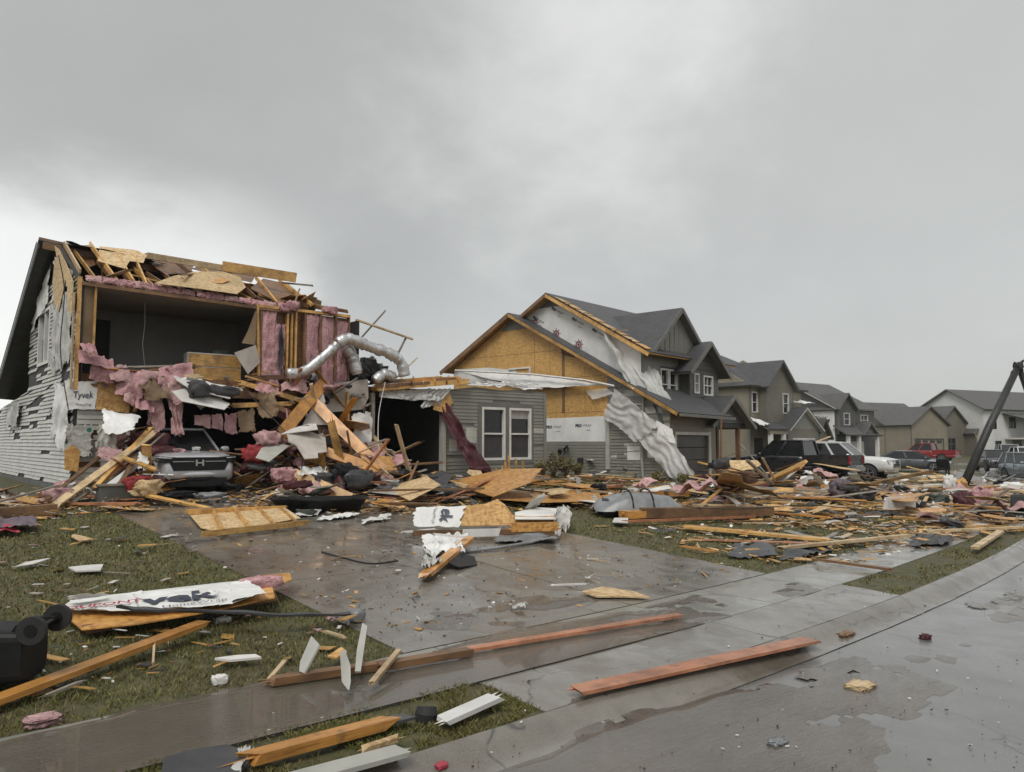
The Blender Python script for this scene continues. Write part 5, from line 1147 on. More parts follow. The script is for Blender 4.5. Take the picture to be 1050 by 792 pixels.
    if kind == 'pickup':
        mb = MB()
        for sg in (-1, 1): mb.box((-1.92, sg * .95, 1.0), (1.95, .09, .42))
        mb.box((-1.0, 0, 1.0), (.06, 1.9, .42)); put('cargo_bed', mb, M[pm])
        mb = MB(); mb.box((-2.9, 0, 1.0), (.07, 1.85, .44)); tg = put('tailgate', mb, M[pm])
        mb = MB(); mb.box((-1.95, 0, .83), (1.85, 1.8, .05)); put('bed_floor', mb, M['black'])
    return T
# silver SUV pushed against the garage opening
pc = onY(203, 470, 19.55); zc_ = gz(pc.x, 20.5) + .02
V1 = vehicle('silver_suv', 'silver SUV crushed under the torn house, nose sticking out of its garage', 'suv', (pc.x, 21.5, zc_), rad(-92), 'suv', 'p_silver', .06, seed=3, emblem=True)
Mv = WM[V1.name]; Me = Mv @ basis((2.345, 0, .77), (0, 1, 0), (0, 0, 1))
mb = MB()
for a, b, c, d in ((-.095, -.055, -.075, .075), (.055, .095, -.075, .075), (-.055, .055, -.016, .016)): bar(mb, Me, a, b, c, d, -.004, .012)
obj('emblem', mb, M['metal'], V1)
for o_ in [c for c in V1.children if c.name.startswith(('headlight', 'grille'))]:
    for c in list(o_.children): bpy.data.objects.remove(c)
    bpy.data.objects.remove(o_)
mb = MB(); mb.poly([(-.60, .585), (.60, .585), (.70, .80), (.64, .905), (-.64, .905), (-.70, .80)], [], Mv @ basis((2.315, 0, 0), (0, 1, 0), (0, 0, 1)), .025); obj('grille', mb, M['black'], V1)
for sg in (-1, 1):
    P = [(2.335, .64, .80, .91), (2.315, .78, .77, .92), (2.22, .90, .78, .93), (2.02, .945, .80, .935)]; V = []
    for x_, y_, za, zb in P: V += [Mv @ Vector((x_, sg * y_, za)), Mv @ Vector((x_, sg * y_, zb)), Mv @ Vector((x_ - .2, sg * (y_ - .2), za)), Mv @ Vector((x_ - .2, sg * (y_ - .2), zb))]
    mb = MB(); mb.add(V, [(4 * i, 4 * i + 4, 4 * i + 5, 4 * i + 1) for i in range(3)] + [(4 * i + 1, 4 * i + 5, 4 * i + 7, 4 * i + 3) for i in range(3)] + [(4 * i, 4 * i + 2, 4 * i + 6, 4 * i + 4) for i in range(3)]); h_ = obj('headlight', mb, M['glass'], V1)
    V = [Mv @ Vector((x_ + .006, sg * (y_ + .004), zb - .035 + d_)) for x_, y_, za, zb in P for d_ in (0, .025)]
    mb = MB(); mb.add(V, [(2 * i, 2 * i + 2, 2 * i + 3, 2 * i + 1) for i in range(3)]); obj('daylight_strip', mb, M['lamp'], h_)
mb = MB(); bar(mb, Mv, 2.333, 2.345, -.62, -.13, .795, .815); bar(mb, Mv, 2.333, 2.345, .13, .62, .795, .815); obj('grille_bar', mb, M['metal'], V1)
mb = MB(); bar(mb, Mv, 2.26, 2.325, -.66, .66, .20, .40); obj('lower_intake', mb, M['black'], V1)
mb = MB(); mb.grid(lambda u, v: Mv @ Vector((2.375 - .26 * abs(u * 2 - 1) ** 2.5 - .05 * abs(v * 2 - 1), (u * 2 - 1) * .87, .41 + .15 * v)), 16, 4); obj('bumper_bar', mb, M['p_silver'], V1, smooth=True)
def veh(name, label, cat, px, py, d, hd, kind, pm, **k):
    p = at(px, py, d); z = gz(p.x, p.y); return vehicle(name, label, cat, (p.x, p.y, z), rad(hd), kind, pm, **k)
veh('pickup_truck', 'black pickup with battered cab half buried in broken boards', 'pickup', 811, 480, 36.0, 98, 'pickup', 'p_black', dent=.12, seed=5)
veh('pickup_truck', 'white pickup with smashed headlight parked behind the black one', 'pickup', 855, 480, 38.5, -80, 'pickup', 'p_white', dent=.05, seed=6)
veh('grey_sedan', 'low grey sedan parked across the white pickup\'s nose', 'sedan', 934, 478, 53, -74, 'sedan', 'p_grey', dent=.02, seed=7)
veh('pickup_truck', 'red pickup parked at the khaki house', 'pickup', 948, 470, 76, 96, 'pickup', 'p_red', seed=8)
veh('dark_suv', 'dark SUV facing the road by the leaning pole', 'suv', 1019, 475, 60, 212, 'suv', 'p_dark', chrome='black', seed=9)
veh('pale_suv', 'pale blue SUV with dark front, nearest the road bend', 'suv', 1060, 478, 43, 222, 'suv', 'p_blue', chrome='black', seed=10)
veh('silver_van', 'pale van parked in front of the white house', 'van', 1034, 466, 80, 205, 'van', 'p_silver', seed=11)
veh('pickup_truck', 'white pickup standing beyond the pale SUV', 'pickup', 1052, 468, 58, 215, 'pickup', 'p_white', seed=12)
# ------------------------------------------------------------------ wreckage set down piece by piece
rd = random.Random(77)
def up_at(p, lift): return Vector((p.x, p.y, gz(p.x, p.y) + lift))
def board(name, label, cat, p0, p1, w, t, mt, cut=.03, group=None, roll=0.0, parent=None, r=None, bend=0.0):
    """one length of timber, modelled along its own x axis so that the grain runs with it"""
    p0, p1 = Vector(p0), Vector(p1); d = p1 - p0; L = d.length
    y = Z.cross(d) if abs(d.normalized().z) < .97 else Vector((1, 0, 0)); Mm = basis((p0 + p1) / 2, d, y) @ Matrix.Rotation(roll, 4, 'X')
    mb = MB()
    if bend:
        pts = [Vector((-L / 2 + L * i / 6, 0, bend * math.sin(math.pi * i / 6))) for i in range(7)]
        for i in range(6): mb.beam(pts[i], pts[i + 1], w, t, cut=0)
    else: mb.beam((-L / 2, 0, 0), (L / 2, 0, 0), w, t, cut=cut, r=r or rd)
    o = obj(name, mb, M[mt], parent, Mm)
    if parent is None: tag(o, label, cat, group)
    return o
def gboard(label, a, b, w, t, mt, lift=0.0, lift2=None, cut=.04, name='wooden_board', cat='board', roll=0.0, bend=0.0):
    p, q_ = gnd(*a), gnd(*b); return board(name, label, cat, gnd(*a, t / 2 + .035 + lift), gnd(*b, t / 2 + .035 + (lift if lift2 is None else lift2)), w, t, mt, cut, None, roll, None, None, bend)
def lying(name, label, cat, px, mt, t=.012, lift=.05, lifts=None, group=None):
    """flat piece whose outline lies on the ground where the photo shows it"""
    P = [gnd(*p, lift + (lifts[i] if lifts else 0)) for i, p in enumerate(px)]
    o = sheet(name, None, P, M[mt], t)
    return tag(o, label, cat, group)
def gcloth(name, label, cat, px, mt, amp=.08, lift=.08, nu=26, nv=20, f=3.0, rag=.15, seed=0, fold=0.0, lifts=None, foldn=4):
    P = [gnd(*p, lift + (lifts[i] if lifts else 0)) for i, p in enumerate(px)]
    mb = MB(); fn = cloth(mb, *P, nu, nv, amp, f, rag, seed, fold=fold, foldn=foldn)
    o = tag(obj(name, mb, M[mt], smooth=True), label, cat); return o, fn
def gpuff(name, label, cat, px, dims, mt, amp=.35, lift=0.0, seed=0, f=2.6, rot=0.0, n=12, e=.6):
    p = up_at(gnd(*px), dims[2] * .42 + lift); mb = MB(); puff(mb, p, dims, Matrix.Rotation(rot, 3, 'Z'), amp, f, n, seed, e)
    return tag(obj(name, mb, M[mt], smooth=True), label, cat)
# --- lawn on the near side
gboard('long wet orange plank lying across the lawn beside the black wheeled bin', (-14, 722), (208, 639), .15, .045, 'orange', .03, .10)
gboard('thin grey lath in the grass below the long wet orange plank', (46, 714), (83, 699), .035, .02, 'greywood', .03)
gboard('thin pale lath stuck upright in the grass behind the long orange plank', (157, 678), (158, 662), .02, .012, 'pale', .02, .10, name='wooden_lath', cat='lath')
wp = tag(link('wall_section', None, None, Matrix.Translation(gnd(180, 625))), 'fallen wall section on the lawn with printed white wrap and red-brown board', 'wall section')
def gsh(nm, px, mt, lifts, t=.014, par=wp): return sheet(nm, par, [gnd(*p, l) for p, l in zip(px, lifts)], M[mt], t)
def lf(px, a=(75, .16), b=(290, .28)): return [a[1] + (b[1] - a[1]) * (p[0] - a[0]) / (b[0] - a[0]) for p in px]
px_ = [(62, 629), (84, 647), (146, 640), (215, 628), (282, 614), (279, 604), (200, 612), (120, 618)]
gsh('sheathing', px_, 'osb_wet', [x - .05 for x in lf(px_)])
px_ = [(64, 624), (118, 627), (150, 626), (236, 620), (271, 608), (250, 597), (226, 599), (160, 606), (100, 612), (72, 617)]
gsh('house_wrap', px_, 'wrap', [x + .015 for x in lf(px_)], .006); hwp = [o for o in wp.children if o.name.startswith('house_wrap')][0]
Mhw = WM[hwp.name]; nhw = Mhw.to_3x3() @ Z
def onw(x, y, h): return plane(x, y, Mhw.translation + nhw * h, nhw)
for k, q4 in enumerate((((60, 625), (150, 628), (148, 606), (70, 616)), ((140, 627), (240, 620), (236, 598), (136, 608)), ((224, 622), (276, 608), (254, 595), (222, 599)))):
    mb = MB(); cloth(mb, *[onw(x, y, .014 + .004 * k) for x, y in q4], 26, 18, .022, 5, .06, k + 3); obj('torn_wrap', mb, M['wrap'], wp, smooth=True)
def pl3(a, b, c):
    A_, B2, C2 = [plane(x, y, Mhw.translation + nhw * .042, nhw) for x, y in (a, b, c)]; return basis(A_, B2 - A_, C2 - A_)
letter(hwp, 'vek', .50, M['ink'], pl3((184, 616), (234, 610), (176, 600)), bold=.018)
letter(hwp, 'HomeWrap', .13, M['ink_grey'], pl3((200, 619), (250, 613), (190, 606)))
letter(hwp, 'DUPONT', .17, M['ink_red'], pl3((106, 621), (140, 617), (98, 610)), bold=.004)
P0_, P1_ = [gnd(*p, .09) for p in ((86, 646), (283, 612))]
board('plate', '', '', P0_, P1_, .05, .09, 'brown', .03, parent=wp)
P0_, P1_ = [gnd(*p, .17) for p in ((205, 624), (281, 608))]
board('stud', '', '', P0_, P1_, .09, .10, 'orange', .03, parent=wp)
gsh('sheathing', [(250, 601), (272, 607), (299, 597), (297, 590), (262, 592)], 'osb_wet', [.2, .2, .18, .18, .2])
P = gnd(268, 597, .26); mb = MB(); puff(mb, P, (.5, .25, .12), None, .4, 3, 10, 4); obj('insulation_batt', mb, M['pink'], wp, smooth=True)
for k, q4 in enumerate((((205, 615), (214, 617), (222, 607), (214, 602)), ((66, 616), (112, 610), (108, 606), (70, 612)))):
    mb = MB(); cloth(mb, *[gnd(*p, .24 + .1 * (i > 1)) for i, p in enumerate(q4)], 12, 10, .04, 4, .1, k); obj('torn_wrap', mb, M['wrap'], wp, smooth=True)
P_ = [gnd(x, y, .30 + h) for x, y, h in ((124, 624, .02), (150, 627, .0), (200, 628, -.03), (250, 630, -.08), (300, 632, -.12), (340, 632, -.18), (364, 630, -.22))]
P_ = ductpts(P_, 6); mb = MB(); sd_ = [Vector((-.5, .85, .12 * math.sin(i * .4))) * (.065 + .012 * noise.noise(Vector((i * .3, 0, 0)))) for i in range(len(P_))]
V = [P_[i] + s_ * sd_[i] + Z * (t_ * .022 + .018 * noise.noise(Vector((i * .25, s_, 4)))) for i in range(len(P_)) for s_, t_ in ((-1, 0), (1, 0), (1, 1), (0, 1.6), (-1, 1))]
mb.add(V, [(5 * i + k, 5 * i + (k + 1) % 5, 5 * i + 5 + (k + 1) % 5, 5 * i + 5 + k) for i in range(len(P_) - 1) for k in range(5)] + [(4, 3, 2, 1, 0), tuple(5 * (len(P_) - 1) + k for k in range(5))])
tag(obj('rubber_strip', mb, M['tar']), 'long black rubber strip lying over the printed wall section and the lawn', 'rubber strip')
lying('plastic_scrap', 'pointed white plastic sliver on the grass, nearest the pink and orange rag', 'scrap', [(15, 582), (34, 579), (52, 573), (44, 574), (27, 577)], 'drywall_white', .01, .07)
lying('plastic_scrap', 'flat white torn board on the grass behind the printed wall section', 'scrap', [(70, 583), (78, 587), (103, 586), (106, 580), (88, 581)], 'drywall_white', .02, .07)
lying('wood_scrap', 'small yellow sliver of board alone on the grass', 'scrap', [(73, 551), (82, 556), (96, 554), (86, 551), (75, 549)], 'osb_pale', .02, .06)
lying('plastic_scrap', 'long white sliver in the grass beside the brown bark-like plank', 'scrap', [(220, 677), (236, 679), (268, 676), (262, 673), (242, 674)], 'drywall_white', .02, .07)
gpuff('foam_chunk', 'white foam block on the edge of the pavement', 'foam', (225, 702), (.11, .09, .07), 'drywall_white', .35, .01, 1, 5, 0, 14, .35)
gpuff('foam_chunk', 'flat pinkish foam lump at the edge of the flooded pavement', 'foam', (43, 742), (.22, .18, .05), 'pink_pale', .5, .0, 2, 5, 0, 14, .35)
gpuff('foam_chunk', 'white lump on the lawn under the black rubber strip', 'foam', (228, 638), (.16, .10, .06), 'drywall_white', .5, .0, 3, 5, 0, 14, .35)
gcloth('fabric_scrap', 'bright orange rag with greyish violet folds at the picture edge of the lawn', 'rag', ((-12, 548), (22, 545), (14, 536), (-12, 537)), 'ink_red', .07, .1, 14, 10, 4, .1, 4)
gcloth('fabric_scrap', 'greyish violet fabric bundle behind the orange rag', 'rag', ((-12, 541), (40, 541), (38, 531), (-12, 530)), 'violet', .10, .14, 22, 12, 4, .1, 5)
gboard('rotten brown beam behind the violet fabric bundle', (-8, 527), (58, 522), .22, .2, 'brown', .02)
# --- lying black wheeled bin
bc = up_at(gnd(2, 716), .0); Xb = Rv; ang_ = rad(8); Xb = Matrix.Rotation(ang_, 3, 'Z') @ Xb
Mbin = basis(bc + Vector((0, 0, .30)) + Rv * .12 + Hv * .22, Z, Z.cross(Xb)) @ Matrix.Scale(.85, 4)       # local z runs along the bin, local x up (its back)
bn = tag(link('wheeled_bin', None, None, Mbin), 'black wheeled bin lying on its side at the lawn edge', 'bin')
mb = MB()
prof = [(0.0, .22, .24), (.02, .245, .265), (.3, .262, .28), (.7, .285, .30), (.98, .30, .32), (1.0, .33, .345), (1.05, .33, .345)]
V = []; nn = 24
for z_, a, b in prof:
    for k in range(nn):
        t_ = 2 * math.pi * k / nn; c_, s_ = math.cos(t_), math.sin(t_)
        V.append(Mbin @ Vector((math.copysign(abs(c_) ** .35, c_) * a, math.copysign(abs(s_) ** .35, s_) * b, z_)))
mb.add(V, [(i * nn + k, i * nn + (k + 1) % nn, (i + 1) * nn + (k + 1) % nn, (i + 1) * nn + k) for i in range(len(prof) - 1) for k in range(nn)] + [tuple(range(nn - 1, -1, -1)), tuple((len(prof) - 1) * nn + k for k in range(nn))])
obj('bin_body', mb, M['black'], bn, smooth=False)
for sy in (-1, 1):
    mb = MB(); Mw = Mbin @ Matrix.Translation((.26, sy * .27, -.07)) @ Matrix.Rotation(rad(90), 4, 'X')
    mb.tube([Mw @ Vector((0, 0, -.03)), Mw @ Vector((0, 0, .03))], .11, 26); w_ = obj('wheel', mb, M['rubber'], bn)
    mb = MB(); mb.tube([Mw @ Vector((0, 0, -.036)), Mw @ Vector((0, 0, .036))], .05, 14); obj('hub', mb, M['black'], w_)
mb = MB(); mb.tube([Mbin @ Vector((.26, -.3, -.07)), Mbin @ Vector((.26, .3, -.07))], .014, 8); mb.box((0, 0, 0), (.001, .001, .001)) if False else None; obj('axle', mb, M['pole'], bn)
for sy in (-.18, .18): mb = MB(); mb.add([Mbin @ Vector(p) for p in ((.2, sy - .03, -.02), (.2, sy + .03, -.02), (.2, sy + .03, .16), (.2, sy - .03, .16), (.29, sy - .03, -.10), (.29, sy + .03, -.10), (.3, sy + .03, .1), (.3, sy - .03, .1))], [(3, 2, 1, 0), (4, 5, 6, 7), (0, 1, 5, 4), (1, 2, 6, 5), (2, 3, 7, 6), (3, 0, 4, 7)]); obj('wheel_mount', mb, M['black'], bn)
# --- pavement and road
gboard('dark bark-like plank half sunk at the pavement edge, splintered at one end', (274, 699), (398, 681), .11, .06, 'brown', .01, cut=.06)
gboard('dark reddish plank lying in the water at the foot of the drive', (392, 683), (480, 668), .12, .06, 'brown', .02, cut=.05)
gboard('long pale pink plank lying in the water across the foot of the drive', (474, 667), (696, 631), .12, .03, 'red_wood', .02)
gboard('wide wet salmon pink plank lying in the road gutter', (592, 708), (833, 656), .20, .028, 'red_wood', .03, .05)
gboard('split orange post lying on the muddy verge', (256, 778), (392, 742), .12, .065, 'orange', .02, cut=.14, name='wooden_post', cat='post')
lying('rubber_flap', 'dark rubber flap stuck to the end of the split orange post', 'flap', [(378, 748), (394, 746), (426, 738), (414, 735), (386, 739)], 'tar', .02, .08)
gboard('thick white trim board with a broken end lying on the wet verge', (452, 740), (508, 715), .14, .035, 'trim', .04, cut=.06, name='trim_board', cat='trim board')
gboard('wide grey-white trim board at the lower edge of the flooded gutter', (300, 800), (412, 770), .17, .03, 'siding_light', .05, name='trim_board', cat='trim board')
gboard('short yellow split board between the orange post and the grey trim board', (373, 768), (407, 757), .06, .03, 'osb_pale', .03)
pc_ = up_at(gnd(436, 741), .06); mb = MB(); mb.tube([pc_ + Vector((0, 0, -.05)), pc_ + Vector((.01, 0, .0)), pc_ + Vector((.02, .01, .05))], [.075, .085, .07], 18); tag(obj('rubber_plug', mb, M['rubber'], smooth=False), 'round black rubber cap standing beside the broken white trim board', 'cap')
lying('roofing_sheet', 'flat black roofing sheet on the muddy verge at the bottom edge', 'roofing sheet', [(164, 800), (240, 800), (262, 776), (232, 766), (196, 772), (168, 780)], 'tar', .02, .07)
gcloth('fabric_scrap', 'crumpled white rag on the edge of the black roofing sheet', 'rag', ((232, 800), (246, 798), (262, 770), (244, 770)), 'wrap_dirty', .05, .08, 12, 14, 7, .2, 6)
# stakes and siding on the pavement edge
gboard('short pale stake leaning on the bark-like plank', (275, 698), (292, 678), .04, .02, 'pale', .02, .10)
gboard('long pale stake lying across the bark-like plank', (381, 701), (409, 667), .05, .03, 'pale', .04, .12)
lying('siding_scrap', 'ribbed grey siding piece on the grass beside the stakes', 'siding', [(308, 690), (313, 692), (333, 668), (327, 662), (309, 680)], 'siding_light', .02, .10, (0, 0, .12, .12, .05))
lying('siding_scrap', 'split white siding strip draped over the bark-like plank, wider end down', 'siding', [(352, 700), (358, 708), (368, 704), (362, 684), (357, 668), (350, 670)], 'siding_light', .015, .08, (0, 0, 0, .1, .14, .12))
lying('siding_scrap', 'narrow white siding strip pointing up from the bark-like plank', 'siding', [(364, 690), (370, 690), (377, 650), (372, 648), (366, 668)], 'siding_light', .015, .10, (0, 0, .16, .16, .1))
lying('wood_scrap', 'small orange chip of board above the white siding strips', 'scrap', [(336, 674), (345, 676), (356, 670), (350, 665)], 'osb', .015, .10)
gboard('short pale batten on the lawn below the rubber strip', (332, 647), (352, 653), .04, .02, 'pale', .03)
gpuff('paving_lump', 'grey lump at the end of the black rubber strip', 'lump', (366, 640), (.16, .14, .14), 'grey_metal', .3, .03, 5)
gpuff('foam_chunk', 'round tan foam chunk alone on the wet road', 'foam', (882, 706), (.26, .2, .06), 'pale', .5, -.01, 6, 6, 0, 16, .45)
gpuff('leaf_clump', 'small dark red leaf clump alone on the wet road', 'leaves', (949, 656), (.12, .1, .06), 'maroon', .6, .0, 7, 5)
gpuff('metal_scrap', 'small crushed wire scrap near the bottom edge of the road', 'scrap', (797, 765), (.16, .09, .05), 'grey_metal', .7, .0, 8, 6)
gpuff('foam_chunk', 'orange foam bit in the gutter at the bottom edge', 'foam', (452, 788), (.09, .07, .04), 'ink_red', .3, .0, 9)
gpuff('leaf_clump', 'dark wet leaf clump in front of the drive kerb', 'leaves', (866, 652), (.3, .12, .04), 'brown', .7, .0, 10, 6)
# --- drive
lying('sheathing_scrap', 'flat yellow piece of strand board lying in the middle of the drive', 'strand board', [(596, 608), (612, 613), (640, 613), (667, 614), (650, 608), (618, 603)], 'osb_pale', .02, .04)
gboard('pale batten pointing at the kerb from the middle of the drive', (566, 600), (600, 599), .03, .02, 'trim', .02, name='wooden_lath', cat='lath')
fr = tag(link('stud_wall', None, None, Matrix.Translation(gnd(250, 536))), 'broken stud frame with pale board lying at the top of the drive', 'wall frame')
gf = lambda x, y, h=.0: gnd(x, y, h)
sheet('sheathing', fr, [gf(*p) for p in ((194, 528, .06), (206, 542, .06), (226, 547, .06), (308, 536, .06), (292, 523, .1), (240, 521, .1))], M['osb_pale'], .014)
for a, b in (((192, 525), (292, 521)), ((208, 548), (316, 536))): board('plate', '', '', gf(*a, .14), gf(*b, .14), .06, .10, 'pine', .04, parent=fr)
for a, b in (((218, 523), (228, 545)), ((240, 522), (256, 543)), ((264, 521), (282, 540)), ((286, 521), (304, 537))): board('stud', '', '', gf(*a, .14), gf(*b, .12), .05, .09, 'pine', .04, parent=fr)
gboard('splintered orange board holding a heap of white wrap on the drive', (436, 590), (482, 552), .16, .06, 'orange', .05, .12, cut=.08)
gcloth('wrap_scrap', 'crumpled white wrap heaped on the orange board in the drive', 'wrap', ((430, 572), (476, 568), (482, 548), (430, 550)), 'wrap', .15, .14, 34, 30, 2.6, .15, 11, .03)
gcloth('wrap_scrap', 'soiled pinkish wrap bundle under the white heap on the drive', 'wrap', ((432, 588), (454, 582), (452, 562), (430, 566)), 'wrap_dirty', .12, .14, 20, 20, 3, .2, 12, .03)
gboard('white trim strip stuck in the wrap heap on the drive', (414, 546), (446, 543), .10, .03, 'trim', .08, name='trim_board', cat='trim board')
gboard('white trim strip lying over the wrap heap towards the printed panel', (446, 548), (478, 551), .09, .03, 'trim', .26, .2, name='trim_board', cat='trim board')
lying('rubber_flap', 'black rubber flap beside the orange board on the drive', 'flap', [(456, 577), (470, 583), (490, 578), (486, 572), (464, 568)], 'black', .02, .05, (.06, 0, 0, .0, .08))
pp_ = [gf(475, 566, .04), gf(510, 562, .05), gf(545, 556, .06), gf(556, 552, .1)]; mb = MB(); mb.tube(pp_, .025, 8); tag(obj('metal_pipe', mb, M['grey_metal']), 'thin bent grey metal pipe lying on the drive', 'pipe')
pn = tag(link('printed_panel', None, None, Matrix.Translation(gnd(500, 548))), 'torn wall panel with large sideways letters propped on the drive', 'wall panel')
def pnl(px, py, base):                                     # point on the panel's sloping face
    return at(px, py, (gnd(px, base) - CAM).dot(Hv) + (base - py) * .012)
def panel(nm, pts, mt, base=548, off=0.0, t=.014): return sheet(nm, pn, [pnl(x, y, base) - Hv * off + Vector((0, 0, off * .4)) for x, y in pts], M[mt], t)
panel('sheathing', [(470, 540), (524, 539), (566, 541), (570, 529), (546, 530), (526, 529), (518, 518), (510, 512), (498, 517), (478, 519)], 'osb')
mb = MB(); W4p = [pnl(x, y, 548) - Hv * .06 for x, y in ((422, 541), (472, 541), (479, 518), (424, 519))]; fnp = cloth(mb, *W4p, 44, 22, .035, 1.6, .08, 14); hwk = obj('house_wrap', mb, M['wrap'], pn, smooth=True)
Pp = face(*W4p); nrm = (W4p[1] - W4p[0]).cross(W4p[3] - W4p[0]).normalized()
letter(hwk, 'ek', 1, M['ink'], None, lambda x, y: fnp(.55 + y * .36, .54 - x * .66) + nrm * .035, .02)
letter(hwk, 'HomeWrap', 1, M['ink_grey'], None, lambda x, y: fnp(.38 + y * .10, .54 - x * .17) + nrm * .035)
board('plate', '', '', gf(424, 547, .10), gf(574, 545, .12), .08, .11, 'brown', .04, parent=pn)
board('trim_strip', '', '', gf(474, 547, .16), gf(512, 546, .16), .03, .14, 'trim', .03, parent=pn)
board('stud', '', '', gf(524, 541, .28), gf(572, 540, .28), .06, .16, 'osb_wet', .04, parent=pn)
gcloth('wrap_scrap', 'white torn wrap bunched at the end of the printed panel', 'wrap', ((566, 548), (584, 548), (586, 516), (568, 520)), 'wrap_dirty', .12, .12, 16, 24, 4, .25, 15, lifts=(0, 0, .35, .35))
lying('plastic_scrap', 'white plastic sheet behind the printed panel', 'scrap', [(528, 533), (570, 533), (572, 522), (550, 521), (528, 526)], 'drywall_white', .012, .3)
gcloth('metal_scrap', 'bent pale metal strip standing behind the printed panel', 'scrap', ((526, 528), (548, 524), (562, 507), (558, 505)), 'siding_light', .06, .2, 16, 12, 4, .1, 16, lifts=(0, 0, .5, .5))
gcloth('tarpaper_scrap', 'wet grey flap under the printed panel', 'flap', ((500, 557), (572, 556), (566, 548), (506, 549)), 'grey_metal', .06, .06, 30, 8, 4, .15, 17)
for k, (a, b, mt, lb) in enumerate((((366, 538), (404, 533), 'drywall_white', 'white board scrap at the edge of the drive behind the wrap heap'), ((300, 531), (332, 527), 'drywall_white', 'white plastic scraps in front of the black tub'), ((322, 535), (372, 530), 'wrap', 'white wrap strip lying beside the black tub'))):
    p, q_ = gnd(*a), gnd(*b); gcloth('wrap_scrap', lb, 'scrap', (a, b, (b[0] - 4, b[1] - 6), (a[0] + 4, a[1] - 5)), mt, .05, .06, 20, 8, 4, .25, 20 + k)
# --- the tall tangle between the garage and the low house
def tb(label, a, b, Ya, Yb, w, t, mt, cut=.05, name='wooden_beam', cat='beam', roll=0.0): return board(name, label, cat, PA(*a, Ya), PA(*b, Yb), w, t, mt, cut, roll=roll)
tb('wide orange beam leaning up towards the hanging foil duct', (288, 446), (333, 391), 19.8, 20.7, .34, .05, 'orange', roll=1.2)
tb('long orange beam falling diagonally from the leaning beam to the opening', (321, 412), (392, 482), 20.5, 18.6, .30, .05, 'orange', roll=1.1)
tb('shorter orange beam crossing low behind the diagonal one', (336, 464), (389, 482), 19.4, 18.5, .26, .06, 'orange', roll=1.2)
tb('yellow plank tipped down towards the black tub', (300, 487), (357, 512), 18.6, 17.3, .36, .05, 'pine', roll=.9)
tb('thin lath lying along the diagonal orange beam', (386, 476), (403, 490), 18.8, 18.0, .05, .03, 'pale', name='wooden_lath', cat='lath')
def st(name, label, cat, pts, mt, t=.014): return tag(sheet(name, None, [PA(x, y, Y) for x, y, Y in pts], M[mt], t), label, cat)
st('sheathing_sheet', 'brown hardboard sheet leaning at the mouth of the dark opening', 'hardboard', [(374, 480, 18.9), (384, 493, 18.4), (411, 491, 18.6), (405, 461, 19.4), (378, 467, 19.5)], 'osb_wet')
st('drywall_sheet', 'broken grey drywall slab with white edge in the middle of the tangle', 'drywall', [(296, 454, 19.0), (304, 458, 18.9), (308, 480, 18.6), (322, 478, 18.7), (324, 468, 18.8), (334, 466, 18.9), (337, 442, 19.3), (318, 436, 19.5), (294, 446, 19.3)], 'drywall', .03)
st('drywall_sheet', 'white board on top of the broken drywall slab', 'drywall', [(288, 446, 19.3), (326, 441, 19.2), (324, 434, 19.8), (316, 434, 19.9), (300, 440, 19.7)], 'drywall_white', .02)
st('siding_sheet', 'grey-green siding panel lying on the tangle near the silver SUV', 'siding', [(262, 470, 18.9), (276, 474, 18.6), (297, 454, 19.3), (284, 450, 19.6), (268, 460, 19.4)], 'siding_light')
st('drywall_sheet', 'tall pale board standing behind the drywall slab', 'drywall', [(340, 436, 20.3), (330, 400, 20.6), (310, 436, 20.3)], 'drywall', .02)
mb = MB(); cloth(mb, PA(303, 487, 18.3), PA(346, 500, 18.0), PA(340, 478, 18.9), PA(306, 478, 18.9), 30, 22, .12, 3.4, .2, 31, fold=.03); tag(obj('wrap_scrap', mb, M['wrap'], smooth=True), 'white crumpled wrap above the tipped yellow plank', 'wrap')
for k, (px, py, Y, d_, mt, lb) in enumerate(((290, 487, 18.4, (.5, .4, .32), 'pink', 'pink insulation lump beside the tipped yellow plank'), (276, 450, 19.6, (.6, .4, .35), 'pink_pale', 'pink insulation lump above the grey-green siding panel'), (352, 486, 18.2, (.7, .5, .45), 'black', 'black plastic bundle under the orange beams'), (330, 492, 18.2, (.5, .4, .3), 'charcoal', 'dark fabric bundle behind the tipped yellow plank'), (366, 492, 18.0, (.8, .5, .5), 'tar', 'torn black roofing bundle before the brown hardboard'), (262, 466, 19.6, (.6, .4, .4), 'red', 'dark red bundle deep in the tangle by the silver SUV'))):
    mb = MB(); puff(mb, PA(px, py, Y), d_, None, .5, 2.8, 14, 90 + k); tag(obj('insulation_lump' if 'pink' in mt else 'fabric_bundle', mb, M[mt], smooth=True), lb, 'insulation' if 'pink' in mt else 'bundle')
tubc = gnd(328, 524); Mt_ = Matrix.Translation(up_at(tubc, .02)) @ Matrix.Rotation(rad(-28), 4, 'Z'); mb = MB(); V = []; nn = 32
for (z_, k_) in ((0.03, .80), (.0, .86), (.22, 1.0), (.27, 1.06), (.27, .98), (.08, .82), (.06, .0)):
    for i in range(nn):
        a = 2 * math.pi * i / nn; c_, s_ = math.cos(a), math.sin(a); V.append(Mt_ @ Vector((math.copysign(abs(c_) ** .7, c_) * 1.02 * k_, math.copysign(abs(s_) ** .7, s_) * .55 * k_, z_ + .04 * noise.noise(Vector((c_ * 2, s_ * 2, z_ * 3))))))
mb.add(V, [(j * nn + i, j * nn + (i + 1) % nn, (j + 1) * nn + (i + 1) % nn, (j + 1) * nn + i) for j in range(6) for i in range(nn)])
tag(obj('plastic_tub', mb, M['black'], smooth=True), 'large shallow black plastic tub on the drive below the tangle', 'tub')
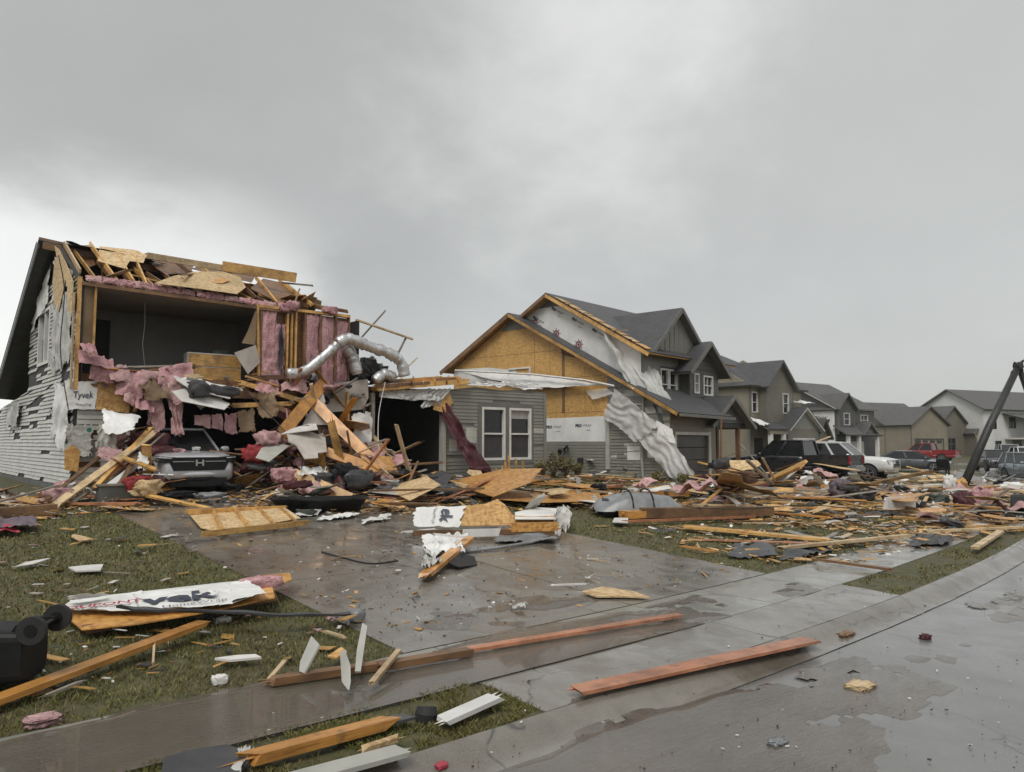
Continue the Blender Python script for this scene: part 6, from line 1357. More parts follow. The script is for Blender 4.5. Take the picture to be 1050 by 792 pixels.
# laths sticking out above the tangle
tb('long tan lath sticking out crosswise over the foil duct', (365, 328), (423, 348), 20.6, 20.6, .09, .05, 'pale', .02, 'wooden_lath', 'lath')
tb('tan lath crossing under the long one, pointing at the sky', (371, 346), (395, 319), 20.8, 20.5, .09, .05, 'greywood', .02, 'wooden_lath', 'lath')
tb('short tan lath hanging from the end of the long crosswise lath', (417, 345), (408, 363), 20.65, 20.65, .07, .04, 'greywood', .02, 'wooden_lath', 'lath')
tb('tan lath rising from the plate over the dark opening', (406, 388), (428, 367), 20.8, 20.5, .08, .04, 'pale', .02, 'wooden_lath', 'lath')
st('drywall_sheet', 'white corrugated sheet hanging bent above the silver SUV', 'sheet', [(180, 390, 20.4), (196, 400, 20.1), (238, 404, 20.0), (250, 386, 20.6), (220, 390, 20.6), (196, 386, 20.8)], 'drywall_white', .02)
st('drywall_sheet', 'white sheet with dark rents hanging lower above the silver SUV', 'sheet', [(176, 402, 20.2), (186, 412, 20.0), (232, 417, 19.9), (238, 411, 20.1), (214, 405, 20.3), (194, 398, 20.4)], 'drywall_white', .02)
gb_ = MB(); puff(gb_, PA(203, 400, 20.2), (.5, .5, .4), None, .4, 3, 12, 5); puff(gb_, PA(225, 402, 20.3), (.9, .4, .3), None, .4, 3, 12, 6); tag(obj('fabric_bundle', gb_, M['charcoal'], smooth=True), 'dark bundle wedged between the two white hanging sheets', 'bundle')
# dresser upstairs
dr = thing('dresser', 'wooden dresser with white end panel standing upstairs at the torn floor edge', 'dresser', (7.6, 21.9, 3.9), rad(-4)); Md = WM[dr.name]
mb = MB(); bar(mb, Md, -.72, .72, -.22, .22, 0, .78); obj('carcass', mb, M['trim'], dr)
for k in range(2): mb = MB(); bar(mb, Md, -.70, .72, -.245, -.222, .05 + k * .37, .40 + k * .37 - .02); obj('drawer', mb, M['pine'], dr)
mb = MB(); puff(mb, Md @ Vector((.2, 0, .83)), (.5, .3, .12), None, .5, 3, 10, 3); tag(obj('fabric_bundle', mb, M['green'], smooth=True), 'dull green bundle lying on top of the upstairs dresser', 'bundle')
# on the SUV's bonnet
for k, (x, y, z, d_, mt, lb, nm) in enumerate(((1.45, -.62, 1.05, (.6, .4, .22), 'maroon', 'dark red cloth thrown over the silver SUV bonnet', 'fabric_bundle'), (1.55, -.3, 1.06, (.3, .4, .1), 'pink_pale', 'pink insulation scrap on the silver SUV bonnet', 'insulation_lump'), (1.15, .25, 1.1, (.16, .24, .1), 'drywall_white', 'white block on the silver SUV windscreen edge', 'foam_chunk'), (1.0, -.85, 1.25, (.9, .35, .5), 'maroon', 'large dark red cloth slumped beside the silver SUV windscreen', 'fabric_bundle'))):
    mb = MB(); puff(mb, WM[V1.name] @ Vector((x, y, z)), d_, None, .45, 2.6, 14, 120 + k); tag(obj(nm, mb, M[mt], smooth=True), lb, 'cloth' if 'cloth' in lb else 'scrap')
# --- corner pile by the printed wrap
cp = [((58, 517), (158, 444), 18.4, 20.4, .16, .05, 'pale', 'long pale plank leaning on the corner of the torn house, lowest of the leaning pile'), ((76, 514), (146, 462), 18.6, 20.2, .09, .04, 'greywood', 'grey lath leaning with the pale planks at the house corner'), ((98, 500), (154, 440), 18.9, 20.5, .09, .09, 'pine', 'yellow stud leaning highest in the pile at the house corner'),
      ((48, 512), (118, 456), 18.6, 20.6, .08, .04, 'brown', 'brown lath leaning nearest the grey gable side'), ((112, 498), (150, 470), 18.9, 19.8, .14, .03, 'trim', 'white trim strip leaning in the pile at the house corner'), ((128, 470), (160, 482), 19.4, 18.9, .12, .05, 'pine', 'short yellow plank lying across the corner pile beside the SUV'),
      ((118, 505), (140, 468), 18.7, 19.6, .1, .05, 'brown', 'dark plank standing in the corner pile'), ((150, 508), (216, 522), 18.2, 17.4, .1, .05, 'pine', 'yellow plank lying before the silver SUV bumper'), ((86, 508), (128, 476), 18.9, 19.6, .1, .03, 'red_wood', 'reddish plank in the middle of the leaning corner pile')]
for a, b, Ya, Yb, w_, t_, mt, lb in cp: tb(lb, a, b, Ya, Yb, w_, t_, mt, .07, 'wooden_board', 'board', .4)
mb = MB(); cloth(mb, PA(102, 446, 19.9), PA(134, 448, 19.9), PA(146, 428, 20.4), PA(104, 416, 20.6), 34, 26, .16, 1.6, .1, 41, fold=.0); tag(obj('wrap_sheet', mb, M['wrap'], smooth=True), 'bulging white wrap sheet hanging under the yellow board at the house corner', 'wrap')
mb = MB(); cloth(mb, PA(96, 462, 20.2), PA(122, 462, 20.0), PA(122, 436, 20.2), PA(100, 436, 20.4), 20, 16, .1, 2.6, .15, 42, fold=.04, foldn=5); tag(obj('siding_sheet', mb, M['siding_light']), 'crumpled grey siding piece under the bulging wrap sheet', 'siding')
mb = MB(); cloth(mb, PA(96, 472, 19.8), PA(124, 476, 19.6), PA(128, 458, 20.0), PA(100, 456, 20.2), 20, 16, .08, 2.6, .2, 43); tag(obj('drywall_sheet', mb, M['pink_pale'], smooth=True), 'pinkish torn board behind the leaning planks', 'board')
mb = MB(); cloth(mb, PA(140, 482, 19.0), PA(152, 484, 19.0), PA(156, 460, 19.5), PA(140, 462, 19.5), 14, 18, .12, 3, .2, 44); tag(obj('wrap_scrap', mb, M['wrap'], smooth=True), 'white wrap scrap tucked beside the silver SUV headlight', 'wrap')
p = gnd(126, 517); bx = thing('wooden_box', 'low dark wooden box standing at the head of the drive', 'box', up_at(p, 0), rad(3)); Mx = WM[bx.name]
mb = MB(); bar(mb, Mx, -.52, .52, -.2, .2, .02, .42); obj('box_body', mb, M['concrete_base'], bx); mb = MB(); bar(mb, Mx, -.55, .55, -.23, .23, .422, .46); obj('box_lid', mb, M['greywood'], bx)
for k, (px, py, Y, d_, mt, lb) in enumerate(((141, 496, 18.6, (.5, .3, .3), 'red', 'bright red bundle behind the low wooden box'), (152, 500, 18.3, (.5, .35, .3), 'osb_pale', 'tan cardboard lump before the silver SUV wheel'), (60, 508, 18.8, (.6, .3, .25), 'pink_pale', 'pink insulation lump at the foot of the leaning planks'), (180, 508, 18.2, (.7, .4, .16), 'black', 'black plastic bundle under the silver SUV bumper'), (214, 508, 18.2, (.7, .35, .12), 'grey_metal', 'torn grey undertray lying before the silver SUV'), (70, 500, 19.2, (.25, .2, .2), 'drywall_white', 'small white lump by the gable foundation'))):
    mb = MB(); puff(mb, PA(px, py, Y), d_, None, .5, 2.8, 14, 140 + k); tag(obj('fabric_bundle', mb, M[mt], smooth=True), lb, 'bundle')
# --- before the low grey house and the sheathed house
lying('sheathing_sheet', 'large orange strand board sheet lying before the white windows', 'strand board', [(466, 498), (506, 510), (548, 510), (562, 502), (520, 494), (474, 491)], 'osb_wet', .014, .25, (.0, 0, 0, .1, .15, .15))
lying('sheathing_sheet', 'long orange strand board strip continuing beyond the large orange sheet', 'strand board', [(504, 512), (556, 516), (618, 514), (614, 506), (560, 503), (508, 505)], 'osb_wet', .014, .18)
lying('sheathing_sheet', 'pale strand board sheet lying behind the printed panel wrap', 'strand board', [(402, 505), (420, 514), (456, 511), (440, 497), (412, 496)], 'osb_pale', .014, .2, (0, 0, 0, .15, .15))
lying('metal_sheet', 'bent grey siding heap before the dark opening', 'siding', [(380, 505), (408, 508), (428, 502), (418, 492), (392, 494)], 'siding_light', .014, .2, (0, 0, .1, .2, .1))
lying('roofing_sheet', 'grey shingle slab lying beside the pale strand board', 'shingles', [(430, 498), (452, 506), (468, 500), (456, 490), (436, 490)], 'shingle', .02, .25, (0, 0, 0, .15, .15))
gboard('long tan beam lying before the dark opening', (434, 489), (480, 500), .12, .12, 'pale', .3, .2, name='wooden_beam', cat='beam')
gboard('wide wet brown beam lying across the debris on the lawn', (658, 526), (790, 524), .32, .22, 'brown', .05, name='wooden_beam', cat='beam')
gboard('orange glossy board edge under the bulging grey lid', (640, 528), (720, 524), .4, .16, 'orange', .05, name='wooden_beam', cat='beam')
gboard('wide yellow plank lying alone on the lawn', (702, 540), (852, 554), .32, .05, 'pine', .05, cut=.07)
gboard('reddish plank lying flat before the wide brown beam', (640, 535), (772, 530), .12, .05, 'red_wood', .05)
gboard('pale peeled plank lying on the lawn beyond the wide yellow plank', (800, 562), (932, 549), .14, .05, 'pale', .06, .08, cut=.06)
gboard('thin brown plank lying over the edge of the pavement', (833, 573), (913, 584), .09, .04, 'brown', .03)
gboard('small orange batten on the grass below the wide yellow plank', (698, 560), (734, 566), .07, .03, 'orange', .04)
gboard('red-brown plank half under the long film on the lawn', (652, 507), (704, 506), .3, .14, 'orange', .1, name='wooden_beam', cat='beam')
gcloth('roofing_sheet', 'buckled slab of dark shingles on the lawn beside the pavement', 'shingles', ((746, 571), (800, 573), (790, 557), (752, 559)), 'tar', .07, .06, 30, 14, 2.4, .12, 51)
gcloth('roofing_sheet', 'dark shingle slab humped under the pale peeled plank', 'shingles', ((796, 575), (858, 566), (850, 553), (806, 560)), 'tar', .09, .06, 30, 14, 2.4, .12, 52)
gcloth('roofing_sheet', 'grey shingle slab lying on the pavement under loose laths', 'shingles', ((930, 562), (985, 556), (976, 546), (934, 548)), 'shingle', .08, .08, 30, 12, 3, .2, 53)
lidp = gnd(652, 530); Ml_ = Matrix.Translation(up_at(lidp, .30)) @ Matrix.Rotation(rad(-30), 4, 'Z'); ld = tag(link('plastic_cover', None, None, Ml_), 'bulging grey plastic lid lying over the debris on the lawn', 'lid')
mb = MB(); mb.grid(lambda u, v: Ml_ @ Vector(((u * 2 - 1) * 1.05, (v * 2 - 1) * .6 * (1 - .3 * abs(u * 2 - 1) ** 2), .38 * max(0, 1 - abs(u * 2 - 1) ** 2.6) ** .6 * max(0, 1 - abs(v * 2 - 1) ** 2.6) ** .6 - .12 + .10 * noise.noise(Vector((u * 3, v * 3, 2))) + .05 * abs(noise.noise(Vector((u * 7, v * 5, 6)))))), 26, 18); obj('lid_shell', mb, M['grey_metal'], ld, smooth=True)
mb = MB()
for u0 in (.38, .62): mb.tube([Ml_ @ Vector(((u0 * 2 - 1) * 1.05, (v * 2 - 1) * .58, .40 * max(0, 1 - abs(u0 * 2 - 1) ** 2.6) ** .6 * max(0, 1 - abs(v * 2 - 1) ** 2.6) ** .6 - .04)) for v in [i / 10 for i in range(11)]], .02, 6)
obj('strap', mb, M['black'], ld)
gpuff('fabric_bundle', 'dark bundle pushed against the bulging grey lid', 'bundle', (630, 530), (.7, .5, .4), 'tar', .4, .05, 60)
lying('wrap_scrap', 'small white scrap under the bulging grey lid', 'scrap', [(628, 536), (644, 537), (644, 532), (630, 532)], 'drywall_white', .02, .1)
for k, (px, py, d_, mt, lb) in enumerate(((863, 512, (.8, .55, .62), 'violet', 'rounded grey-violet cushion lying among the boards'), (884, 514, (.9, .6, .35), 'tar', 'dark blue-black rag heap beside the grey-violet cushion'), (1007, 520, (.62, .55, .55), 'pink', 'round pink insulation ball near the broken dark pole'), (989, 522, (.65, .5, .5), 'maroon', 'dark red bundle beside the pink insulation ball'), (974, 505, (.5, .4, .7), 'drywall_white', 'white plastic bag at the foot of the broken dark pole'), (985, 504, (.6, .4, .5), 'osb', 'splintered orange lump at the foot of the broken dark pole'), (958, 520, (1.3, .6, .4), 'green', 'dull green cloth heap before the broken dark pole'), (1038, 506, (1.6, .8, .4), 'wrap', 'white wrap heap beyond the pink insulation ball'), (915, 505, (1.3, .6, .35), 'wrap_dirty', 'soiled white wrap heap before the white pickup'), (828, 494, (1.1, .7, .6), 'pink_pale', 'pink insulation lump against the black pickup'), (800, 500, (1.2, .8, .6), 'tar', 'black roofing heap under the black pickup door'), (760, 500, (1.2, .8, .6), 'dark_wood', 'dark splintered heap by the sheathed house drive'))):
    gpuff('insulation_lump' if 'pink' in mt else 'fabric_bundle', lb, 'insulation' if 'pink' in mt else 'bundle', (px, py), d_, mt, .45, .02, 160 + k, n=16)
p = gnd(1024, 532); Mx = Matrix.Translation(up_at(p, 0)) @ Matrix.Rotation(rad(20), 4, 'Z'); mb = MB(); mb.poly([(-.62, 0), (.62, .0), (.5, .18), (.05, .62), (-.12, .58)], [], Mx @ basis((0, -.3, .03), (1, 0, 0), Z), .6); tag(obj('speaker_case', mb, M['black']), 'black wedge-shaped case lying beside the pink insulation ball', 'case')
gboard('brown lath leaning over the pink insulation ball', (978, 535), (1040, 498), .07, .05, 'brown', .05, .5)
gboard('long pale plank lying level across the lawn before the black case', (948, 545), (1046, 541), .12, .05, 'pale', .08)
gboard('pale plank pointing at the kerb beside the pavement end', (1000, 562), (1026, 545), .14, .05, 'pale', .06)
gboard('orange lath lying behind the long level pale plank', (958, 538), (1040, 541), .12, .06, 'pine', .06)
gboard('grey lath leaning beyond the white wrap heap', (1010, 502), (1048, 484), .1, .05, 'greywood', .05, .4)
gboard('white board lying before the grey sedan', (915, 500), (968, 497), .55, .06, 'drywall_white', .15, name='trim_board', cat='trim board')
gboard('white board standing among orange boards before the white pickup', (908, 516), (938, 515), .1, .3, 'drywall_white', .2, name='trim_board', cat='trim board')
gboard('long white strip lying among the boards before the black pickup', (770, 512), (812, 504), .12, .05, 'trim', .1, name='trim_board', cat='trim board')
gboard('wide tan beam propped against the black pickup cab', (790, 492), (824, 476), .4, .1, 'pine', .3, 1.0, name='wooden_beam', cat='beam', roll=.7)
gboard('narrow white board propped beside the tan beam on the black pickup', (802, 494), (822, 478), .16, .05, 'trim', .3, .9, name='trim_board', cat='trim board')
gboard('grey lath leaning across the black pickup cab window', (766, 472), (792, 496), .08, .05, 'greywood', 1.4, .5)
gboard('tan lath leaning beside the black pickup cab', (782, 470), (794, 492), .06, .04, 'pale', 1.3, .4)
gboard('orange plank lying under the black pickup tailgate', (846, 499), (888, 498), .3, .12, 'orange', .15)
lying('sheathing_sheet', 'folded orange strand board standing before the black pickup bonnet', 'strand board', [(730, 498), (752, 500), (766, 494), (760, 484), (742, 484)], 'osb', .014, .2, (0, 0, 0, 1.0, 1.0))
lying('sheathing_sheet', 'large brown board lying across the heap before the black pickup', 'hardboard', [(752, 499), (790, 502), (800, 497), (760, 494)], 'osb_pale', .014, .5, (0, 0, .1, .2))
# splintered stools of board by the windows, black bin by the sedan
for k, (px, a, lb) in enumerate(((517, .3, 'splintered tan board box under the first white window'), (529, .35, 'broken tan boards standing between the two white windows'))):
    p = PA(px, 488, 20.3); T_ = thing('broken_crate', lb, 'crate', up_at(p, 0), rad(10 * k)); Mx = WM[T_.name]
    for i in range(4): mb = MB(); x_, y_ = (-.2, .2)[i % 2], (-.15, .15)[i // 2]; mb.beam(Mx @ Vector((x_, y_, 0)), Mx @ Vector((x_ + rd.uniform(-.08, .08), y_, .45 + .3 * rd.random() + .15 * k)), .07, .04, cut=.05, up=(0, 1, 0)); obj('slat', mb, M['pine'], T_)
    mb = MB(); bar(mb, Mx, -.24, .24, -.19, .19, .32, .36); bar(mb, Mx, -.26, .1, -.2, -.17, .08, .26); obj('board_panel', mb, M['osb'], T_)
p = at(966, 484, 45); T_ = thing('office_chair', 'black chair lying before the grey sedan', 'chair', (p.x, p.y, gz(p.x, p.y)), rad(30)); Mx = WM[T_.name]
mb = MB(); puff(mb, Mx @ Vector((0, 0, .5)), (.75, .7, .18), None, .06, 2, 12, 1, .3); obj('seat', mb, M['black'], T_, smooth=True)
mb = MB(); puff(mb, Mx @ Vector((-.35, 0, .8)), (.16, .7, .6), Matrix.Rotation(-.25, 3, 'Y'), .06, 2, 12, 2, .3); obj('backrest', mb, M['black'], T_, smooth=True)
for sx, sy in ((-.3, -.33), (.35, -.3), (.3, .33), (-.3, .33)): mb = MB(); mb.beam(Mx @ Vector((sx * .9, sy * .9, .45)), Mx @ Vector((sx, sy, .0)), .07, .07); obj('leg', mb, M['black'], T_)
# --- broken dark pole
p0 = gnd(984, 500); dp = (p0 - CAM).dot(Hv); p1 = at(1044, 376, dp + 1.5); p2 = at(1072, 455, dp + 3)
bp = thing('broken_pole', 'tall dark pole leaning over, snapped at its tip with the end hanging down', 'pole', p0)
mb = MB(); mb.tube([p0 - Vector((0, 0, .3)), p0.lerp(p1, .5), p1], [.19, .17, .15], 18); obj('pole_shaft', mb, M['pole'], bp, smooth=True)
mb = MB(); mb.tube([p1 + Vector((.0, 0, .1)), p1.lerp(p2, .5), p2], [.13, .12, .12], 16); obj('hanging_end', mb, M['pole'], bp, smooth=True)
mb = MB(); puff(mb, p1, (.42, .4, .4), None, .35, 3, 10, 3); obj('torn_joint', mb, M['pole'], bp)
mb = MB(); mb.tube([p1, p1 + Vector((.25, -.1, .25)), p1 + Vector((.4, -.2, .32))], .06, 8); mb.tube([p1, p1 + Vector((-.3, .2, -.25)), p1 + Vector((-.35, .25, -.5))], .03, 6); obj('splinter', mb, M['pole'], bp)
# bare bushes at the base of the walls
def shrub(label, p, h, seed):
    r = random.Random(seed); T_ = thing('shrub', label, 'shrub', p, 0, 'low bare bushes at the wall foot'); mb = MB(); lv = MB()
    for k in range(34):
        a, s = r.uniform(0, 6.28), r.uniform(.15, .5) * h
        tip = Vector((math.cos(a) * s, math.sin(a) * s, h * r.uniform(.6, 1.1))); mid = tip * .5 + Vector((r.uniform(-.05, .05), r.uniform(-.05, .05), .05))
        mb.tube([Vector(p), Vector(p) + mid, Vector(p) + tip], [.012, .008, .003], 4, False)
        for q_ in range(9):
            c = Vector(p) + mid.lerp(tip, r.random()) + Vector((r.uniform(-.07, .07), r.uniform(-.07, .07), r.uniform(-.05, .05))); d1 = Vector((r.uniform(-1, 1), r.uniform(-1, 1), r.uniform(-1, 1))) * .05; d2 = Vector((r.uniform(-1, 1), r.uniform(-1, 1), r.uniform(-1, 1))) * .03
            lv.add([c - d1, c + d2, c + d1, c - d2], [(0, 1, 2, 3)])
    obj('twigs', mb, M['dark_wood'], T_); obj('foliage', lv, M['grass'], T_)
for k, (px, Y, h, lb) in enumerate(((556, 20.6, .7, 'bare bush at the corner of the low grey house'), (568, 21.6, .9, 'bush below the larger meter box'), (580, 21.4, .8, 'bush before the pipe of the larger meter box'), (592, 21.0, .6, 'bush below the smaller meter box'), (672, 18.3, .5, 'dark bush beside the hanging film'), (700, 17.6, .45, 'dark bush before the grey garage door'))):
    p = onY(px, 490, Y); shrub(lb, Vector((p.x, p.y, gz(p.x, p.y))), h, 5 + k)

# loose cables
for k, (P, lb) in enumerate((([PA(60, 262, 20.9), PA(66, 300, 20.7), PA(62, 360, 20.7), PA(70, 420, 20.6)], 'thin black cable hanging down the torn corner beside the gable side'), ([PA(255, 404, 20.4), PA(290, 440, 19.6), PA(310, 470, 19.0), PA(300, 500, 18.2)], 'thin black cable trailing from the broken floor into the tangle'), ([PA(395, 392, 20.6), PA(388, 430, 20.5), PA(392, 470, 20.0), PA(420, 488, 19.4)], 'thin pale cable hanging down beside the dark opening'), ([gnd(700, 520, .3), gnd(760, 522, .35), gnd(830, 518, .4), gnd(905, 524, .3), gnd(960, 518, .35)], 'black cable lying across the boards before the trucks'), ([gnd(330, 566, .03), gnd(352, 572, .03), gnd(380, 578, .03), gnd(408, 575, .03)], 'short black cable lying alone on the drive'))):
    mb = MB(); mb.tube(ductpts(P, 8), .012, 6); tag(obj('cable', mb, M['trim' if 'pale' in lb else 'rubber'], smooth=True), lb, 'cable')
# ------------------------------------------------------------------ scattered wreckage: every piece an object, one kind and one area to a group
rs = random.Random(2024)
def inside(p, poly_):
    x, y = p; c = False
    for i in range(len(poly_)):
        (x0, y0), (x1, y1) = poly_[i], poly_[(i + 1) % len(poly_)]
        if (y0 > y) != (y1 > y) and x < (x1 - x0) * (y - y0) / (y1 - y0) + x0: c = not c
    return c
def pick(poly_):
    xs_ = [p[0] for p in poly_]; ys_ = [p[1] for p in poly_]
    while True:
        p = (rs.uniform(min(xs_), max(xs_)), rs.uniform(min(ys_), max(ys_)))
        if inside(p, poly_): return p
PROT = {}
def protos():
    def add_(k, mb, mats, smooth=False): PROT.setdefault(k, []).append((mb, mats, smooth))
    for i in range(12):
        L = rs.uniform(.7, 2.9); w_ = rs.choice((.09, .09, .14, .18, .24)); t_ = rs.choice((.038, .038, .05, .02)); mb = MB(); mb.beam((-L / 2, 0, 0), (L / 2, 0, 0), w_, t_, cut=rs.choice((.02, .08, .14)), r=rs); add_('board', mb, ('pine', 'pine', 'orange', 'pale', 'pale', 'brown', 'brown', 'greywood', 'greywood', 'red_wood'))
    for i in range(7):
        L = rs.uniform(2.0, 4.2); mb = MB(); mb.beam((-L / 2, 0, 0), (L / 2, 0, 0), rs.choice((.09, .14, .19, .28)), .038, cut=rs.choice((.03, .1)), r=rs); add_('plank', mb, ('pine', 'orange', 'pale', 'pale', 'brown', 'greywood'))
    for i in range(8):
        L = rs.uniform(.4, 1.7); mb = MB(); mb.beam((-L / 2, 0, 0), (L / 2, 0, 0), rs.uniform(.03, .06), .018, cut=.05, r=rs); add_('lath', mb, ('pale', 'greywood', 'pine', 'trim', 'brown'))
    for i in range(9):
        w_, h_ = rs.uniform(.35, 1.5), rs.uniform(.25, .7); mb = MB(); mb.poly([(x - w_ / 2, y - h_ / 2) for x, y in ragged(w_, h_, .22, .34, rs, (rs.randrange(4), rs.randrange(4)))], [], Matrix.Identity(4), .012); add_('sheathing', mb, ('osb', 'osb_wet', 'osb_pale'))
    for i in range(6):
        w_, h_ = rs.uniform(.3, 1.0), rs.uniform(.2, .5); mb = MB(); cloth(mb, (-w_ / 2, -h_ / 2, 0), (w_ / 2, -h_ / 2, 0), (w_ / 2, h_ / 2, .05), (-w_ / 2, h_ / 2, .02), 10, 7, .12, 2.5, .3, i + 3); add_('shingle', mb, ('tar', 'shingle', 'tar'))
    for i in range(6):
        w_, h_ = rs.uniform(.5, 2.0), .2; mb = MB(); bd = rs.uniform(-.1, .25)
        mb.grid(lambda u, v: Vector(((u - .5) * w_, (v - .5) * h_, bd * 4 * u * (1 - u) + .018 * abs(math.sin(v * 6.28)) + .02 * noise.noise(Vector((u * 4, v * 2, i))))), 12, 6); add_('siding', mb, ('siding_light', 'siding', 'trim'))
    for i in range(6):
        w_, h_ = rs.uniform(.15, .7), rs.uniform(.12, .4); mb = MB(); mb.poly([(x - w_ / 2, y - h_ / 2) for x, y in ragged(w_, h_, .14, .24, rs, (rs.randrange(4),))], [], Matrix.Identity(4), .014); add_('panel', mb, ('drywall_white', 'drywall', 'paper'))
    for i in range(5):
        w_, h_ = rs.uniform(.3, .8), rs.uniform(.25, .6); mb = MB(); cloth(mb, (-w_ / 2, -h_ / 2, 0), (w_ / 2, -h_ / 2, .1), (w_ / 2, h_ / 2, 0), (-w_ / 2, h_ / 2, .08), 12, 10, .2, 3.2, .25, i + 13, fold=.03); add_('wrap', mb, ('wrap', 'wrap_dirty'), True)
    for i in range(5):
        w_ = rs.uniform(.2, .55); mb = MB(); batt(mb, (-w_, -w_ * .5, 0), (w_, -w_ * .45, .05), (w_ * .9, w_ * .5, 0), (-w_ * .8, w_ * .4, .04), .1, .15, i + 23, 4, .05, 2); add_('insulation', mb, ('pink', 'pink_pale'), True)
    for i in range(5):
        mb = MB(); puff(mb, (0, 0, 0), (rs.uniform(.25, .7), rs.uniform(.2, .5), rs.uniform(.12, .3)), None, .6, 3, 9, i + 33); add_('rag', mb, ('tar', 'charcoal', 'black', 'violet', 'green', 'maroon', 'grey_metal'), True)
protos()
COLOUR = {'pine': 'yellow', 'orange': 'orange', 'pale': 'pale', 'brown': 'dark brown', 'greywood': 'grey', 'red_wood': 'reddish', 'trim': 'white', 'osb': 'yellow-brown', 'osb_wet': 'wet orange', 'osb_pale': 'pale', 'osb_dark': 'soaked dark', 'tar': 'black', 'shingle': 'grey', 'siding_light': 'light grey', 'siding': 'grey',
          'drywall_white': 'white', 'drywall': 'greyish', 'paper': 'brown', 'wrap': 'white', 'wrap_dirty': 'soiled white', 'pink': 'pink', 'pink_pale': 'faded pink', 'charcoal': 'charcoal', 'black': 'black plastic', 'violet': 'grey-violet', 'green': 'dull green', 'maroon': 'dark red', 'grey_metal': 'grey'}
NOUN = {'plank': ('loose_plank', 'long flat plank', 'plank'), 'board': ('broken_board', 'broken board', 'board'), 'lath': ('broken_lath', 'thin broken lath', 'lath'), 'sheathing': ('sheathing_scrap', 'torn strand board scrap', 'strand board'), 'shingle': ('shingle_scrap', 'curled shingle scrap', 'shingles'), 'siding': ('siding_scrap', 'torn siding strip', 'siding'),
        'panel': ('panel_scrap', 'torn flat board scrap', 'scrap'), 'wrap': ('wrap_scrap', 'crumpled house wrap scrap', 'wrap'), 'insulation': ('insulation_scrap', 'flat insulation scrap', 'insulation'), 'rag': ('crumpled_scrap', 'crumpled scrap', 'scrap')}
MESHES = {}
def piece(kind, place, M_, mt=None, size=1.0):
    i = rs.randrange(len(PROT[kind])); mb, mats, sm = PROT[kind][i]; mt = mt or rs.choice(mats); nm, nn_, cat = NOUN[kind]
    if (kind, i, mt) not in MESHES: MESHES[(kind, i, mt)] = mb.mesh(nm, M[mt], sm)
    o = bpy.data.objects.new(nm, MESHES[(kind, i, mt)]); COL.objects.link(o); o.matrix_basis = M_ @ Matrix.Scale(size, 4)
    return tag(o, '%s %s %s' % (COLOUR[mt], nn_, place), cat, '%s %ss %s' % (COLOUR[mt], nn_, place))
def scatter(poly_, n, mix_, place, hmax=.3, tilt=10, size=(.7, 1.15), wtype=None):
    kinds = [k for k, c in mix_.items() for _ in range(c)]
    for _ in range(n):
        g_ = gnd(*pick(poly_)); k = rs.choice(kinds); h = rs.random() ** 1.8 * hmax * (.4 + max(0, 1.2 * fbm((g_.x * .5, g_.y * .5, 4)) + .5)); s = rs.uniform(*size)
        Mp = Matrix.Translation(up_at(g_, .04 + h)) @ Matrix.Rotation(rs.uniform(0, 6.28), 4, 'Z') @ Matrix.Rotation(rad(rs.gauss(0, tilt * (.35 + h))), 4, 'Y') @ Matrix.Rotation(rad(rs.gauss(0, tilt)), 4, 'X')
        piece(k, place, Mp, None, s)
WOODY = dict(board=8, lath=5, sheathing=6, shingle=2, siding=2, panel=3, wrap=2, insulation=1, rag=2)
scatter([(380, 508), (470, 494), (560, 492), (690, 490), (740, 500), (760, 530), (640, 532), (590, 520), (480, 520), (400, 524)], 120, WOODY, 'strewn before the low grey house', .38, 8)
scatter([(380, 505), (470, 494), (600, 494), (640, 505), (560, 514), (420, 516)], 40, dict(board=6, sheathing=5, lath=2, rag=1), 'heaped before the white windows', .45, 9, (1.0, 1.5))
scatter([(690, 492), (760, 492), (900, 492), (960, 496), (960, 525), (880, 535), (760, 528), (690, 515)], 170, WOODY, 'strewn before the black pickup', .55, 11, (.8, 1.4))
scatter([(720, 484), (840, 486), (880, 502), (730, 502)], 46, dict(board=8, lath=3, sheathing=3, insulation=1, rag=1), 'heaped against the black pickup', 1.15, 22, (1.0, 1.5))
scatter([(900, 492), (1050, 488), (1050, 540), (980, 548), (900, 530)], 120, dict(WOODY, wrap=4, panel=4), 'strewn around the broken dark pole', .42, 9, (.8, 1.4))
scatter([(690, 532), (880, 536), (1000, 548), (960, 560), (820, 562), (720, 556), (640, 540)], 42, dict(lath=6, board=3, panel=3, shingle=2, siding=1), 'lying on the far lawn', .08, 4, (.5, 1.0))
scatter([(240, 500), (410, 505), (420, 522), (300, 530), (235, 518)], 46, WOODY, 'strewn below the tangle', .5, 14, (.7, 1.2))
scatter([(0, 512), (110, 504), (165, 514), (150, 524), (60, 530), (0, 536)], 40, WOODY, 'strewn along the torn house corner', .3, 10, (.6, 1.0))
scatter([(0, 540), (140, 530), (260, 590), (200, 600), (0, 620)], 14, dict(lath=3, panel=5, shingle=1), 'dotted over the near lawn', .01, 3, (.3, .5))
scatter([(180, 640), (380, 640), (360, 670), (200, 690), (60, 700)], 9, dict(lath=3, panel=4), 'dotted beside the bark-like plank', .01, 3, (.2, .35))
scatter([(200, 540), (420, 530), (580, 560), (760, 590), (480, 640), (330, 600)], 16, dict(lath=4, panel=5, shingle=2, wrap=1), 'dotted over the drive', .0, 2, (.2, .45))
scatter([(560, 480), (700, 486), (720, 494), (560, 494)], 26, dict(board=5, lath=4, siding=4, panel=2, rag=1), 'lying along the foot of the sheathed house', .4, 16, (.6, 1.0))
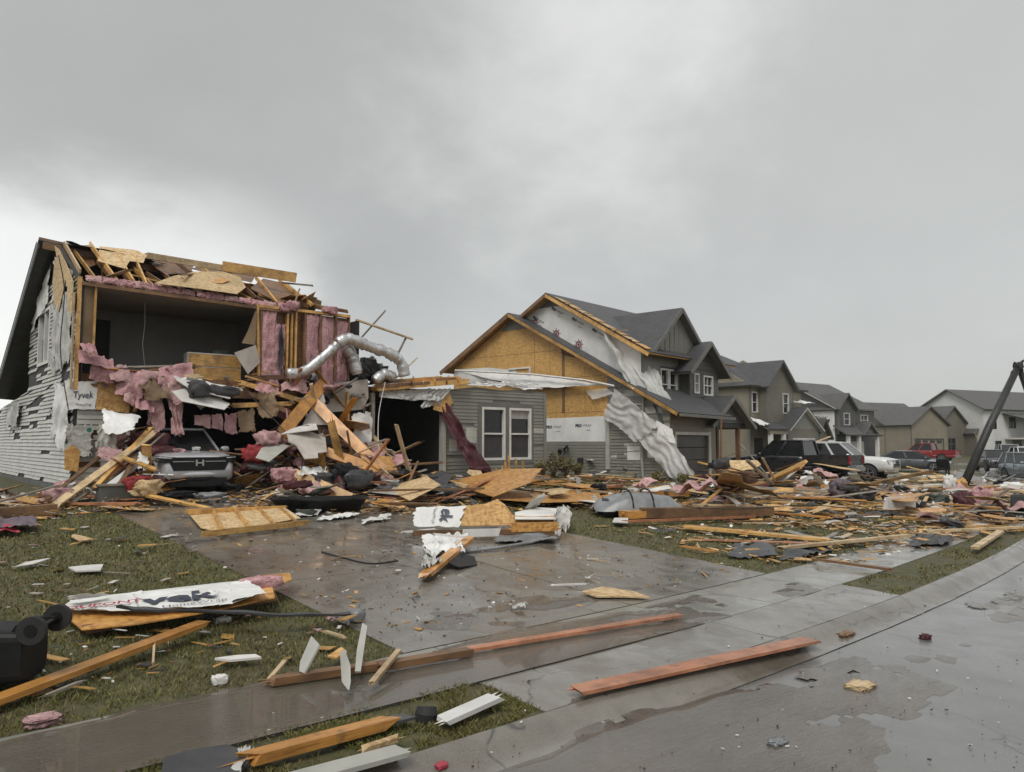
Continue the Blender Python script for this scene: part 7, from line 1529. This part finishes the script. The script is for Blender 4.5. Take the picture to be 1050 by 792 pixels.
# the tall tangle: pieces thrown on top of one another between the garage and the opening
def pile(x0, x1, y0, y1, hfn, n, mix_, place, tilt=28, size=(.7, 1.3)):
    kinds = [k for k, c in mix_.items() for _ in range(c)]
    for _ in range(n):
        x, y = rs.uniform(x0, x1), rs.uniform(y0, y1); h = hfn(x, y) * rs.random() ** .7
        Mp = Matrix.Translation((x, y, gz(x, y) + .06 + h)) @ Matrix.Rotation(rs.uniform(0, 6.28), 4, 'Z') @ Matrix.Rotation(rad(rs.gauss(0, tilt)), 4, 'Y') @ Matrix.Rotation(rad(rs.gauss(0, tilt)), 4, 'X')
        piece(rs.choice(kinds), place, Mp, None, rs.uniform(*size))
pile(9.0, 12.6, 17.8, 21.0, lambda x, y: max(.2, (y - 17.2) * .55 * (1 - .25 * abs(x - 10.8))), 110, dict(board=8, lath=4, sheathing=5, panel=4, siding=2, insulation=3, rag=3, wrap=2), 'jammed in the tall tangle beside the garage')
pile(9.2, 12.2, 20.6, 21.3, lambda x, y: 2.9, 34, dict(board=8, lath=4, panel=3, insulation=3, rag=2), 'jammed under the pink wall', 30, (.6, 1.1))
pile(7.9, 9.4, 19.3, 21.2, lambda x, y: 1.3, 34, dict(board=6, lath=3, panel=3, rag=4, insulation=1), 'piled beside the silver SUV', 24, (.5, 1.0))
pile(4.7, 5.7, 18.9, 21.0, lambda x, y: max(.2, (y - 18.6) * .75), 48, dict(board=8, lath=5, panel=3, siding=3, insulation=2, rag=2, wrap=1), 'piled at the house corner', 24, (.5, 1.0))
pile(4.4, 9.3, 20.7, 21.3, lambda x, y: .5, 26, dict(board=5, lath=4, panel=2, insulation=4, paper=0) if False else dict(board=5, lath=4, panel=2, insulation=4), 'caught along the garage threshold', 20, (.4, .9))
for _ in range(34):                                        # caught on the broken floor edge
    x = rs.uniform(4.6, 11.6); Mp = Matrix.Translation((x, rs.uniform(20.6, 21.3), rs.uniform(3.55, 4.15))) @ Matrix.Rotation(rs.gauss(0, .5), 4, 'Z') @ Matrix.Rotation(rs.gauss(0, .25), 4, 'Y') @ Matrix.Rotation(rs.gauss(0, .6), 4, 'X')
    piece(rs.choice(('board', 'board', 'lath', 'panel', 'insulation', 'wrap', 'rag')), 'caught on the broken upper floor edge', Mp, None, rs.uniform(.4, .8))
for _ in range(16):                                        # and among the rafters
    x = rs.uniform(4.6, 11.4); Mp = Matrix.Translation((x, rs.uniform(21.6, 23.4), 6.4 + rs.uniform(0, .5))) @ Matrix.Rotation(rs.gauss(0, .8), 4, 'Z') @ Matrix.Rotation(rs.gauss(0, .3), 4, 'Y') @ Matrix.Rotation(rs.gauss(0, .5), 4, 'X')
    piece(rs.choice(('board', 'lath', 'sheathing', 'insulation')), 'caught among the broken rafters', Mp, rs.choice(('brown', 'pine', 'pale')) if False else None, rs.uniform(.5, .9))
# ------------------------------------------------------------------ uncountable small litter
def litter(label, mt, areas, s0, s1, seed, flat=.15):
    g = np.random.default_rng(seed); mb = MB()
    for poly_, n in areas:
        for _ in range(n):
            p = gnd(*pick(poly_)); s = g.uniform(s0, s1) * (.2 if poly_ is ZR else .35 if poly_ is ZD else 1); a = g.uniform(0, 6.28); asp = g.uniform(.06, .55); c, d = math.cos(a), math.sin(a); z = gz(p.x, p.y) + .022 + g.random() ** 3 * (.14 if poly_ is not ZD and poly_ is not ZR else 0); t1, t2 = g.normal(0, flat), g.normal(0, flat)
            ex = Vector((c, d, t1)) * s; ey = Vector((-d, c, t2)) * s * asp; o_ = Vector((p.x, p.y, z)); th = Vector((0, 0, .008))
            V = [o_ - ex - ey, o_ + ex * g.uniform(.6, 1) - ey, o_ + ex + ey * g.uniform(.3, 1), o_ - ex * g.uniform(.3, 1) + ey]
            mb.add(V + [v + th for v in V], [(4, 5, 6, 7), (0, 1, 5, 4), (1, 2, 6, 5), (2, 3, 7, 6), (3, 0, 4, 7)])
    o = structure('debris_litter', mb, M[mt], kind='stuff', label=label); o['category'] = 'litter'
ZB = [(380, 506), (560, 492), (960, 494), (1050, 490), (1050, 548), (960, 556), (760, 536), (590, 524), (400, 526)]
ZT = [(235, 500), (410, 500), (420, 530), (230, 524)]; ZC = [(0, 512), (160, 504), (240, 516), (150, 526), (0, 538)]; ZL = [(0, 530), (130, 525), (300, 600), (420, 660), (0, 730)]; ZD = [(140, 520), (400, 520), (590, 545), (780, 585), (430, 660), (300, 605)]
ZR = [(300, 700), (560, 700), (860, 600), (1050, 555), (1050, 792), (200, 792)]; ZF = [(600, 540), (880, 540), (1000, 552), (880, 580), (780, 580)]
litter('small wood splinters strewn over the ground', 'pine', ((ZB, 1500), (ZT, 300), (ZC, 160), (ZL, 50), (ZF, 130), (ZD, 60)), .03, .16, 1)
litter('small pale chips strewn over the ground', 'drywall_white', ((ZB, 800), (ZT, 200), (ZC, 130), (ZL, 40), (ZF, 110), (ZD, 110), (ZR, 36)), .015, .09, 2)
litter('small dark shingle bits strewn over the ground', 'tar', ((ZB, 1200), (ZT, 300), (ZC, 180), (ZL, 50), (ZF, 120), (ZD, 150), (ZR, 70)), .008, .08, 3)
litter('small orange chips strewn over the ground', 'osb', ((ZB, 800), (ZT, 160), (ZC, 90), (ZF, 50), (ZD, 20)), .03, .18, 4)
litter('small pink insulation tufts strewn over the ground', 'pink', ((ZB, 160), (ZT, 60), (ZC, 60), (ZL, 10)), .03, .1, 5)
litter('brown leaf bits strewn over the wet road and grass', 'brown', ((ZR, 130), (ZD, 300), (ZL, 240), (ZF, 120)), .008, .035, 6)

scatter([(560, 496), (700, 496), (860, 505), (1040, 500), (1040, 535), (860, 532), (700, 528), (600, 522)], 64, dict(plank=1), 'lying flat along the debris band', .25, 3, (.8, 1.2))
# ------------------------------------------------------------------ rain haze in the air down the street
mb = MB(); mb.span((-340, -340, -1.5), (690, 420, 14.0)); hz = structure('haze', mb, None, kind='stuff', label='thin grey rain haze filling the street'); hz.data.materials.clear()
hm = bpy.data.materials.new('haze'); hm.use_nodes = True; hm.node_tree.nodes.clear(); ho = hm.node_tree.nodes.new('ShaderNodeOutputMaterial'); hv = hm.node_tree.nodes.new('ShaderNodeVolumePrincipled')
hv.inputs['Color'].default_value = (.85, .87, .88, 1); hv.inputs['Density'].default_value = .00035; hm.node_tree.links.new(hv.outputs[0], ho.inputs['Volume']); hz.data.materials.append(hm)
